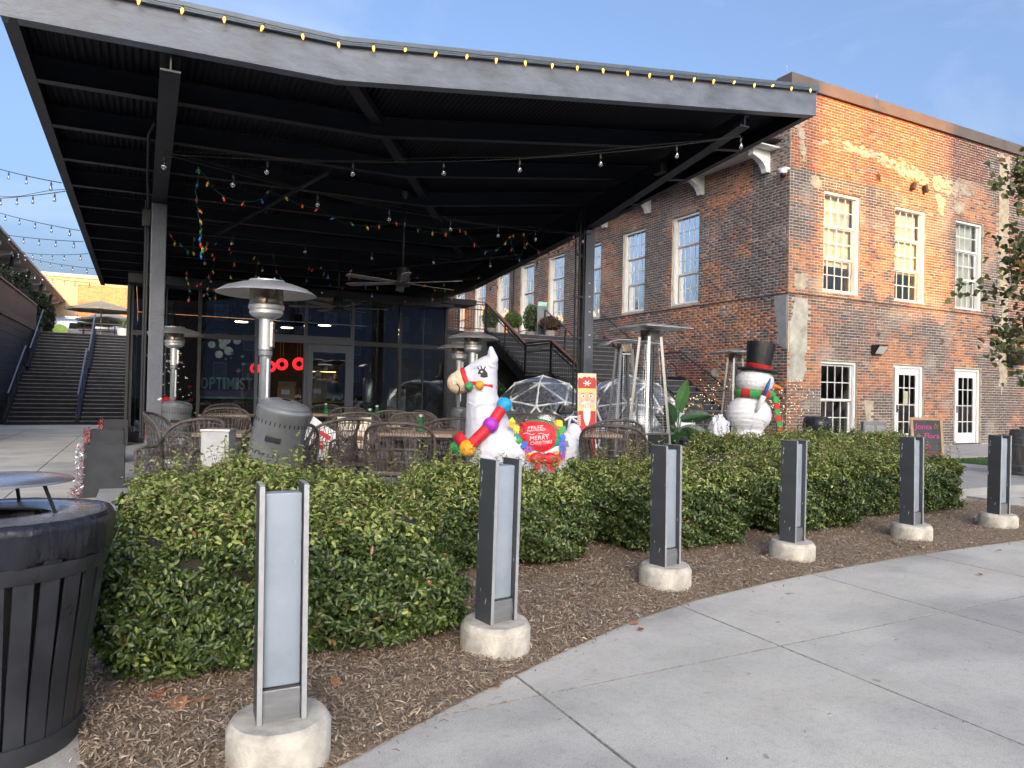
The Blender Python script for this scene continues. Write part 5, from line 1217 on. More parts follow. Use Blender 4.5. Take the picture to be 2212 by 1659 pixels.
# cement box behind the hedge, planters with tinsel, black planters
t = thing('cement_box', 'pale grey galvanised box standing behind the large hedge', 'box', ground_at(475, 6.3, 0.0), VR+.1)
MB().bbox((0, 0, .47), (.235, .22, .94), .006).build('body', mk('galvanised_sheet', (.42, .43, .43), rough=.55, metal=.2, var=.16, scale=9), t); MB().bbox((0, 0, .945), (.25, .235, .02), .004).build('lid', M_alu2, t)
def tinsel(path, r, cols, n, parent, name='tinsel', s=.018):
    P = []; C = []; seg = [Vector(p) for p in path]; k = len(seg)-1
    V = []; F = []; CC = []
    for i in range(n):
        u = random.random()*k; j = min(int(u), k-1); c = seg[j].lerp(seg[j+1], u-j); d = Vector((random.gauss(0, 1), random.gauss(0, 1), random.gauss(0, 1))).normalized(); q = c+d*r*random.uniform(.2, 1)
        w = d.cross(Vector((random.gauss(0, 1), random.gauss(0, 1), random.gauss(0, 1)))).normalized()*.0025; e = q+d*s+Vector((random.gauss(0, .4), random.gauss(0, .4), random.gauss(0, .4)))*s
        n0 = len(V); V += [q-w, q+w, e+w, e-w]; F.append((n0, n0+1, n0+2, n0+3)); col = cols[random.randrange(len(cols))]; CC += [col]*4
    o = np_mesh(name, V, F, M_tins, parent, np.array(CC)); tag(o, kind='stuff'); return o
M_tins = tint_mat('metallic_tinsel', rough=.22, mottle=.1); M_tins.node_tree.nodes['Principled BSDF'].inputs['Metallic'].default_value = .85
RED, SIL, GRN = [(.55, .02, .03), (.40, .01, .02)], [(.75, .75, .78), (.6, .6, .62)], [(.03, .36, .07), (.02, .25, .05)]
M_plbox = mk('grey_planter_box', (.050, .053, .060), rough=.8, spec=.15, var=.12)
for i, (px, D, w, lab) in enumerate(((252, 14.6, .46, 'farthest grey planter box wrapped in red tinsel'), (235, 11.3, .46, 'middle grey planter box with red tinsel'), (231, 8.6, .42, 'nearest grey planter box with silver and red tinsel'))):
    p = ground_at(px, D, 0.0); t = thing('planter_box', lab, 'planter', p, 0, 'planter boxes beside the plaza')
    H = .62
    for (c, s_) in (((0, -.2, H/2), (w, .03, H)), ((0, .2, H/2), (w, .03, H)), ((-w/2+.015, 0, H/2), (.03, .37, H)), ((w/2-.015, 0, H/2), (.03, .37, H))): MB().bbox(c, s_, .004).build('side', M_plbox, t)
    MB().box((0, 0, H-.08), (w-.07, .36, .04)).build('soil', mk('planter_soil', (.04, .03, .02), rough=.95), t)
    x = -w/2-.04; tinsel([(x, -.22, H+.02), (x, -.23, .35), (x-.02, -.20, .03)], .055, SIL if i == 2 else RED, 900, t); tinsel([(x+.02, .1, H), (x, 0, .3), (x, .1, .05)], .05, RED if i == 2 else SIL, 500, t)
t = thing('planter_tinsel_end', 'silver and red tinsel garland trailing on the ground by the bin', 'tinsel', ground_at(165, 8.2, 0)); tinsel([(0, 0, .05), (.05, .5, .06), (.02, 1.2, .3)], .07, SIL+RED, 1100, t)
for (px, D, w, d_, lab) in ((1500, 8.6, 1.5, .5, 'long low black planter behind the third hedge'), (1375, 9.0, .9, .5, 'black planter under the nearest pyramid heater'), (1450, 7.6, .9, .4, 'small black planter just behind the third hedge')):
    p = ground_at(px, D, PZ); t = thing('black_planter', lab, 'planter', p, VR+.25, 'black trough planters'); H = .50 if w > 1 else .44
    for (c, s_) in (((0, -d_/2, H/2), (w, .03, H)), ((0, d_/2, H/2), (w, .03, H)), ((-w/2+.015, 0, H/2), (.03, d_-.03, H)), ((w/2-.015, 0, H/2), (.03, d_-.03, H))): MB().bbox(c, s_, .004).build('side', M_blackmetal, t)
    MB().box((0, 0, H-.1), (w-.06, d_-.05, .03)).build('soil', mk('planter_soil', (.04, .03, .02), rough=.95), t)
# tiered tinsel tower by the column
t = thing('tinsel_gift_tower', 'tower of tinsel-wrapped boxes, red silver and green, by the column', 'decoration', ground_at(352, 14.0, PZ))
for k, (cols, w) in enumerate(((SIL, .52), (RED, .52), (GRN, .50), (SIL, .46), (RED, .44))):
    z0_ = .02+.20*k; b = MB(); b.bbox((0, 0, z0_+.095), (w, w, .18), .01); b.build('box', mk('tin_box_%d' % k, cols[1], rough=.4), t)
    P = []
    for q in range(5): z = z0_+.02+.04*q; P += [(-w/2, -w/2, z), (w/2, -w/2, z), (w/2, w/2, z), (-w/2, w/2, z), (-w/2, -w/2, z)]
    tinsel(P, .02, cols, 1600, t, s=.03)
t = thing('tinsel_post', 'tinsel-wrapped red and silver table leg under the snowman cushion', 'decoration', ground_at(745, 9.2, PZ))
for k in range(3): tinsel([(0, 0, .05+.2*k), (0, 0, .22+.2*k)], .09, RED if k % 2 else SIL, 500, t)
# ================================================================== INFLATABLES AND DECORATIONS
from mathutils.bvhtree import BVHTree
def fuse(mb, voxel=.02, smooth=6):
    me = bpy.data.meshes.new('tmp'); me.from_pydata(mb.v, [], mb.f); me.update(); o = bpy.data.objects.new('tmp', me); COL.objects.link(o)
    m = o.modifiers.new('r', 'REMESH'); m.mode = 'VOXEL'; m.voxel_size = voxel; s = o.modifiers.new('s', 'SMOOTH'); s.iterations = smooth; s.factor = .5
    out = bpy.data.meshes.new_from_object(o.evaluated_get(bpy.context.evaluated_depsgraph_get())); bpy.data.objects.remove(o); bpy.data.meshes.remove(me); out.materials.clear(); return out
def capsule(mb, a, b, ra, rb, n=8, seg=16):
    a, b = Vector(a), Vector(b)
    for i in range(n+1): t = i/n; mb.ell(a.lerp(b, t), ra+(rb-ra)*t, seg, 10)
def bvh_of(me): return BVHTree.FromPolygons([v.co[:] for v in me.vertices], [p.vertices[:] for p in me.polygons])
def decal(name, poly, bvh, mat, parent, lift=.004, sub=1, yfrom=-3):
    """flat print following the surface: polygon in (x,z), thrown along +y onto the surface"""
    b = MB(); cx, cz = sum(p[0] for p in poly)/len(poly), sum(p[1] for p in poly)/len(poly); rings = 3; vs = []; last = None
    for r in range(rings+1):
        for (x, z) in poly:
            q = (cx+(x-cx)*r/rings, cz+(z-cz)*r/rings); h = bvh.ray_cast(Vector((q[0], yfrom, q[1])), Vector((0, 1, 0)))
            y = h[0].y-lift if h[0] is not None else (last if last is not None else -.1); last = y; vs.append((q[0], y, q[1]))
    n = len(poly); fs = []
    for r in range(rings):
        for i in range(n): fs.append((r*n+i, r*n+(i+1) % n, (r+1)*n+(i+1) % n, (r+1)*n+i))
    b.add(vs, fs); return b.build(name, mat, parent)
def fabric(name, col, var=.06, bump=.9, bs=13): return mk(name, col, rough=.5, var=var, scale=6, bump=bump, bscale=bs, spec=.4, bd=.03)
F_white = mk('white_inflatable_nylon', (.60, .61, .69), rough=.55, var=.03, scale=5, bump=.35, bscale=14, bd=.03)
F_red, F_green, F_blue, F_yel, F_pur, F_cream = fabric('red_nylon', (.62, .02, .035)), fabric('green_nylon', (.03, .30, .10)), fabric('blue_nylon', (.02, .32, .62)), fabric('yellow_nylon', (.85, .36, .02)), fabric('purple_nylon', (.42, .04, .48)), fabric('cream_nylon', (.72, .57, .40))
M_ink = mk('black_print', (.012, .012, .015), rough=.6)
LK = .001404
def lx(xc): return (xc-1385)*LK
def lz(yc): return 2.651-LK*yc-PZ
lp = ground_at(1073.9, 8.05, PZ)
ll = thing('inflatable_llama', 'white inflatable llama with red bridle, ball garland and holiday saddle', 'inflatable', lp, VR)
b = MB()
capsule(b, (lx(1268), 0, lz(790)), (lx(1265), 0, lz(1000)), .165, .178); capsule(b, (lx(1300), 0, lz(735)), (lx(1165), 0, lz(825)), .125, .130)
capsule(b, (lx(1265), 0, lz(1000)), (lx(1355), 0, lz(1400)), .182, .315); capsule(b, (lx(1355), 0, lz(1400)), (lx(1380), 0, lz(1640)), .315, .29)
capsule(b, (lx(1450), 0, lz(1420)), (lx(1830), 0, lz(1430)), .33, .31); capsule(b, (lx(1900), 0, lz(1400)), (lx(1900), 0, lz(1560)), .24, .22)
for (x, y) in ((1290, -.14), (1400, .14), (1800, -.14), (1880, .14)): capsule(b, (lx(x), y, lz(1500)), (lx(x), y, lz(1770)), .12, .105, 6)
capsule(b, (lx(1335), .05, lz(680)), (lx(1330), .05, lz(590)), .065, .032, 5); capsule(b, (lx(1345), -.06, lz(680)), (lx(1328), -.06, lz(592)), .065, .030, 5)
me = fuse(b, .016, 4)
from mathutils import noise as mnoise
def wrinkle(me, amp, sc):
    me.update(); nrm = [v.normal.copy() for v in me.vertices]
    for v, n_ in zip(me.vertices, nrm):
        p = v.co*sc; a = 1-abs(mnoise.noise(Vector((p.x*.8, p.y*.8, p.z*1.7)))*2); c = 1-abs(mnoise.noise(p*2.3+Vector((7, 3, 1)))*2)
        low = 1.0+1.2*max(0, min(1, (1.0-v.co.z)/.5)); v.co += n_*(amp*(a*a*.8+.45*c*c-.6)*low)
wrinkle(me, .0048, 6.0); lbv = bvh_of(me); link_mesh('body', me, F_white, ll, True)
b = MB(); b.ell((lx(1068), 0, lz(872)), (.125, .125, .128), 22, 14); b.ell((lx(1105), 0, lz(852)), (.125, .140, .140), 22, 14); me = fuse(b, .014, 4); mbv = bvh_of(me); link_mesh('muzzle', me, F_cream, ll, True)
def ring(name, c, r, axis, mat, w=.02, par=None, sq=1.0):
    m = MB(); m.lathe([(r-.004, -w), (r+.006, -w*.8), (r+.009, 0), (r+.006, w*.8), (r-.004, w)], 36, c, axis, cap=False); return m.build(name, mat, par or ll, smooth=True)
ring('bridle', (lx(1138), 0, lz(855)), .152, (-.93, 0, -.36), F_red, .028)
st_ = [(lx(1150)+.0, lz(870))]
decal('bridle', [(lx(1165), lz(858)), (lx(1260), lz(862)), (lx(1383), lz(880)), (lx(1383), lz(915)), (lx(1260), lz(898)), (lx(1165), lz(885))], lbv, F_red, ll, .008)
for (x, y, r, m_, yy) in ((1163, 898, .047, F_green, -.165), (1250, 888, .05, F_yel, -.190)): MB().ell((lx(x), yy, lz(y)), r, 16, 10, jit=.02).build('bridle_ball', m_, ll, smooth=True)
eye = [(lx(1232), lz(800)), (lx(1238), lz(770)), (lx(1262), lz(755)), (lx(1285), lz(762)), (lx(1308), lz(790)), (lx(1312), lz(822)), (lx(1280), lz(830)), (lx(1252), lz(822)), (lx(1254), lz(800))]
decal('eye', eye, lbv, M_ink, ll, .005); decal('eye_glint', [(lx(1262)+.012*math.cos(a), lz(782)+.012*math.sin(a)) for a in [k*.7 for k in range(9)]], lbv, F_white, ll, .008)
for (x0_, y0_, x1_, y1_) in ((1240, 765, 1228, 745), (1262, 757, 1256, 737), (1282, 762, 1290, 738)): decal('eyelash', [(lx(x0_-6), lz(y0_)), (lx(x0_+6), lz(y0_)), (lx(x1_+5), lz(y1_)), (lx(x1_-5), lz(y1_))], lbv, M_ink, ll, .006)
pts = []
for (x, y) in ((1066, 880), (1082, 895), (1088, 915), (1084, 938), (1070, 960)): h = mbv.ray_cast(Vector((lx(x), -3, lz(y))), Vector((0, 1, 0)))[0]; pts.append((lx(x), (h.y if h is not None else -.05)-.003, lz(y)))
MB().tube(pts, .007, 6).build('mouth', M_ink, ll, smooth=True)
def gar(xc, yc, y): return Vector((lx(xc), y, lz(yc)))
G0, G1, G2, G3, G4 = gar(1445, 1040, -.20), gar(1345, 1195, -.30), gar(1235, 1330, -.34), gar(1170, 1375, -.36), gar(1085, 1375, -.20)
for (a, c) in ((G0, G1), (G1, G3), (G3, gar(1095, 1290, -.25))): MB().tube([a, a.lerp(c, .33), a.lerp(c, .66), c], .062, 14).build('garland_tube', F_red, ll, smooth=True)
for (c, r, m_) in ((G0, .086, F_blue), (G1, .088, F_pur), (G3, .090, F_yel), (G4, .078, F_green)):
    o = MB().ell(c, r, 20, 12, jit=.012).build('garland_ball', m_, ll, smooth=True)
# saddle
def disc_patch(name, cx, cz, rx, rz_, lift, mat): return decal(name, [(cx+rx*math.cos(2*PI*k/28), cz+rz_*math.sin(2*PI*k/28)) for k in range(28)], lbv, mat, ll, lift)
sx_, sz_ = lx(1720), lz(1300)
b = MB(); b.ell((sx_, -.20, sz_), (.275, .13, .225), 30, 16); me = fuse(b, .016, 4); sbv = bvh_of(me); link_mesh('saddle_wreath', me, F_green, ll, True)
def chaikin(p, n=2):
    for _ in range(n): p = [q for i in range(len(p)) for q in ((p[i][0]*.75+p[(i+1) % len(p)][0]*.25, p[i][1]*.75+p[(i+1) % len(p)][1]*.25), (p[i][0]*.25+p[(i+1) % len(p)][0]*.75, p[i][1]*.25+p[(i+1) % len(p)][1]*.75))]
    return p
decal('saddle_panel', chaikin([(sx_-.25, sz_+.16), (sx_-.10, sz_+.20), (sx_+.05, sz_+.20), (sx_+.16, sz_+.16), (sx_+.195, sz_+.05), (sx_+.17, sz_-.06), (sx_+.08, sz_-.135), (sx_-.03, sz_-.13), (sx_-.13, sz_-.07), (sx_-.20, sz_+.03)]), sbv, F_red, ll, .012)
def saddle_text(body, xc, yc, size, w, nm):
    o = text_mesh(nm, body, size, mk('white_print', (.8, .8, .8), rough=.6), ll, .001, .0, squash=1.15, width=w); y = sbv.ray_cast(Vector((lx(xc), -3, lz(yc))), Vector((0, 1, 0)))[0].y-.022
    for v in o.data.vertices:
        X, Z = lx(xc)+v.co.x, lz(yc)+v.co.y; h = sbv.ray_cast(Vector((X, -3, Z)), Vector((0, 1, 0)))[0]; yy = (h.y if h is not None else y)-.016; v.co = (X, yy-(.002 if v.co.z > 0 else 0), Z+.10*(X-lx(xc)))
    return o
saddle_text('FELIZ', 1690, 1206, .036, .165, 'lettering'); saddle_text('NAVIDAD', 1697, 1228, .028, .195, 'lettering'); saddle_text('MERRY', 1722, 1286, .056, .205, 'lettering'); saddle_text('CHRISTMAS', 1738, 1323, .046, .235, 'lettering')
for s in (-1, 1):
    b = MB(); pts = []
    for k in range(12): u = k/11; X = sx_-.03+s*(.02+.12*u); Z = sz_+.062+.008*math.sin(u*6.5)*s+.012*(X-sx_); h = sbv.ray_cast(Vector((X, -3, Z)), Vector((0, 1, 0)))[0]; pts.append((X, h.y-.016, Z))
    b.tube(pts, .0035, 4); b.build('scroll', mk('white_print', (.8, .8, .8)), ll)
bw = MB(); bw.ell((lx(1760)-.07, -.36, lz(1440)), (.085, .05, .065), 14, 9, jit=.05); bw.ell((lx(1760)+.07, -.36, lz(1440)), (.085, .05, .065), 14, 9, jit=.05); bw.ell((lx(1760), -.38, lz(1440)), (.04, .04, .04), 10, 7)
me = fuse(bw, .012, 3); link_mesh('bow', me, F_red, ll, True)
for s in (-1, 1): MB().prism([(lx(1760), -.37, lz(1450)), (lx(1760)+s*.05, -.37, lz(1460)), (lx(1760)+s*.13, -.36, lz(1540)), (lx(1760)+s*.07, -.36, lz(1550))], (0, 0, 0), (0, .006, 0)).build('bow_tail', F_red, ll)
RB = [(.75, .10, .05), (.85, .40, .03), (.85, .72, .05), (.05, .35, .10), (.03, .16, .60), (.30, .05, .45)]
for side, pts in ((0, [(1520, 1175), (1545, 1215), (1560, 1260), (1580, 1300), (1600, 1345), (1630, 1390), (1650, 1430)]), (1, [(1860, 1180), (1890, 1225), (1905, 1280), (1910, 1330), (1915, 1370), (1890, 1420), (1860, 1470)])):
    for i, (x, y) in enumerate(pts):
        for j in range(3):
            cx_, cz_ = lx(x+random.uniform(-18, 18)), lz(y+random.uniform(-15, 15)); w = .048; a = random.uniform(-.9, .9); h = lbv.ray_cast(Vector((cx_, -3, cz_)), Vector((0, 1, 0)))[0]; yy = min((h.y if h is not None else -.2), -.24)-random.uniform(.01, .04)
            q = [(cx_+w*math.cos(a+k*PI/2)*(1.2 if k % 2 else .8), yy+random.uniform(-.012, .012), cz_+w*math.sin(a+k*PI/2)) for k in range(4)]
            MB().add(q, [(0, 1, 2, 3)]).build('fringe_flag', mk('flag_%d' % ((i+j) % 6), RB[(i+j) % 6], rough=.6), ll)
MB().ell((lx(2005), -.02, lz(1265)), (.095, .085, .125), 16, 10, jit=.03).build('tail', F_white, ll, smooth=True)
for (pts_, dn) in (([(1135, 770), (1180, 745), (1230, 725), (1280, 712), (1330, 720), (1375, 735)], 30), ([(1150, 1010), (1190, 1030), (1240, 1035), (1290, 1025), (1340, 1030), (1380, 1020)], 32)):   # torn-edge ruffles of loose cloth
    tp = []; bt_ = []
    for k in range(len(pts_)-1):
        for q in range(4):
            u = q/4; x, y = pts_[k][0]*(1-u)+pts_[k+1][0]*u, pts_[k][1]*(1-u)+pts_[k+1][1]*u; h = lbv.ray_cast(Vector((lx(x), -3, lz(y))), Vector((0, 1, 0)))[0]
            if h is None: continue
            tp.append((lx(x), h.y-.003, lz(y))); bt_.append((lx(x)+random.uniform(-.006, .006), h.y-random.uniform(.012, .028), lz(y+dn*(random.uniform(.35, 1.15) if q % 2 else random.uniform(.2, .6)))))
    m_ = MB(); n_ = len(tp); m_.add(tp+bt_, [(i_, i_+1, n_+i_+1, n_+i_) for i_ in range(n_-1)]); m_.build('ruffle', F_white, ll)
# ---- snowman
SD_ = 13.3; SK = SD_/1540
def sx2(x): return (x-1628)*SK
def sz2(y): return 1.32-(y-860.5)*SK-PZ
sm = thing('snowman_figure', 'large white tinsel snowman with black top hat and striped scarf', 'snowman', ground_at(1628, SD_, PZ), VR, scale=(.93, .93, 1.0))
def fuzz(name, col, bump=1.0): return mk(name, col, rough=.8, var=.10, scale=40, bump=bump, bscale=70, stretch=(1, 1, 2.2))
F_snow = mk('white_tinsel_plush', (.72, .73, .76), rough=.75, var=.09, scale=30, bump=.9, bscale=26, stretch=(.6, .6, 3.2))
def ribbed(parts, name, mat, par):
    b = MB()
    for (c, r) in parts: b.ell(c, r, 40, 28)
    me = fuse(b, .024, 6)
    for v in me.vertices:
        k = 1+.010*math.sin(v.co.z*75+2*math.sin(v.co.x*5)); v.co.x *= k; v.co.y *= k
    return link_mesh(name, me, mat, par, True)
ribbed([((sx2(1617), 0, sz2(895)), (.445, .42, .36)), ((sx2(1617), 0, sz2(955)), (.40, .38, .30)), ((sx2(1612), 0, .16), (.62, .58, .20))], 'body', F_snow, sm); ribbed([((sx2(1630), 0, sz2(824)), (.37, .36, .275))], 'head', F_snow, sm)
hat = MB(); F_hat = mk('black_tinsel', (.012, .012, .014), rough=.45, var=.5, scale=60, bump=1.0, bscale=60)
hz0 = sz2(800); ho = thing('tmp', None, None); COL.objects.unlink(ho); bpy.data.objects.remove(ho)
h1 = MB(); h1.lathe([(.235, .0), (.25, .2), (.285, .50), (.28, .52), (0, .525)], 36); o = h1.build('hat_crown', F_hat, sm, angle=40); o.location = (sx2(1637), 0, hz0); o.rotation_euler = (0, rad(7), 0)
h2 = MB(); h2.lathe([(.0, -.01), (.39, -.02), (.40, .0), (.38, .02), (.0, .022)], 40); o2 = h2.build('hat_brim', F_hat, sm, angle=40); o2.location = (sx2(1637), 0, hz0); o2.rotation_euler = (0, rad(7), 0)
b = MB()
for k in range(4): b.lathe([(.243+.002*k, .035+.02*k), (.252, .045+.02*k), (.243, .055+.02*k)], 36, cap=False)
o3 = b.build('hat_band', mk('red_cord', (.50, .02, .02), rough=.5), sm); o3.location = (sx2(1637), 0, hz0); o3.rotation_euler = (rad(3), rad(9), 0)
MB().lathe([(.045, 0), (.036, .10), (.02, .19), (.0, .225)], 14, (sx2(1668), -.06, sz2(832)), (.96, -.1, -.26)).build('nose', mk('orange_felt', (.75, .18, .02), rough=.7), sm, smooth=True)
for k in range(12):
    a0, a1 = 2*PI*k/12, 2*PI*(k+1)/12; b = MB(); vs = []
    for i in range(5):
        a = a0+(a1-a0)*i/4
        for (dr, dz) in ((0, -.075), (.035, -.04), (.045, 0), (.035, .045), (0, .075)): vs.append(((.345+dr)*math.cos(a)*1.04, (.345+dr)*math.sin(a), dz+.0*a))
    fs = [(i*5+j, (i+1)*5+j, (i+1)*5+j+1, i*5+j+1) for i in range(4) for j in range(4)]; b.add(vs, fs); o = b.build('scarf_block', mk('red_felt', (.50, .03, .03), rough=.8, bump=.4) if k % 2 else mk('green_felt', (.04, .33, .08), rough=.8, bump=.4), sm, smooth=True); o.location = (sx2(1630), 0, sz2(851)); o.rotation_euler = (0, rad(4), 0)
for k in range(6):
    z1, z2 = sz2(856+13*k), sz2(856+13*(k+1)); xa = sx2(1665+1.6*k*1.6); MB().prism([(xa-.05, -.34+.01*k, z1), (xa+.05, -.33+.01*k, z1), (xa+.07, -.33+.01*k, z2), (xa-.03, -.34+.01*k, z2)], (0, 0, 0), (0, .02, 0)).build('scarf_tail', MATS['red_felt'] if k % 2 else MATS['green_felt'], sm)
b = MB(); b.tube([(sx2(1617), -.42, sz2(889)), (sx2(1627), -.46, sz2(868)), (sx2(1632), -.47, sz2(855))], [.03, .05, .055], 12); b.build('arm', F_snow, sm, smooth=True)
b = MB(); b.tube([(sx2(1632), -.47, sz2(856)), (sx2(1640), -.48, sz2(835)), (sx2(1646), -.48, sz2(818))], [.05, .06, .02], 12, flat=.6); b.build('mitten', mk('blue_felt', (.02, .12, .36), rough=.7), sm, smooth=True)
MB().ell((sx2(1668), -.10, sz2(819)), .022, 10, 7).build('eye', M_black, sm, smooth=True)

# ---- nutcracker board (painted figure, flat in the place itself)
np_ = ground_at(1271, 9.9, PZ); nb = thing('nutcracker_board', 'leaning red nutcracker board standing by the right column', 'sign', np_, VR+rad(4), rot=(rad(-5), 0, VR+rad(4)))
NW, NH = .262, 1.53
MB().box((0, .012, NH/2), (NW, .022, NH)).build('panel', mk('cream_painted_wood', (.68, .60, .46), rough=.6, var=.06), nb)
MB().bar((.10, .02, .1), (.16, .35, .02), .03, .02).build('prop', M_wood, nb); MB().bar((.14, .02, NH-.2), (.17, .40, .0), .03, .02).build('prop', M_wood, nb)
def npnt(name, poly, col, k=1):
    b = MB(); b.prism([(x*NW/2, 0, NH-(NH-z)*.735) for x, z in poly], (0, -.0008*k, 0), (0, -.0008*k-.0006, 0)); return b.build(name, mk('paint_%d_%d_%d' % tuple(int(c*100) for c in col), col, rough=.6, var=.06), nb)
cr_, yl_, sk_, wh_ = (.45, .03, .03), (.72, .55, .18), (.72, .45, .30), (.75, .72, .66)
def disc(cx, cz, rx, rz_, n=16): return [(cx+rx*math.cos(2*PI*k/n), cz+rz_*math.sin(2*PI*k/n)) for k in range(n)]
T = NH
npnt('hat', [(-.95, T-.30), (.95, T-.30), (.98, T-.12), (.8, T-.07), (.5, T-.09), (.25, T-.06), (0, T-.08), (-.3, T-.06), (-.6, T-.10), (-.85, T-.08), (-.98, T-.13)], cr_)
npnt('hat_band', [(-.98, T-.36), (.98, T-.36), (.98, T-.29), (-.98, T-.29)], yl_, 2); npnt('face', [(-.85, T-.66), (.85, T-.66), (.9, T-.36), (-.9, T-.36)], sk_, 1)
for k in range(6):
    a = k*PI/3; npnt('snowflake_arm', [(.03*math.cos(a+1.57)*2, T-.19+.010*math.sin(a+1.57)), (.42*math.cos(a)+.05*math.cos(a+1.57), T-.19+.057*math.sin(a)+.008*math.sin(a+1.57)), (.42*math.cos(a)-.05*math.cos(a+1.57), T-.19+.057*math.sin(a)-.008*math.sin(a+1.57)), (-.03*math.cos(a+1.57)*2, T-.19-.010*math.sin(a+1.57))], wh_, 3)
for s in (-1, 1):
    npnt('eye_white', disc(s*.42, T-.44, .2, .028), wh_, 3); npnt('pupil', disc(s*.40, T-.44, .1, .017), (.05, .04, .04), 4); npnt('brow', [(s*.15, T-.395), (s*.45, T-.375), (s*.7, T-.395), (s*.45, T-.388)][::s], (.08, .04, .03), 3)
    npnt('cheek', disc(s*.6, T-.54, .2, .03), (.72, .28, .22), 2); npnt('moustache', [(0, T-.55), (s*.3, T-.53), (s*.7, T-.57), (s*.75, T-.53), (s*.6, T-.60), (s*.2, T-.585), (0, T-.575)][::s], wh_, 4)
npnt('nose', [(-.10, T-.42), (.10, T-.42), (.17, T-.53), (-.17, T-.53)], (.66, .36, .24), 3); npnt('mouth', [(-.36, T-.655), (.36, T-.655), (.36, T-.595), (-.36, T-.595)], (.25, .03, .03), 4)
for k in range(4):
    for r in range(2): npnt('tooth', [(-.32+.17*k, T-.652+.03*r), (-.18+.17*k, T-.652+.03*r), (-.18+.17*k, T-.628+.03*r), (-.32+.17*k, T-.628+.03*r)], wh_, 5)
npnt('coat', [(-.95, .42), (.95, .42), (.95, T-.68), (-.95, T-.68)], cr_); npnt('beard', [(-.40, T-.66), (.40, T-.66), (.36, T-.86), (.15, T-.99), (0, T-1.0), (-.15, T-.99), (-.36, T-.86)], wh_, 2); npnt('collar', [(-.95, T-.72), (-.42, T-.72), (-.42, T-.66), (-.95, T-.66)], yl_, 2); npnt('collar', [(.42, T-.72), (.95, T-.72), (.95, T-.66), (.42, T-.66)], yl_, 2)
for k in range(6): npnt('cane_stripe', [(-.92+.0*k, T-.82-.035*k), (-.66, T-.80-.035*k), (-.66, T-.817-.035*k), (-.92, T-.837-.035*k)], wh_, 3)
npnt('lower_coat', [(-.95, -.50), (.95, -.50), (.95, .02), (-.95, .02)], cr_, 1); npnt('hem', [(-.95, .36), (.95, .36), (.95, .42), (-.95, .42)], yl_, 2); npnt('boots', [(-.9, .02), (.9, .02), (.9, .34), (-.9, .34)], cr_, 1); npnt('sweet', disc(.05, .40, .4, .052), wh_, 3)
for k in range(5): a = k*1.256; npnt('sweet_stripe', [(.05, .40), (.05+.38*math.cos(a), .40+.05*math.sin(a)), (.05+.38*math.cos(a+.5), .40+.05*math.sin(a+.5))], cr_, 4)

# ---- clear igloo domes
M_strut = mk('white_pvc_tube', (.80, .82, .86), rough=.4, var=.03)
G_film = glass_mat('clear_pvc_film', tint=(.93, .95, .98), refl=.10, rough=.12, thru=.93, wav=1.0)
def streak_sheen(m, amt, col):  # paints pale streaks that stand for reflections on the clear film
    nt = m.node_tree; N = nt.nodes; L = nt.links; out = N['Material Output']; src = out.inputs[0].links[0].from_socket; d = N.new('ShaderNodeBsdfDiffuse'); d.inputs[0].default_value = (*col, 1); t_ = N.new('ShaderNodeBsdfTranslucent'); t_.inputs[0].default_value = (*col, 1); a = N.new('ShaderNodeMixShader'); a.inputs[0].default_value = .5; L.new(d.outputs[0], a.inputs[1]); L.new(t_.outputs[0], a.inputs[2])
    tc = N.new('ShaderNodeTexCoord'); n = N.new('ShaderNodeTexNoise'); n.inputs['Scale'].default_value = 5; n.inputs['Detail'].default_value = 6; mp = N.new('ShaderNodeMapping'); mp.inputs['Scale'].default_value = (6, 6, .7); L.new(tc.outputs['Object'], mp.inputs[0]); L.new(mp.outputs[0], n.inputs['Vector']); r_ = N.new('ShaderNodeMapRange'); r_.inputs[1].default_value = .42; r_.inputs[2].default_value = .72; r_.inputs[3].default_value = amt*.25; r_.inputs[4].default_value = amt*1.8; L.new(n.outputs['Fac'], r_.inputs[0])
    x = N.new('ShaderNodeMixShader'); L.new(r_.outputs[0], x.inputs[0]); L.new(src, x.inputs[1]); L.new(a.outputs[0], x.inputs[2]); L.new(x.outputs[0], out.inputs[0])
streak_sheen(G_film, .24, (.75, .80, .88))
def igloo(px, D, R, zc, label, rz=0):
    p = ground_at(px, D, PZ); t = thing('clear_igloo', label, 'igloo dome', p, rz, 'clear plastic dining igloos')
    bm = bmesh.new(); bmesh.ops.create_icosphere(bm, subdivisions=2, radius=R)
    ed = [(e.verts[0].co.copy(), e.verts[1].co.copy()) for e in bm.edges if min(e.verts[0].co.z, e.verts[1].co.z) > -.25]; vs = [v.co.copy() for v in bm.verts if v.co.z > -.25]; bm.free()
    off = Vector((0, 0, zc))
    for a, c in ed: MB().tube([a+off, c+off], .021, 6).build('strut', M_strut, t)
    for v in vs: MB().ell(v+off, .026, 8, 6).build('hub', M_strut, t)
    bm = bmesh.new(); bmesh.ops.create_icosphere(bm, subdivisions=4, radius=R-.028)
    bmesh.ops.delete(bm, geom=[v for v in bm.verts if v.co.z < -zc+.02], context='VERTS')
    for v in bm.verts: v.co = v.co*(1+.012*math.sin(v.co.x*23+v.co.z*31)*math.sin(v.co.y*27)+random.uniform(-.004, .004))+off
    me = bpy.data.meshes.new('film'); bm.to_mesh(me); bm.free(); link_mesh('film', me, G_film, t, True)
    return t
igloo(1172, 15.6, 1.17, .45, 'clear igloo dome over the llama back, left of column', .3)
igloo(1358, 15.0, 1.20, .45, 'clear igloo dome behind the nutcracker and pyramid heaters', .9)
igloo(1240, 12.9, .62, .30, 'small clear igloo side close to the right column', .2)

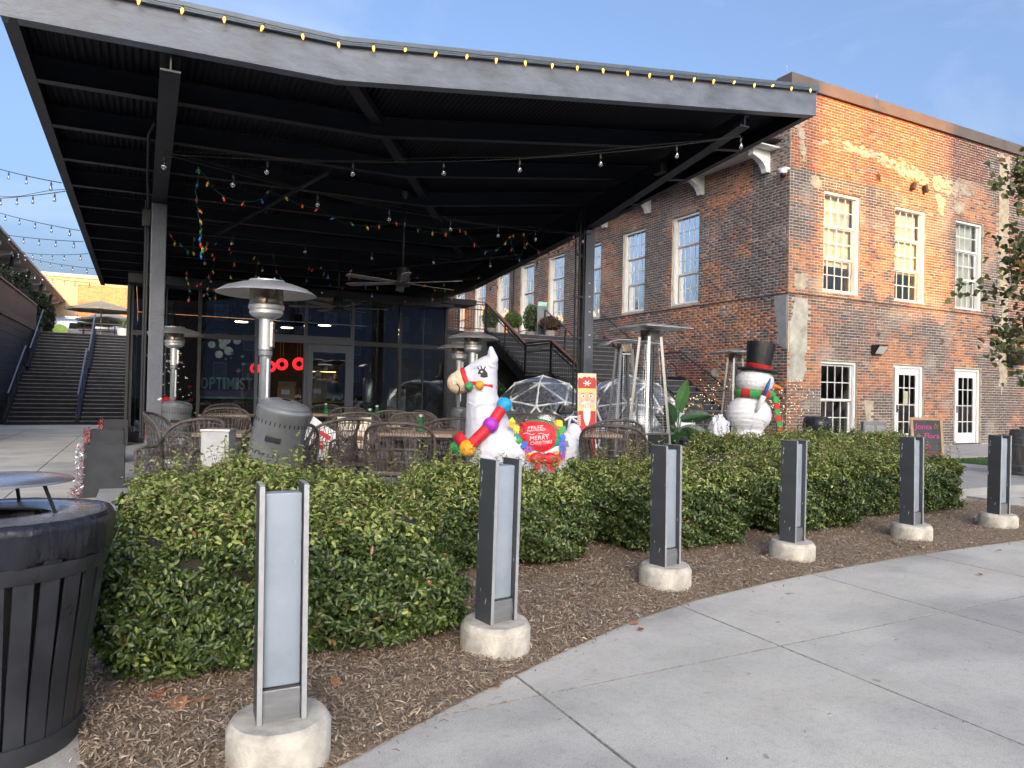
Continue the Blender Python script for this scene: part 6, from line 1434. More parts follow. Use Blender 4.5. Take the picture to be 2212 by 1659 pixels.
# ---- banana-leaf plant in pot
bp_ = ground_at(1462, 10.6, PZ); pl = thing('broad_leaf_plant', 'tall broad-leaved tropical plant right of the pyramid heaters', 'plant', bp_, VR, scale=.88)
M_ban = mk('broad_green_leaf', (.045, .13, .035), rough=.38, var=.25, scale=3, stretch=(1, 6, 1)); M_ban2 = mk('dark_broad_leaf', (.02, .055, .025), rough=.38, var=.25)
MB().lathe([(.17, 0), (.22, .4), (.20, .41), (0, .40)], 20).build('pot', M_blackmetal, pl, angle=40)
def big_leaf(base, tip, w, sag, mat, roll=0.0):
    base, tip = Vector(base), Vector(tip); n = 12; d = (tip-base); side = d.cross(Vector((0, 1, 0)) if abs(roll) < .5 else Vector((.7, .7, 0))).normalized(); nn = side.cross(d).normalized(); vs = []; fs = []
    for i in range(n+1):
        u = i/n; c = base.lerp(tip, u)-Vector((0, 0, 1))*sag*u*u; ww = w*math.sin(PI*min(1, .08+u*.92))**.7*(1-.15*u); wv = .012*math.sin(i*2.7)
        for k in (-1, -.5, 0, .5, 1): vs.append(c+side*(k*ww)+nn*(abs(k)*ww*.35+wv*abs(k)))
    for i in range(n):
        for j in range(4): fs.append((i*5+j, i*5+j+1, i*5+6+j, i*5+5+j))
    MB().add(vs, fs).build('leaf', mat, pl, smooth=True); MB().tube([(base.x*.2, base.y*.2, .4), (base.x*.8, base.y*.8, base.z-.12), base, base.lerp(tip, .6)-Vector((0, 0, sag*.36))], [.018, .014, .010, .004], 6).build('stalk', M_ban, pl)
for (bs, tp, w, sg, mt) in (((.02, -.1, 1.15), (.14, -.15, 1.68), .115, 0, M_ban), ((.05, -.1, 1.0), (.55, -.25, 1.20), .11, .12, M_ban2), ((-.05, -.1, .95), (-.22, -.2, 1.35), .12, .05, M_ban2), ((.0, -.15, .80), (.62, -.3, .98), .12, .30, M_ban2), ((.0, -.15, .72), (.40, -.45, .95), .13, .25, M_ban2), ((.0, -.2, .6), (-.3, -.4, .85), .12, .2, M_ban2), ((.05, -.1, .55), (.6, -.3, .70), .09, .05, M_ban), ((0, -.1, .6), (.25, -.35, .72), .13, .15, M_ban2), ((0, -.1, .5), (.1, -.4, .95), .12, .1, M_ban), ((0, 0, .8), (-.35, .1, 1.2), .1, .1, M_ban2)):
    big_leaf(bs, tp, w, sg, mt)

# ---- LED twig trees
M_twg = mk('frosted_brown_twig', (.20, .15, .12), rough=.8, var=.4); M_led = mk('warm_led', (.9, .75, .4), rough=.4, emit=(1, .72, .34), es=.8)
def twig_tree(px, D, h, label, seed, spread=1.0):
    r = random.Random(seed); p = ground_at(px, D, PZ); t = thing('lit_twig_tree', label, 'lit tree', p, VR, 'lit twig trees'); tips = []
    tw = MB(); tw.tube([(0, 0, 0), (.01, 0, h*.4), (0, .01, h*.62)], [.026, .02, .014], 7); tw.build('trunk', M_twg, t, smooth=True)
    def br(a, d, L_, rad_, lev):
        e = a+d*L_; m = (a+e)/2+Vector((r.gauss(0, .02), r.gauss(0, .02), r.gauss(0, .02)))*L_*2; tips.append((a, m, e))
        MB().tube([a, m, e], [rad_, rad_*.8, rad_*.5], 5).build('branch', M_twg, t)
        if lev < 2:
            for k in range(3): br(a.lerp(e, r.uniform(.4, 1)), (d+Vector((r.gauss(0, .55), r.gauss(0, .55), r.gauss(.1, .4)))).normalized(), L_*r.uniform(.5, .75), rad_*.6, lev+1)
    for k in range(8): a = k*.8+r.random(); br(Vector((0, 0, h*(.36+.05*k))), Vector((math.cos(a)*spread, math.sin(a)*spread, r.uniform(.3, 1.0))).normalized(), h*.27, .010, 0)
    lm = MB()
    for (a, m, e) in tips:
        for k in range(1): lm.ell(a.lerp(e, r.uniform(.2, 1))+Vector((r.gauss(0, .015),)*3), .0085, 6, 4)
    o = lm.build('led_lights', M_led, t); tag(o, kind='stuff')
twig_tree(1518, 14.6, 1.75, 'lit twig tree between the broad-leaf plant and snowman', 3, 1.2); twig_tree(1690, 13.6, 1.55, 'lit twig tree right of the snowman by the brick corner', 8)
# shepherd hook
t = thing('garden_hook', 'thin black shepherd hook beside the broad-leaf plant', 'hook', ground_at(1439, 11.2, PZ)); MB().tube([(0, 0, 0), (0, 0, 1.62), (.02, 0, 1.72), (.09, 0, 1.75), (.17, 0, 1.70), (.20, 0, 1.60), (.23, 0, 1.58)], .009, 6).build('rod', M_black, t)
# red dish and small lantern
t = thing('red_dish', 'red round dish sitting behind the third bollard', 'dish', ground_at(1458, 7.3, PZ-.05)); MB().lathe([(.10, .66), (.145, .69), (.15, .74), (.14, .745), (.09, .70)], 28, cap=False).build('rim', mk('red_plastic', (.55, .05, .06), rough=.4), t, angle=40); MB().lathe([(.05, 0), (.05, .60), (.1, .66)], 16).build('stand', M_blackmetal, t)
t = thing('garden_lantern', 'small dark lantern on the planter below the broad leaves', 'lantern', ground_at(1479, 9.4, .62)); MB().bbox((0, 0, .07), (.09, .09, .12), .008).build('cage', M_blackmetal, t); MB().lathe([(.075, .13), (.03, .18), (.0, .19)], 12).build('cap', M_blackmetal, t)
# crumpled white cloth by the snowman's foot
for (px, D, s, lab) in ((1555, 12.4, .22, 'crumpled white cloth left of the snowman'), (1478, 12.8, .25, 'white wrapped bundle under the broad leaves')):
    t = thing('white_cloth', lab, 'cloth', ground_at(px, D, PZ)); b = MB(); b.ell((0, 0, .45), (s, s, .45), 18, 12, jit=.13); b.build('folds', F_white, t)

# ---- cushions
def pillow(mb, w, h, th, n=10):
    vs = []; fs = []
    for s in (-1, 1):
        for i in range(n+1):
            for j in range(n+1):
                u, v = -1+2*i/n, -1+2*j/n; e = max(0, (1-u**4)*(1-v**4)); k = 1-.06*(1-abs(u*v)); vs.append((u*w/2*k, s*th/2*e**.6, v*h/2*k))
    m = (n+1)**2
    for s in range(2):
        for i in range(n):
            for j in range(n): q = [s*m+i*(n+1)+j, s*m+(i+1)*(n+1)+j, s*m+(i+1)*(n+1)+j+1, s*m+i*(n+1)+j+1]; fs.append(tuple(q if s == 0 else q[::-1]))
    return mb.add(vs, fs)
cp = ground_at(766, 9.65, 0); t = thing('snowman_cushion', 'cream cushion with a smiling snowman face in a wicker chair', 'cushion', (cp.x, cp.y, .74), 0, rot=(rad(-8), 0, VR+rad(3)))
o = pillow(MB(), .46, .44, .14).build('cover', mk('cream_linen', (.62, .56, .44), rough=.85, var=.08, scale=9), t, smooth=True); cb = bvh_of(o.data)
sn = MB(); pillow(sn, .25, .20, .12); o = sn.build('snowman_head', mk('off_white_felt', (.70, .66, .58), rough=.8), t, smooth=True); o.location = (.035, -.055, .03); 
for s in (-1, 1): MB().ell((.035+s*.045, -.118, .055), (.014, .006, .009), 8, 6).build('eye', M_black, t); MB().ell((.035+s*.075, -.108, .01), (.024, .006, .020), 10, 6).build('cheek', mk('pink_felt', (.66, .22, .18), rough=.8), t)
MB().ell((.035, -.125, .03), (.014, .014, .014), 8, 6).build('nose', mk('brown_red_felt', (.35, .10, .06)), t); MB().tube([(.035-.04, -.118, -.005), (.035-.02, -.122, -.02), (.035, -.123, -.025), (.055, -.122, -.02), (.075, -.118, -.005)], .003, 5).build('smile', M_black, t)
b = MB(); pillow(b, .22, .07, .12); o = b.build('scarf', mk('plaid_red_brown', (.30, .03, .03), rough=.8, col2=(.10, .06, .04), scale=30, sharp=(.45, .55)), t, smooth=True); o.location = (.035, -.06, -.075)
b = MB(); pillow(b, .16, .14, .10); o = b.build('snowman_body', mk('oat_felt', (.50, .44, .34), rough=.85), t, smooth=True); o.location = (.05, -.045, -.15)
b = MB(); pillow(b, .20, .08, .11); o = b.build('snowman_hat', mk('tan_hat_felt', (.36, .28, .17), rough=.85), t, smooth=True); o.location = (.035, -.05, .145)
MB().ell((-.055, -.10, -.09), .028, 10, 7).build('mitten', F_red, t, smooth=True)
cp = ground_at(690, 8.7, 0); t = thing('xmas_cushion', 'white and red cushion lettered XMAS in a side-on wicker chair', 'cushion', (cp.x, cp.y, .70), 0, rot=(rad(-12), rad(28), VR+rad(-20)))
pillow(MB(), .46, .42, .13).build('cover', mk('white_cotton', (.66, .65, .63), rough=.85), t, smooth=True)
b = MB(); pillow(b, .24, .26, .13); o = b.build('red_panel', mk('red_cotton', (.55, .03, .04), rough=.8), t, smooth=True); o.location = (.06, -.012, .03)
o = text_mesh('lettering', 'XMAS', .085, mk('white_print', (.8, .8, .8)), t, .002, .002); o.location = (.06, -.082, .05); o.rotation_euler = (PI/2, 0, 0)
for k in range(6): b = MB(); b.tube([(-.02+.02*k, -.07, -.08), (-.05+.03*k, -.075, -.14), (-.10+.03*k, -.05, -.20)], [.004, .010, .003], 5, flat=.4); b.build('leaf_print', mk('mixed_green_print', (.10, .22, .06), col2=(.35, .38, .10), scale=9), t)
# ---- green glass tree jars on tables
G_green = mk('green_glass', (.02, .22, .07), rough=.08, var=.2, spec=.8, trans=.35)
for (px, D, lab) in ((910, 8.35, 'green glass tree jar on the table left of the llama'), (800, 10.6, 'green glass tree jar on the table behind'), (815, 13.0, 'small green glass tree jar near the white cabinets'), (1108, 12.1, 'green glass tree jar by the llama back'), (705, 13.9, 'green glass tree jar on the door table')):
    t = thing('tree_jar', lab, 'jar', ground_at(px, D, PZ+.754), 0, 'green glass tree jars'); pr = [(.055, 0)]
    for k in range(4): pr += [(.062-.010*k, .012+.038*k), (.042-.008*k, .045+.038*k)]
    MB().lathe(pr+[(.026, .175)], 20).build('glass', G_green, t, smooth=True); MB().lathe([(.030, .172), (.030, .198), (0, .200)], 16).build('lid', M_alu2, t)
# ---- spot speaker on the right column
sp_ = at_y(1222, 885, 10.75); t = thing('column_speaker', 'black outdoor speaker clamped low on the right column', 'speaker', sp_, VR); MB().bbox((0, 0, 0), (.26, .18, .15), .03).build('cabinet', M_black, t); MB().bbox((-.09, -.06, .0), (.10, .12, .17), .03, (0, .5, .4)).build('horn', M_black, t); MB().bar((.10, .1, 0), (.30, .18, 0), .05, .04).build('mount', M_blackmetal, t); MB().tube([(.0, 0, -.08), (.02, .02, -.25), (.08, .05, -.38), (.1, .1, -.5)], .006, 5).build('cable', M_black, t)
# ================================================================== LIGHT STRINGS AND FANS
def proj(P):
    q = Vector(P)-Vector((0, 0, EYE)); z = q.dot(_F); return 1106+FPX*q.dot(CR)/z, 829.5-FPX*q.dot(CU)/z
M_wire = mk('dark_wire', (.03, .032, .03), rough=.6); M_gwire = mk('green_wire', (.012, .045, .02), rough=.5); M_sock = mk('black_socket', (.03, .03, .03), rough=.5)
G_bulb = glass_mat('clear_bulb_glass', tint=(.85, .85, .82), refl=.22, rough=.03, thru=.8)
def once(fn, cache={}):
    if fn.__name__ not in cache: cache[fn.__name__] = fn()
    return cache[fn.__name__]
def me_of(mb, mat, smooth=True):
    me = bpy.data.meshes.new('m'); me.from_pydata(mb.v, [], mb.f); me.update(); me.materials.append(mat)
    if smooth: me.polygons.foreach_set('use_smooth', [True]*len(me.polygons))
    return me
ME_sock = me_of(MB().lathe([(.004, .0), (.006, -.02), (.014, -.03), (.016, -.075), (.012, -.08), (0, -.08)], 8), M_sock); ME_bulb = me_of(MB().lathe([(.011, -.078), (.020, -.10), (.029, -.13), (.027, -.155), (.012, -.172), (0, -.174)], 10), G_bulb)
def inst(name, me, parent, loc, rot=(0, 0, 0), s=1.0):
    o = bpy.data.objects.new(name, me); COL.objects.link(o); o.parent = parent; o.location = loc; o.rotation_euler = rot; o.scale = (s, s, s); return o
def sagged(A, B, sag, n=28): A, B = Vector(A), Vector(B); return [A.lerp(B, i/n)-Vector((0, 0, 4*sag*(i/n)*(1-i/n))) for i in range(n+1)]
def bulb_string(label, A, B, sag, pxs=None, nb=None, s=1.0, double=True, r=.0045):
    A, B = Vector(A), Vector(B); t = thing('bulb_string', label, 'string lights', A, 0, 'bulb strings'); pts = sagged(A, B, sag, 60)
    MB().tube([p-A for p in pts[::3]], r, 4, cap=False).build('wire', M_wire, t)
    if double: MB().tube([p-A+Vector((0, 0, .035*math.sin(i*.9)*.5+.03)) for i, p in enumerate(pts[::3])], r*.7, 4, cap=False).build('support_cable', M_wire, t)
    if pxs is not None:
        xs = [proj(p)[0] for p in pts]; idx = [min(range(61), key=lambda i: abs(xs[i]-x)) for x in pxs]
    else: idx = [int(60*(k+.5)/nb) for k in range(nb)]
    for i in idx:
        inst('socket', ME_sock, t, pts[i]-A, (random.uniform(-.12, .12), random.uniform(-.12, .12), 0), s); inst('bulb', ME_bulb, t, pts[i]-A, (0, 0, 0), s)
    return t
gl_ = (0.17, 8.8, 3.90)
bulb_string('clear bulb string across the canopy front to the right girder tip', gl_, (7.2, 7.2, 4.90), .20, [347, 567, 763, 957, 1132, 1303, 1463, 1608])
bulb_string('clear bulb string from left girder to the right column top', (0.2, 8.75, 3.88), (7.24, 10.9, 4.26), .18, [511, 695, 842, 978, 1075, 1160, 1255])
bulb_string('clear bulb string crossing behind the left column', (.1, 12.6, 3.90), (7.2, 12.6, 4.05), .12, [510, 660, 807, 940, 1058, 1165])
bulb_string('clear bulb string over the middle tables', (.1, 15.0, 3.92), (7.2, 15.0, 3.95), .12, [440, 562, 706, 845, 962])
bulb_string('farthest clear bulb string close to the pavilion header', (.1, 16.6, 3.80), (7.2, 16.6, 3.80), .10, [400, 460, 690, 800, 935])
# strings in the open sky on the left
for k, (xr, yr, xl, yl, nb) in enumerate(((133, 395, 0, 355, 8), (141, 413, 0, 418, 9), (172, 498, 0, 451, 10), (180, 522, 10, 498, 10), (190, 548, 60, 541, 8), (203, 580, 55, 550, 9), (208, 612, 85, 590, 9))):
    A = at_x(xr, yr, CX0-.02); m = (yr-yl)/(xr-xl); xe = -120 if k < 4 else 20; B_ = at_x(xe, yr+m*(xe-xr), -5.0)
    bulb_string(('uppermost', 'second', 'third', 'fourth', 'fifth', 'sixth', 'lowest')[k]+' of the bulb strings crossing the sky on the left', A, B_, .10, nb=nb, double=k in (1,), r=.007, s=.85)
# coloured holiday bulbs
CC = {'r': (.48, .03, .035), 'o': (.58, .10, .03), 'y': (.55, .30, .04), 'g': (.02, .17, .07), 'b': (.015, .10, .38)}
def c9mesh(): return MB().lathe([(.009, -.012), (.015, -.025), (.0165, -.038), (.012, -.058), (.004, -.075), (0, -.078)], 9)
ME_c9 = {k: me_of(c9mesh(), mk('bulb_'+k, c, rough=.25, var=.05, emit=c, es=.02)) for k, c in CC.items()}; ME_cs = me_of(MB().lathe([(.005, .012), (.010, .004), (.010, -.014), (0, -.014)], 7), mk('green_socket', (.015, .07, .03), rough=.5))
def c9(label, bul, Yf, s=.95, closed=False):
    pts = [at_y(x, y-3, Yf(x) if callable(Yf) else Yf) for x, y, c in bul]; A = pts[0]; t = thing('coloured_light_string', label, 'string lights', A, 0, 'coloured holiday strings'); path = []
    for i in range(len(pts)-1):
        a, b_ = pts[i], pts[i+1]; path.append(a-A); path.append((a+b_)/2-A-Vector((random.gauss(0, .01), random.gauss(0, .01), .02)))
    path.append(pts[-1]-A); MB().tube(path, .0042, 4, cap=False).build('wire', M_gwire, t)
    for p, (x, y, c) in zip(pts, bul):
        rt = (random.gauss(0, .35), random.gauss(0, .35), 0); inst('socket', ME_cs, t, p-A, rt, s); inst('bulb', ME_c9[c], t, p-A, rt, s)
def cA(L_): return [(324+.2929*x, 324+.2929*y, c) for x, y, c in L_]
def cB(L_): return [(918+.1953*x, 486+.1953*y, c) for x, y, c in L_]
Y2 = lambda x: 8.75+(10.8-8.75)*max(0, min(1, (x-345)/920))
c9('coloured bulbs swagged along the left half of the long bulb string', cA([(356, 140, 'g'), (430, 240, 'y'), (540, 348, 'o'), (692, 390, 'r'), (820, 375, 'b'), (878, 308, 'g'), (998, 352, 'y'), (1124, 414, 'o'), (1240, 436, 'r'), (1360, 512, 'b'), (1480, 545, 'g'), (1594, 568, 'y'), (1691, 560, 'o'), (1811, 537, 'r'), (1878, 540, 'b'), (1977, 590, 'g'), (2084, 610, 'y'), (2182, 615, 'o')]), Y2)
c9('coloured bulbs swagged from mid canopy to the right column', cB([(85, 85, 'y'), (233, 95, 'o'), (380, 50, 'r'), (450, 78, 'o'), (545, 215, 'r'), (670, 300, 'b'), (812, 275, 'g'), (895, 195, 'y'), (978, 113, 'o')]), Y2)
c9('coloured bulbs looping down near the right column', cB([(950, 140, 'o'), (963, 275, 'r'), (1038, 395, 'b'), (1098, 250, 'g'), (1095, 100, 'y'), (1135, 208, 'o'), (1250, 298, 'r'), (1367, 325, 'b'), (1475, 295, 'g'), (1582, 220, 'y'), (1645, 125, 'o'), (1650, 235, 'r'), (1688, 320, 'b'), (1730, 335, 'g')]), Y2)
c9('coloured strand hanging straight down by the left column', cA([(356, 150, 'g'), (350, 250, 'b'), (345, 358, 'r'), (358, 445, 'o'), (368, 520, 'y'), (380, 595, 'g'), (377, 645, 'b'), (372, 688, 'r'), (390, 722, 'y'), (415, 722, 'o'), (400, 745, 'g'), (378, 775, 'b')]), 9.2)
c9('coloured strand bunched below the hanging one', cA([(147, 628, 'r'), (187, 685, 'y'), (226, 700, 'b'), (280, 750, 'g'), (320, 755, 'y'), (325, 650, 'g'), (420, 685, 'r'), (490, 695, 'b'), (586, 728, 'r')]), 11.8)
c9('coloured strand left of the heater dome', cA([(460, 770, 'o'), (475, 800, 'r'), (462, 895, 'y'), (435, 935, 'r'), (380, 985, 'r'), (353, 998, 'r')]), 13.0)
c9('coloured bulbs low at far left under the canopy', cA([(275, 907, 'r'), (280, 982, 'y'), (285, 1040, 'g'), (290, 1090, 'b'), (276, 1107, 'r'), (292, 1107, 'o')]), 14.5)
c9('coloured bulbs just left of the heater dome', cA([(432, 1020, 'y'), (482, 1027, 'r'), (420, 1060, 'b'), (402, 1070, 'o'), (438, 1098, 'g'), (483, 1088, 'y')]), 14.5)
c9('coloured strand draped behind the heater dome left side', cA([(600, 760, 'r'), (620, 838, 'o'), (590, 937, 'y'), (640, 1000, 'r'), (680, 990, 'o')]), 12.8)
c9('coloured strand draped behind the heater dome centre', cA([(775, 795, 'y'), (803, 836, 'o'), (779, 930, 'r'), (740, 1000, 'g')]), 12.8)
c9('coloured strand draped behind the heater dome right side', cA([(910, 778, 'b'), (930, 893, 'r'), (960, 940, 'g'), (967, 990, 'o'), (1010, 1040, 'y'), (1110, 1035, 'g'), (1155, 958, 'b'), (1178, 872, 'r'), (1203, 884, 'r'), (1264, 870, 'y'), (1283, 910, 'g')]), 13.2)
c9('coloured strand left of the ceiling fan', cA([(1332, 998, 'b'), (1422, 1015, 'r'), (1460, 947, 'o'), (1488, 888, 'y'), (1543, 955, 'g'), (1593, 1010, 'b'), (1676, 1015, 'o'), (1743, 975, 'r'), (1782, 912, 'o')]), 14.0)
c9('coloured strand right of the ceiling fan', cA([(1920, 955, 'b'), (1973, 942, 'r'), (2030, 1000, 'o'), (2097, 1035, 'o'), (2180, 1040, 'g')]), 13.5)
c9('coloured strand along the pavilion header', [(620, 648, 'y'), (640, 652, 'r'), (655, 662, 'b'), (700, 655, 'r'), (743, 650, 'r'), (760, 655, 'o'), (800, 655, 'y'), (836, 668, 'r'), (852, 664, 'r'), (875, 652, 'y'), (895, 655, 'r'), (915, 648, 'g'), (933, 650, 'y'), (952, 648, 'r')], 16.9)
c9('coloured strand along the right girder lower edge', [(955, 652, 'g'), (975, 645, 'y'), (992, 640, 'r'), (1025, 630, 'g'), (1028, 618, 'o'), (1048, 612, 'r'), (1075, 622, 'r'), (1085, 600, 'y'), (1060, 625, 'b'), (1035, 600, 'y')], 15.0)
# warm bulbs clipped along the fascia
ft = thing('fascia_light_string', 'warm glowing bulbs clipped along the canopy fascia', 'string lights', (CX0, CY0-.07, 4.7)); M_warm = mk('warm_lit_bulb', (.75, .42, .12), rough=.3, emit=(1.0, .48, .10), es=.8); ME_w = me_of(c9mesh(), M_warm); wp = []
fx = [-1.05, -.80, -.56, -.30]
for px in (300, 395, 485, 570, 653, 731, 807, 877, 945, 1010, 1073, 1134, 1194, 1247, 1302, 1355, 1404, 1451, 1501, 1543, 1588, 1630, 1672, 1710, 1750):
    d_ = ray(px, 10+(px-300)*.13); fx.append(d_.x/d_.y*(CY0-.07))
for i, X in enumerate(fx):
    p = Vector((X, CY0-.072, Bz(X, CY0)+.335))-ft.location; wp.append(p); inst('socket', ME_cs, ft, p, (0, 0, 0), .92); inst('bulb', ME_w, ft, p, (random.gauss(0, .15), random.gauss(0, .22), 0), .92)
pth = []
for i in range(len(wp)-1): pth += [wp[i]+Vector((0, 0, .012)), (wp[i]+wp[i+1])/2+Vector((0, 0, .012-.012*random.random()))]
MB().tube(pth+[wp[-1]], .004, 4, cap=False).build('wire', M_gwire, ft)
# ceiling fans
M_fan = mk('dark_bronze_fan', (.035, .034, .034), rough=.4, metal=.4); M_blade = mk('grey_wood_blade', (.20, .19, .18), rough=.5, var=.2)
def fan(X, Y, z, ang, label):
    t = thing('ceiling_fan', label, 'ceiling fan', (X, Y, z), 0, 'canopy ceiling fans'); ztop = Bz(X, Y)+.2-z
    MB().lathe([(.018, .12), (.018, ztop)], 10).build('down_rod', M_fan, t, smooth=True); MB().lathe([(.09, ztop), (.08, ztop-.06), (.03, ztop-.16)], 16).build('mount_cup', M_fan, t, angle=40)
    MB().lathe([(.05, .22), (.095, .215), (.10, .20), (.10, .10), (.105, .09), (.105, -.01), (.12, -.02), (.13, -.06), (.11, -.085), (.0, -.09)], 28).build('motor', M_fan, t, angle=40)
    for k in range(5): MB().lathe([(.102, .115+.016*k), (.106, .12+.016*k), (.102, .125+.016*k)], 28, cap=False).build('cooling_fin', M_fan, t)
    for k in range(6):
        a = ang+k*PI/3; R = Matrix.Rotation(a, 4, 'Z') @ Matrix.Rotation(rad(12), 4, 'X'); b = MB(); b.T = R
        b.add([(.12, -.05, -.03), (.95, -.075, -.03), (1.02, -.03, -.03), (1.02, .05, -.03), (.95, .075, -.03), (.12, .04, -.03)]+[(.12, -.05, -.022), (.95, -.075, -.022), (1.02, -.03, -.022), (1.02, .05, -.022), (.95, .075, -.022), (.12, .04, -.022)], [tuple(range(6))[::-1], tuple(range(6, 12))]+[(i, (i+1) % 6, 6+(i+1) % 6, 6+i) for i in range(6)])
        b.build('blade', M_blade, t)
fan(3.72, 11.05, 3.10, .25, 'nearer ceiling fan hanging mid canopy'); fan(3.70, 15.2, 3.10, .7, 'farther ceiling fan near the pavilion')
# flood light and speaker up on the right girder
p = at_x(1425, 365, 7.05); t = thing('girder_floodlight', 'small black floodlight on the right girder', 'floodlight', p); MB().bbox((0, 0, 0), (.12, .22, .16), .02).build('housing', M_black, t); MB().bar((.05, 0, .05), (.12, 0, .15), .03, .03).build('bracket', M_black, t)
# ================================================================== INSIDE THE PAVILION
M_teal = mk('teal_letters', (.30, .52, .56), rough=.5, var=.1)
IY = 20.3
t = thing('letter_sign', 'teal block letters spelling OPTIMIST behind the pavilion glass', 'sign', at_y(433, 840, IY))
a, b_ = at_y(433, 840, IY), at_y(545, 840, IY); W = (b_-a).x; hh = at_y(433, 814, IY).z-a.z
word = 'OPTIMIST'; n_ = len(word); adv = [1.05, .95, .95, .52, 1.25, .52, .95, .95]; tot = sum(adv); xx = 0
for ch, w_ in zip(word, adv):
    cw = W*w_/tot; o = text_mesh('letter', ch, .4, M_teal, t, .035, .008, align='CENTER', width=cw*.82); zs = [v.co.y for v in o.data.vertices]; k = hh/(max(zs)-min(zs)); mn = min(zs)
    for v in o.data.vertices: v.co = (v.co.x, -v.co.z, (v.co.y-mn)*k)
    o.location = (xx+cw/2, 0, 0); xx += cw
t = thing('bench_counter', 'purple-fronted counter under the teal letters', 'counter', at_y(433, 858, IY-.1)); t.location.z = .1
zc0, zc1 = at_y(433, 843, IY).z-.1, at_y(433, 856, IY).z-.1
MB().box2((0, -.10, zc1), (W*1.1, .3, zc0)).build('front_panel', mk('purple_panel', (.11, .055, .12), rough=.6), t); MB().box2((0, -.14, zc1-.05), (W*1.1, .3, zc1-.002)).build('ledge', M_teal, t); MB().box2((0, .0, 0), (W*1.1, .3, zc1-.052)).build('base', mk('dark_red_base', (.07, .02, .025), rough=.6), t)
# white globe cluster
t = thing('globe_chandelier', 'cluster of white globe pendants behind the left pavilion glass', 'chandelier', at_y(480, 735, 20.8)); M_globe = mk('white_globe', (.62, .60, .56), rough=.6, emit=(.9, .85, .75), es=.06)
for (x, y, r) in ((370, 215, 72), (600, 120, 72), (700, 112, 86), (930, 130, 78), (615, 230, 75), (745, 355, 90), (530, 430, 80)):
    p = at_y(421.2+.09765*x, 723.6+.09765*y, 20.8+random.uniform(-.3, .3)); MB().ell(p-t.location, r*.09765*20/1540, 16, 10).build('globe', M_globe, t, smooth=True); MB().tube([p-t.location+Vector((0, 0, .05)), (p.x-t.location.x, p.y-t.location.y, 3.55-t.location.z)], .006, 4).build('cord', M_wire, t)
# red ring pendants
M_ring = mk('red_glow_ring', (.7, .02, .03), rough=.5, emit=(1.0, .02, .03), es=.55)
for i, (x, y, r, Y, lab) in enumerate(((646, 786, 13.5, 20.6, 'largest red ring pendant beside the open door'), (609, 787, 12.3, 21.2, 'red ring pendant second from the door'), (584, 792, 11.5, 21.8, 'red ring pendant third from the door'), (551, 796, 10.5, 22.4, 'red ring pendant farthest left in the doorway'))):
    p = at_y(x, y, Y); R_ = r*Y/1540*1.0; t = thing('ring_pendant', lab, 'pendant lamp', p, 0, 'red ring pendant lamps'); R0 = .45*R_
    MB().lathe([(R0, -.02), (R_*.85, -.03), (R_, -.015), (R_, .015), (R_*.85, .03), (R0, .02), (R0, -.02)], 36, (0, 0, 0), (.25, 1, 0), cap=False).build('ring', M_ring, t, smooth=True)
    MB().box((0, -.035, -R_*.7), (.012, .012, R_*.62)).build('divider', M_black, t); MB().box((0, -.035, R_*.72), (.012, .012, R_*.6)).build('divider', M_black, t)
    for s in (-.05, .03): MB().tube([(s, 0, R_*.95), (s, 0, 3.5-p.z)], .004, 4).build('cord', mk('brass_cord', (.4, .28, .12), rough=.4), t)
# bar counter with boxes, bottles
ba = at_y(612, 864, 20.5); bb_ = at_y(742, 864, 20.5); t = thing('bar_counter', 'wood-topped bar seen through the pavilion door', 'bar', (ba.x-1.2, 20.5, .1))
MB().box2((0, -.3, ba.z-.16), (3.6, .45, ba.z-.10)).build('top', mk('honey_bar_top', (.42, .25, .10), rough=.4, var=.2), t); MB().box2((.05, -.2, 0), (3.55, .4, ba.z-.165)).build('front', mk('dark_bar_front', (.03, .025, .025), rough=.6), t)
M_card = mk('brown_cardboard', (.33, .24, .16), rough=.85); bt = ba.z
for (x, w, h, lab) in ((618, .42, .36, 'open cardboard box on the bar in the doorway'), (686, .44, .42, 'cardboard box on the bar behind the door glass')):
    p = at_y(x, 863, 20.4); t = thing('cardboard_box', lab, 'box', (p.x, 20.4, bt)); MB().bbox((0, 0, h/2), (w, .3, h), .004).build('carton', M_card, t)
    for s in (-1, 1): MB().box((s*.1, -.12, h+.08), (.28, .006, .16), (rad(20), 0, 0)).build('flap', M_card, t)
    MB().box((-.05, -.152, h*.62), (.22, .003, .13)).build('label', M_label, t)
def bottle(p, h, mat, lab, grp):
    t = thing('bottle', lab, 'bottle', p, 0, grp); MB().lathe([(.034, 0), (.036, .01), (.036, h*.58), (.030, h*.68), (.013, h*.76), (.013, h)], 10).build('glass', mat, t, smooth=True); MB().lathe([(.0365, h*.2), (.0365, h*.45)], 10, cap=False).build('label', M_label, t)
M_bg = mk('dark_green_bottle', (.02, .06, .03), rough=.1, spec=.8); M_ba = mk('amber_bottle', (.25, .12, .03), rough=.12, spec=.8)
for k in range(8): bottle((at_y(703+5.0*k, 862, 20.35).x, 20.35, bt), .34, M_bg, 'green bottle in the row on the bar behind door glass', 'green bottles on the bar')
for k in range(4): bottle((at_y(634+4.5*k, 862, 20.45).x, 20.45, bt), .36-.05*(k % 2), M_ba if k % 2 else M_black, 'bottle beside the cardboard box in the doorway', 'bottles beside the box')
t = thing('bottle_shelf', 'lit back-bar shelf of amber bottles behind the door glass', 'shelf', at_y(680, 828, 23.8)); s0 = t.location.copy(); M_glow = mk('warm_shelf_strip', (.9, .6, .3), emit=(1, .55, .18), es=5.0)
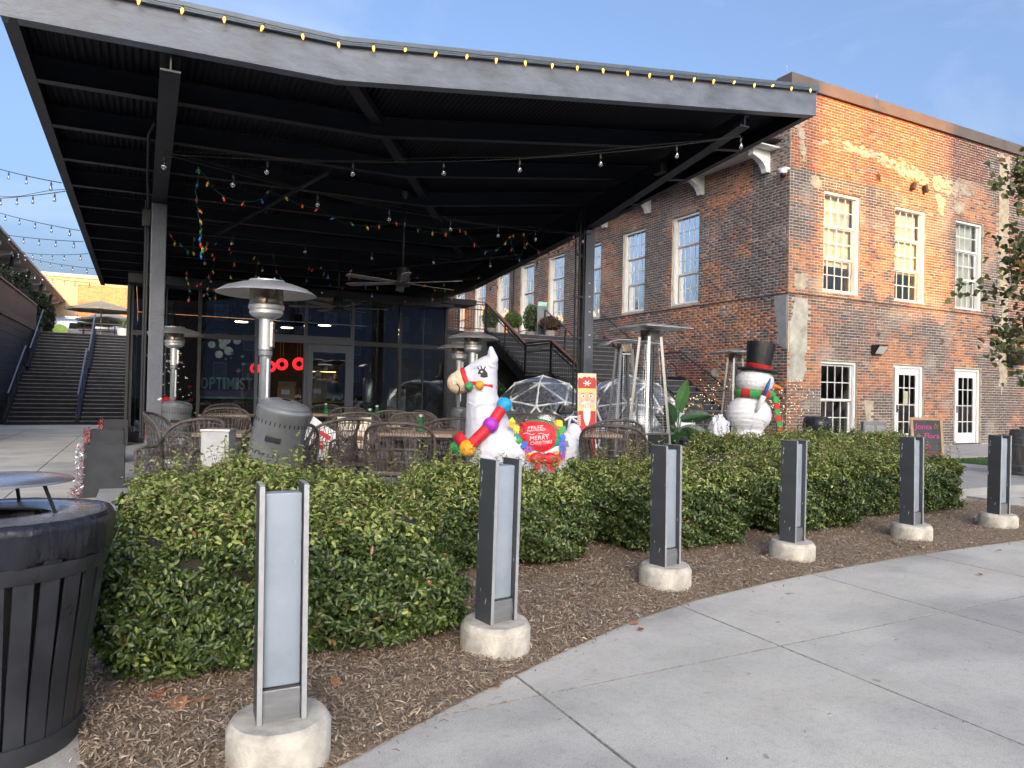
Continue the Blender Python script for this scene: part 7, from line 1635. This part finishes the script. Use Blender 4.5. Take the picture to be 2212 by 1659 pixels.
for (y, x0_, x1_) in ((828, 682, 722), (803, 678, 728)):
    p, q = at_y(x0_, y, 23.8)-s0, at_y(x1_, y, 23.8)-s0; MB().box2((p.x, -.1, p.z-.03), (q.x, .2, p.z)).build('board', mk('amber_board', (.45, .20, .06), rough=.5), t); MB().box2((p.x, .15, p.z+.002), (q.x, .17, p.z+.02)).build('light_strip', M_glow, t)
for k in range(11): p = at_y(684+3.4*k, 828, 23.75); bottle(p, .28+.04*(k % 3), M_ba, 'amber bottle on the lit back-bar shelf', 'amber bottles on the lit shelf')
for (x, y, Y, lab) in ((618, 780, 22.6, 'lit ceiling disc lamp left in the pavilion doorway'), (520, 752, 21.5, 'added ceiling disc lamp brightening the teal letters'), (700, 752, 21.0, 'added ceiling disc lamp brightening the room behind the door glass')):  # first lamp is real; the other two are added to brighten the interior
    p = at_y(x, y, Y); t = thing('disc_lamp', lab, 'lamp', (p.x, Y, 3.2), 0, 'ceiling disc lamps'); MB().lathe([(0, 0), (.20, .0), (.21, .02), (.12, .06), (0, .07)], 24).build('shade', M_blackmetal, t, angle=40); MB().lathe([(0, -.012), (.17, -.010), (.18, -.002)], 24).build('glow', mk('warm_lamp_glow', (.9, .7, .45), emit=(1, .72, .42), es=16.0), t); MB().tube([(0, 0, .06), (0, 0, .42)], .008, 5).build('stem', M_blackmetal, t)
# person behind the bar
pp = at_y(723, 850, 21.6); t = thing('person', 'person in dark clothing with dark hair standing behind the bar', 'person', (pp.x, 21.6, .1))
b = MB(); capsule(b, (0, 0, .95), (0, 0, 1.30), .16, .19, 6); capsule(b, (0, 0, 1.42), (0, -.01, 1.50), .055, .055, 3); b.ell((0, -.02, 1.60), (.075, .095, .115), 14, 10); b.ell((-.0, -.115, 1.585), .018, 8, 6)
for s in (-1, 1): capsule(b, (s*.20, 0, 1.38), (s*.24, -.05, 1.12), .052, .042, 5); capsule(b, (s*.24, -.05, 1.12), (s*.18, -.25, 1.05), .040, .032, 5); capsule(b, (s*.18, -.25, 1.05), (s*.16, -.33, 1.04), .035, .03, 3); capsule(b, (s*.09, 0, .95), (s*.10, 0, .50), .095, .065, 6); capsule(b, (s*.10, 0, .50), (s*.10, 0, .08), .06, .042, 6); capsule(b, (s*.10, .02, .04), (s*.10, -.16, .035), .045, .035, 4)
me = fuse(b, .018, 3); skin = mk('skin', (.42, .24, .17), rough=.6); cloth = mk('black_shirt', (.02, .02, .024), rough=.8); o = link_mesh('body', me, [skin, cloth], t, True)
for p_ in me.polygons: c = p_.center; p_.material_index = 0 if (c.z > 1.44 or (abs(c.x) > .13 and c.y < -.28)) else 1
h = MB(); h.ell((0, .015, 1.635), (.085, .10, .10), 14, 10); h.ell((0, .06, 1.56), (.07, .06, .08), 12, 8); link_mesh('hair', fuse(h, .016, 2), mk('dark_brown_hair', (.015, .011, .009), rough=.5), t, True)
# stepladder, urn, christmas tree and hanging sweets inside
p = at_y(785, 880, 18.3); t = thing('step_ladder', 'aluminium step ladder standing inside the right pavilion glass', 'ladder', (p.x, 18.3, .1))
for s in (-1, 1): MB().bar((s*.26, -.2, 0), (s*.20, 0, 1.0), .03, .05).build('front_rail', M_bmetal, t); MB().bar((s*.26, .35, 0), (s*.2, .02, 1.0), .025, .03).build('rear_rail', M_bmetal, t)
for k in range(4): MB().box((0, -.16+.045*k, .22+.24*k), (.46-.03*k, .09, .025)).build('tread', M_bmetal, t)
p = at_y(797, 850, 18.6); t = thing('coffee_urn', 'tall stainless urn inside the right pavilion glass', 'urn', (p.x, 18.6, .1)); MB().lathe([(.16, .9), (.165, .95), (.165, 1.52), (.14, 1.56), (.05, 1.58), (.04, 1.62), (0, 1.62)], 24).build('drum', M_chrome, t, angle=40); MB().box((0, 0, .45), (.5, .5, .88)).build('stand', M_black, t)
p = at_y(372, 850, 18.6); t = thing('indoor_christmas_tree', 'dark lit Christmas tree inside the left pavilion glass', 'tree', (p.x, 18.9, .1)); V, F, C_ = leaf_cloud(2600, (0, 0, 1.35), (.85, .85, 1.4), (.10, .02), [(.015, .04, .02)], cone=True); o = np_mesh('needles', V, F, M_leaf, t, C_); tag(o, kind='stuff'); MB().lathe([(.05, 0), (.04, 2.3)], 8).build('trunk', M_twig, t)
lm = MB(); 
for k in range(60): z = random.uniform(.3, 2.3); r_ = .70*(1-z/2.7); a = random.uniform(PI, 2*PI); lm.ell((r_*math.cos(a), r_*math.sin(a), z), .012, 6, 4)
o = lm.build('tree_lights', M_led, t); tag(o, kind='stuff')
for k in range(14): z = random.uniform(.4, 2.2); r_ = .72*(1-z/2.7); a = random.uniform(PI, 2*PI); MB().ell((r_*math.cos(a), r_*math.sin(a), z), .045, 10, 7).build('bauble', (F_red, M_alu2, F_white)[k % 3], t, smooth=True)
M_pep = mk('peppermint', (.62, .08, .07), rough=.5, col2=(.72, .68, .62), scale=14, sharp=(.48, .52))
for (x, y, r, Y, lab) in ((1048, 470, 34, 18.4, 'upper right peppermint ornament near the heater pole'), (1068, 640, 36, 18.4, 'lower right peppermint ornament near the heater pole'), (680, 535, 24, 18.4, 'smallest peppermint ornament below the white globes'), (795, 500, 26, 18.4, 'small peppermint ornament just right of the smallest one'), (825, 405, 30, 18.4, 'peppermint ornament touching the lowest right globe'), (960, 785, 42, 18.5, 'largest peppermint ornament above the teal letters')):
    p = at_y(421.2+.09765*x, 723.6+.09765*y, Y); t = thing('hanging_sweet', lab, 'ornament', p, 0, 'peppermint ornaments'); MB().lathe([(0, -.01), (r*.00112, -.012), (r*.00118, 0), (r*.00112, .012), (0, .01)], 18, (0, 0, 0), (0, 1, 0)).build('disc', M_pep, t); MB().tube([(0, 0, 0), (0, 0, 3.5-p.z)], .002, 3).build('thread', M_wire, t)
for (x, y, r, lab) in ((1060, 850, 68, 'largest peppermint swirl behind the door glass'), (1225, 745, 52, 'highest peppermint swirl behind the door glass'), (1328, 960, 50, 'peppermint swirl beside the person at the bar'), (965, 935, 36, 'smallest peppermint swirl at the door glass left edge')):
    p = at_y(583.2+.09765*x, 723.6+.09765*y, 18.2); t = thing('hanging_sweet', lab, 'ornament', p, 0, 'peppermint swirls at the door'); MB().lathe([(0, -.01), (r*.00112, -.012), (r*.00118, 0), (r*.00112, .012), (0, .01)], 20, (0, 0, 0), (0, 1, 0)).build('disc', M_pep, t); MB().tube([(0, 0, 0), (0, 0, 3.5-p.z)], .002, 3).build('thread', M_wire, t)
for (px, lab) in ((848, 'left snowflake window card inside the right glass'), (868, 'right snowflake window card inside the right glass')):
    p = at_y(px, 880, 17.7); t = thing('snowflake_card', lab, 'window card', (p.x, 17.7, at_y(px, 892, 17.7).z), 0, 'snowflake cards'); MB().box((0, 0, .31), (.19, .01, .62)).build('card', mk('white_card', (.66, .66, .64), rough=.7), t)
    for k in range(3): MB().box((0, -.007, .48), (.14, .003, .016), (0, k*PI/3, 0)).build('snowflake_arm', mk('maroon_print', (.25, .03, .06)), t)

# ================================================================== FIXTURES ON THE BRICK BUILDING
def fix(name, label, cat, p): return thing(name, label, cat, p)
p = at_x(1703, 368, FX-.12); p.y = FY+.1; t = fix('security_camera', 'white dome security camera on the brick corner under the eave', 'camera', Vector((FX-.13, FY+.12, p.z))); MB().bbox((.05, 0, .08), (.22, .22, .05), .01).build('plate', M_white, t); MB().lathe([(.10, .07), (.105, .0), (.09, -.04)], 20).build('shroud', M_white, t, angle=40); MB().ell((0, 0, -.07), .075, 14, 10).build('lens_ball', M_black, t, smooth=True)
p = at_y(1898, 756, FY-.1); t = fix('wall_pack_lamp', 'boxy wall lamp above between ground window and door', 'wall lamp', p); MB().add([(-.20, .09, -.12), (.20, .09, -.12), (.20, .09, .13), (-.20, .09, .13), (-.20, -.02, -.12), (.20, -.02, -.12), (.20, -.17, .13), (-.20, -.17, .13)], [(0, 1, 2, 3), (0, 4, 5, 1), (3, 2, 6, 7), (0, 3, 7, 4), (1, 5, 6, 2)]).build('housing', M_blackmetal, t); MB().quad((-.18, -.025, -.11), (.18, -.025, -.11), (.18, -.165, .10), (-.18, -.165, .10)).build('lens', mk('ribbed_lens', (.5, .5, .48), rough=.2), t)
p = at_y(1898, 381, FY-.02); t = fix('star_anchor', 'rusty iron star tie anchor on the sunlit brick', 'star', p); b = MB(); pts = [(0, -.05, 0)]+[((.16 if k % 2 == 0 else .065)*math.sin(k*PI/5), .01, (.16 if k % 2 == 0 else .065)*math.cos(k*PI/5)) for k in range(10)]; b.add(pts, [(0, i+1, (i+1) % 10+1) for i in range(10)]); b.build('points', mk('rusty_iron', (.10, .045, .03), rough=.8), t)
for (x, y, s, lab) in ((1974, 402, 1, 'left twin floodlight on the sunlit brick'), (2000, 408, -1, 'right twin floodlight on the sunlit brick')):
    p = at_y(x, y, FY-.10); t = thing('floodlight', lab, 'floodlight', p, 0, 'twin floodlights'); MB().bbox((0, 0, 0), (.10, .10, .22), .015, (0, rad(22*s), 0)).build('housing', mk('brown_metal', (.05, .035, .03), rough=.5), t); MB().bar((0, .03, 0), (s*.06, .1, .05), .03, .03).build('arm', M_blackmetal, t)
p = at_y(2196, 772, FY-.2); t = fix('wall_speaker', 'black wall speaker at the right edge of the brick front', 'speaker', p); MB().bbox((0, 0, 0), (.40, .26, .52), .02).build('cabinet', M_black, t); MB().bbox((-.24, .08, 0), (.05, .12, .54), .01).build('bracket', M_black, t); MB().bar((0, .1, 0), (0, .21, 0), .08, .08).build('mount', M_black, t)
for (x, y, lab) in ((775*.2187+1728, 702+.2187*95, 'left of three small iron tie plates, above the wall lamp'), (1405*.2187+1728, 702+.2187*155, 'middle of three small iron tie plates, above the chalkboard door'), (1985*.2187+1728, 702+.2187*205, 'right of three small iron tie plates, near the wall speaker')):
    p = at_y(x, y, FY-.012); t = thing('tie_plate', lab, 'tie plate', p, 0, 'iron tie plates'); MB().bbox((0, 0, 0), (.15, .02, .15), .004).build('plate', mk('rust_brown_plate', (.16, .09, .075), rough=.8), t); MB().lathe([(.025, 0), (.02, .02), (0, .022)], 8, (0, -.01, 0), (0, -1, 0)).build('bolt', M_blackmetal, t)
p = at_x(918+.1953*930, 486+.1953*600, FX-.09); t = thing('downpipe', 'dark downpipe between the far side windows', 'downpipe', (FX-.09, 28.3, 3.4)); MB().lathe([(.05, 0), (.05, 4.4)], 10).build('pipe', M_blackmetal, t); MB().box((.04, 0, 2), (.06, .13, .04)).build('strap', M_blackmetal, t)
# utility pedestals, wrapped bin, chalkboard, barrels
for (px, lab) in ((1876, 'left of two grey utility pedestals before the brick wall'), (1900, 'right of two grey utility pedestals before the brick wall')):
    t = thing('utility_pedestal', lab, 'utility box', ground_at(px, 15.2, .04), VR-.2, 'utility pedestals'); MB().bbox((0, 0, .42), (.24, .22, .84), .01).build('body', mk('pedestal_grey', (.22, .23, .25), rough=.5, var=.1), t); MB().bbox((0, -.115, .45), (.17, .008, .62), .003).build('cover', mk('pedestal_cover', (.34, .36, .39), rough=.5), t)
t = thing('wrapped_bin', 'bin covered by a black plastic bag beneath the ground window', 'litter bin', ground_at(1766, 15.0, .04)); MB().lathe([(.24, 0), (.25, .75)], 20).build('drum', M_plbox, t, angle=40); b = MB(); b.lathe([(.26, .55), (.285, .68), (.29, .80), (.27, .88), (.2, .92), (0, .90)], 24); 
b.v = [(x*(1+random.uniform(-.06, .06)), y*(1+random.uniform(-.06, .06)), z+random.uniform(-.015, .015)) for x, y, z in b.v]; b.build('bag', M_bag, t, smooth=True)
cb_ = ground_at(2009, 13.9, .0); t = thing('chalkboard_sign', 'wood-framed chalkboard reading Jonta Flora, kids welcome', 'sign', cb_, rot=(rad(-9), 0, VR-rad(6)))
M_frame = mk('pine_frame', (.50, .33, .20), rough=.6, var=.15); w, h = .60, 1.02
MB().box((0, 0, h/2), (w-.08, .012, h-.08)).build('board', mk('slate_chalkboard', (.055, .062, .068), rough=.7, var=.15), t)
for (c, s_) in (((-w/2+.025, -.002, h/2), (.05, .03, h)), ((w/2-.025, -.002, h/2), (.05, .03, h)), ((0, -.002, h-.025), (w-.10, .03, .05)), ((0, -.002, .06), (w-.10, .03, .05))): MB().bbox(c, s_, .004).build('frame', M_frame, t)
for s in (-1, 1): MB().bar((s*(w/2-.03), .01, h-.02), (s*(w/2-.03), .42, -.05), .03, .03).build('rear_leg', M_frame, t)
M_pink, M_rust, M_orng = mk('pink_chalk', (.52, .08, .24), rough=.8, emit=(.75, .07, .30), es=.0), mk('red_chalk', (.36, .10, .08), rough=.8), mk('orange_chalk', (.80, .26, .14), rough=.8)
for (tx, x, z, sz, m_) in (('Jonta', -.06, .84, .15, M_pink), ('Flora', .08, .66, .14, M_pink), ('KIDS', -.05, .45, .11, M_rust), ('WELCOME!', .01, .32, .105, M_rust)): o = text_mesh('lettering', tx, sz, m_, t, .001, .0015, shear=.12 if m_ is M_pink else 0); o.rotation_euler = (PI/2, 0, 0); o.location = (x, -.0085, z)
for (cx_, cz_, r_) in ((.17, .85, .055), (-.16, .655, .04)):
    b = MB(); pts = [((r_ if k % 2 == 0 else r_*.42)*math.sin(k*PI/5)+cx_, -.009, (r_ if k % 2 == 0 else r_*.42)*math.cos(k*PI/5)+cz_) for k in range(10)]; b.tube(pts+[pts[0]], .004, 4); b.build('star', M_orng, t)
M_stave = mk('weathered_stave', (.13, .115, .10), rough=.75, var=.35, scale=5, stretch=(3, 3, .6), bump=.3); M_hoop = mk('barrel_hoop', (.20, .20, .20), rough=.5, metal=.6, var=.2)
for (px, D, lab) in ((2226, 12.3, 'weathered wine barrel at the right edge of the walk'), (2243, 13.6, 'second barrel behind the one at the right edge')):
    t = thing('wine_barrel', lab, 'barrel', ground_at(px, D, 0.0), 0, 'wine barrels'); pr = [(.275, 0), (.325, .2), (.345, .44), (.325, .68), (.28, .88)]
    for k in range(22):
        a = 2*PI*k/22; hw = PI/22*.97; vs = []
        for (r_, z_) in pr: vs += [(r_*math.cos(a-hw), r_*math.sin(a-hw), z_), (r_*1.006*math.cos(a), r_*1.006*math.sin(a), z_), (r_*math.cos(a+hw), r_*math.sin(a+hw), z_)]
        MB().add(vs, [(i*3+j, i*3+j+1, i*3+4+j, i*3+3+j) for i in range(4) for j in range(2)]).build('stave', M_stave, t)
    MB().lathe([(.27, .84), (0, .84)], 22, cap=False).build('head', M_stave, t)
    for (z_, r_) in ((.03, .286), (.14, .313), (.26, .336), (.62, .336), (.74, .315), (.85, .290)): MB().lathe([(r_, z_-.02), (r_+.006, z_-.02), (r_+.004, z_+.02), (r_-.002, z_+.02)], 40, cap=False).build('hoop', M_hoop, t)
# deck shrubs, pots and sign above the stair
def shrub(name, label, p, r, cols, n=1400, pot=.3, leaf=(.07, .04)):
    t = thing(name, label, 'shrub', p, 0, 'potted shrubs on the deck'); MB().lathe([(.16, 0), (.2, pot), (0, pot)], 14).build('pot', mk('clay_grey_pot', (.28, .26, .25), rough=.8), t, angle=40); V, F, C_ = leaf_cloud(n, (0, 0, pot+r[2]*.9), r, leaf, cols); o = np_mesh('foliage', V, F, M_leaf, t, C_); tag(o, kind='stuff')
    b = MB(); b.ell((0, 0, pot+r[2]*.85), [c*.7 for c in r], 10, 7); b.build('inner_growth', M_core, t); MB().tube([(0, 0, pot-.05), (0, 0, pot+r[2])], .02, 6).build('stem', M_twig, t)
def deck(px, py): p = at_z(px, py, ZT); return p
shrub('deck_shrub', 'round green shrub on the deck above the stair', (11.6, YT+1.2, ZT), (.34, .34, .32), [(.06, .12, .03), (.10, .15, .04)]); shrub('deck_shrub', 'taller green shrub left of the round one on the deck', (10.9, YT+1.6, ZT), (.3, .3, .42), [(.05, .10, .03), (.12, .16, .05)]); shrub('deck_shrub', 'reddish shrub by the top of the centre handrail', (13.0, YT+1.0, ZT), (.42, .42, .28), [(.10, .05, .035), (.14, .08, .05)]); shrub('deck_shrub', 'small upright green bush behind the reddish shrub', (12.7, YT+1.9, ZT), (.3, .3, .55), [(.04, .09, .03), (.06, .11, .03)])
t = thing('deck_board_sign', 'narrow standing menu sign on the deck before a glazed door', 'sign', (12.95, YT+1.5, ZT)); MB().box((0, 0, .75), (.42, .03, 1.3)).build('panel', mk('grey_menu_board', (.16, .18, .20), rough=.5), t); MB().box((0, -.02, 1.30), (.36, .01, .14)).build('heading', mk('mint_heading', (.35, .6, .5), rough=.5), t)
# green bush left of the stair behind the llama head
t = thing('dark_bush', 'dark leafy bush between the pavilion and the black stair', 'bush', (7.9, 16.4, PZ)); V, F, C_ = leaf_cloud(2600, (0, 0, .8), (.55, .55, .85), (.08, .045), [(.03, .07, .02), (.05, .10, .03)]); o = np_mesh('foliage', V, F, M_leaf, t, C_); tag(o, kind='stuff'); b = MB(); b.ell((0, 0, .75), (.4, .4, .65), 12, 8); b.build('inner_growth', M_core, t); MB().tube([(0, 0, 0), (0, 0, .8)], .03, 6).build('stem', M_twig, t)

# ================================================================== MAPLE AT THE RIGHT EDGE
mp_ = ground_at(2268, 11.4, 0.0); t = thing('maple_tree', 'green maple tree reaching in at the right edge of the picture', 'tree', mp_); M_bark = MATS['tree_bark']
MB().tube([(0, 0, 0), (.03, 0, 1.6), (-.05, .05, 3.4), (0, 0, 5.8)], [.13, .10, .07, .02], 10).build('trunk', M_bark, t, smooth=True)
lf = tint_mat('maple_leaf_mix', rough=.55, backlight=.3, mottle=.15); PP = []; r = random.Random(4)
for k in range(42):
    z0_ = r.uniform(1.9, 5.0); a = r.uniform(0, 2*PI); L_ = (1.15-.12*abs(z0_-3.2))*r.uniform(.55, 1.05); d_ = Vector((math.cos(a), math.sin(a), r.uniform(.1, .8))).normalized(); A = Vector((0, 0, z0_)); E_ = A+d_*L_; M_ = (A+E_)/2+Vector((0, 0, .05))
    MB().tube([A, M_, E_], [.022, .013, .004], 5).build('limb', M_bark, t)
    for j in range(58):
        u = r.uniform(.25, 1.08); c = A+(E_-A)*u+Vector((r.gauss(0, .15), r.gauss(0, .15), r.gauss(-.04, .15))); PP.append(c)
PP = np.array([tuple(p) for p in PP]); n = len(PP); cols = np.array([(.10, .13, .04), (.14, .155, .05), (.075, .105, .04), (.21, .17, .05), (.26, .13, .05)]); ci = rng.choice(5, n, p=[.36, .30, .2, .10, .04])
V, F, C_ = leaf_quads(PP, rng.normal(0, .6, (n, 3))+np.array([-.3, -.6, .5]), (.105, .095), cols[ci]*rng.uniform(.7, 1.3, (n, 1)), rng.normal(0, .6, (n, 3))+np.array([0, 0, -.7])); o = np_mesh('crown', V, F, lf, t, C_); tag(o, kind='stuff')

# ================================================================== FAR LEFT: TREES, CAMPER, PARASOLS
def evergreen(label, p, r, n, seed, cols=((.035, .05, .02), (.055, .07, .028), (.02, .035, .016))):
    t = thing('evergreen_tree', label, 'tree', p, 0, 'evergreens behind the fence'); MB().tube([(0, 0, 0), (.05, 0, r[2]*1.6)], [.10, .03], 8).build('trunk', M_bark, t); rr = np.random.default_rng(seed); Vs = []; Fs = []; Cs = []; off = 0
    for k in range(9):
        c = rr.normal(0, .42, 3)*np.array(r)+np.array([0, 0, r[2]*1.0]); V, F, C_ = leaf_cloud(n//9, c, np.array(r)*.55, (.17, .075), np.array(cols)); Vs.append(V); Fs.append(F+off); Cs.append(C_); off += len(V)
    o = np_mesh('crown', np.concatenate(Vs), np.concatenate(Fs), M_leaf, t, np.concatenate(Cs)); tag(o, kind='stuff'); b = MB(); b.ell((0, 0, r[2]), [c*.6 for c in r], 10, 8); b.build('inner_growth', M_core, t)
p = at_x(55, 640, -5.0); evergreen('tall dark evergreen between the board fence and eaved building', (-5.0, p.y-2, 3.5), (.75, 2.0, 1.55), 3600, 1); evergreen('rounded evergreen at the top left of the stairs', (-4.15, 40.5, 3.5), (.72, 1.0, .95), 3800, 2); evergreen('evergreen farther left behind the fence near picture edge', (-5.2, 31.0, 3.5), (.6, 1.2, 1.5), 2400, 3)
evergreen('slender tree beside the pavilion roof corner', (.75, 37, 3.5), (.55, .9, 2.2), 2600, 5)
p = at_y(185, 712, 46); t = thing('silver_camper', 'rounded silver camper trailer with a green disc on the upper plaza', 'camper', (at_y(178, 712, 47).x, 47, 3.5), scale=.74)
M_sil = mk('polished_camper_skin', (.55, .57, .62), rough=.3, metal=.7, var=.08); b = MB(); pr = []
n = 24; vs = []; fs = []; secs = [(-2.9, .25), (-2.7, .62), (-2.2, .92), (-1.5, 1.0), (1.9, 1.0), (2.5, .9), (2.9, .6), (3.0, .3)]
for (x, k) in secs:
    for j in range(n):
        a = 2*PI*j/n; c, s = math.cos(a), math.sin(a); vs.append((x, .95*k*abs(c)**.6*(1 if c > 0 else -1), 1.25+.82*k*abs(s)**.6*(1 if s > 0 else -1)))
for i in range(len(secs)-1):
    for j in range(n): fs.append((i*n+j, i*n+(j+1) % n, (i+1)*n+(j+1) % n, (i+1)*n+j))
b.add(vs, fs+[tuple(range(n))[::-1], tuple((len(secs)-1)*n+j for j in range(n))]); b.build('shell', M_sil, t, smooth=True)
MB().lathe([(.48, 0), (.48, .02), (0, .021)], 28, (-1.35, -.955, 1.05), (0, -1, 0)).build('logo_disc', mk('lime_disc', (.42, .62, .12), rough=.5), t); MB().bbox((0, -.97, 1.45), (1.6, .02, .45), .01).build('window', M_dark, t); MB().bbox((1.0, -1.2, 1.72), (2.4, .5, .03), .01, (.3, 0, 0)).build('awning', mk('mint_awning', (.20, .5, .36), rough=.7), t); MB().bbox((-.6, 0, 2.12), (1.1, .7, .16), .03).build('roof_unit', M_sil, t)
for s in (-.5, .5): MB().lathe([(.3, -.1), (.3, .1)], 18, (s*1.2, -.75, .30), (0, 1, 0)).build('wheel', M_black, t)
M_canvas = mk('tan_parasol_canvas', (.40, .36, .28), rough=.85, var=.08)
for (px, py, Y, R_, lab) in ((219, 657, 41, 1.55, 'nearest tan parasol at the top of the plaza stairs'), (236, 681, 44, 1.55, 'second tan parasol behind the nearest'), (243, 697, 48, 1.6, 'farthest lowest tan parasol')):
    p = at_y(px, py, Y); t = thing('parasol', lab, 'parasol', (p.x, Y, 3.5), 0, 'tan plaza parasols'); ht = p.z-3.5; b = MB(); n = 8; vs = [(0, 0, ht+.18)]
    for k in range(n): a = 2*PI*k/n; vs.append((R_*math.cos(a), R_*math.sin(a), ht-.25))
    for k in range(n): a = 2*PI*k/n; vs.append((R_*math.cos(a), R_*math.sin(a), ht-.36))
    b.add(vs, [(0, 1+i, 1+(i+1) % n) for i in range(n)]+[(1+i, 9+i, 9+(i+1) % n, 1+(i+1) % n) for i in range(n)]); b.build('canopy', M_canvas, t); MB().lathe([(.03, 0), (.03, ht+.15)], 8).build('pole', mk('pale_wood_pole', (.5, .45, .36), rough=.7), t); MB().lathe([(.28, 0), (.28, .06)], 12).build('base', M_blackmetal, t)
    for k in range(n): a = 2*PI*k/n; MB().bar((0, 0, ht+.12), (R_*.97*math.cos(a), R_*.97*math.sin(a), ht-.27), .02, .02).build('rib', M_wood, t)
t = thing('picnic_table', 'dark picnic table under the plaza parasol', 'table', (at_y(215, 700, 39.5).x, 39.5, 3.5)); MB().box((0, 0, .74), (1.8, .75, .05)).build('top', M_blackmetal, t)
for s in (-1, 1): MB().box((0, s*.7, .44), (1.8, .26, .04)).build('bench', M_blackmetal, t); MB().bar((s*.65, -.55, 0), (s*.65, .2, .72), .05, .09).build('leg', M_blackmetal, t); MB().bar((s*.65, .55, 0), (s*.65, -.2, .72), .05, .09).build('leg', M_blackmetal, t)
t = thing('spiky_plant', 'spiky yucca-like plant in a white pot at the stair top', 'plant', (at_y(255, 705, 38).x+.2, 38, 3.5)); MB().lathe([(.2, 0), (.26, .5), (0, .5)], 16).build('pot', M_white, t, angle=40)
for k in range(40): a = random.uniform(0, 6.28); e = random.uniform(.15, 1.2); d_ = Vector((math.cos(a)*math.cos(e), math.sin(a)*math.cos(e), math.sin(e))); MB().tube([(0, 0, .5), Vector((0, 0, .5))+d_*.3, Vector((0, 0, .47))+d_*.62], [.018, .016, .002], 4, flat=.3).build('leaf', mk('yucca_leaf', (.10, .15, .05), rough=.6), t)
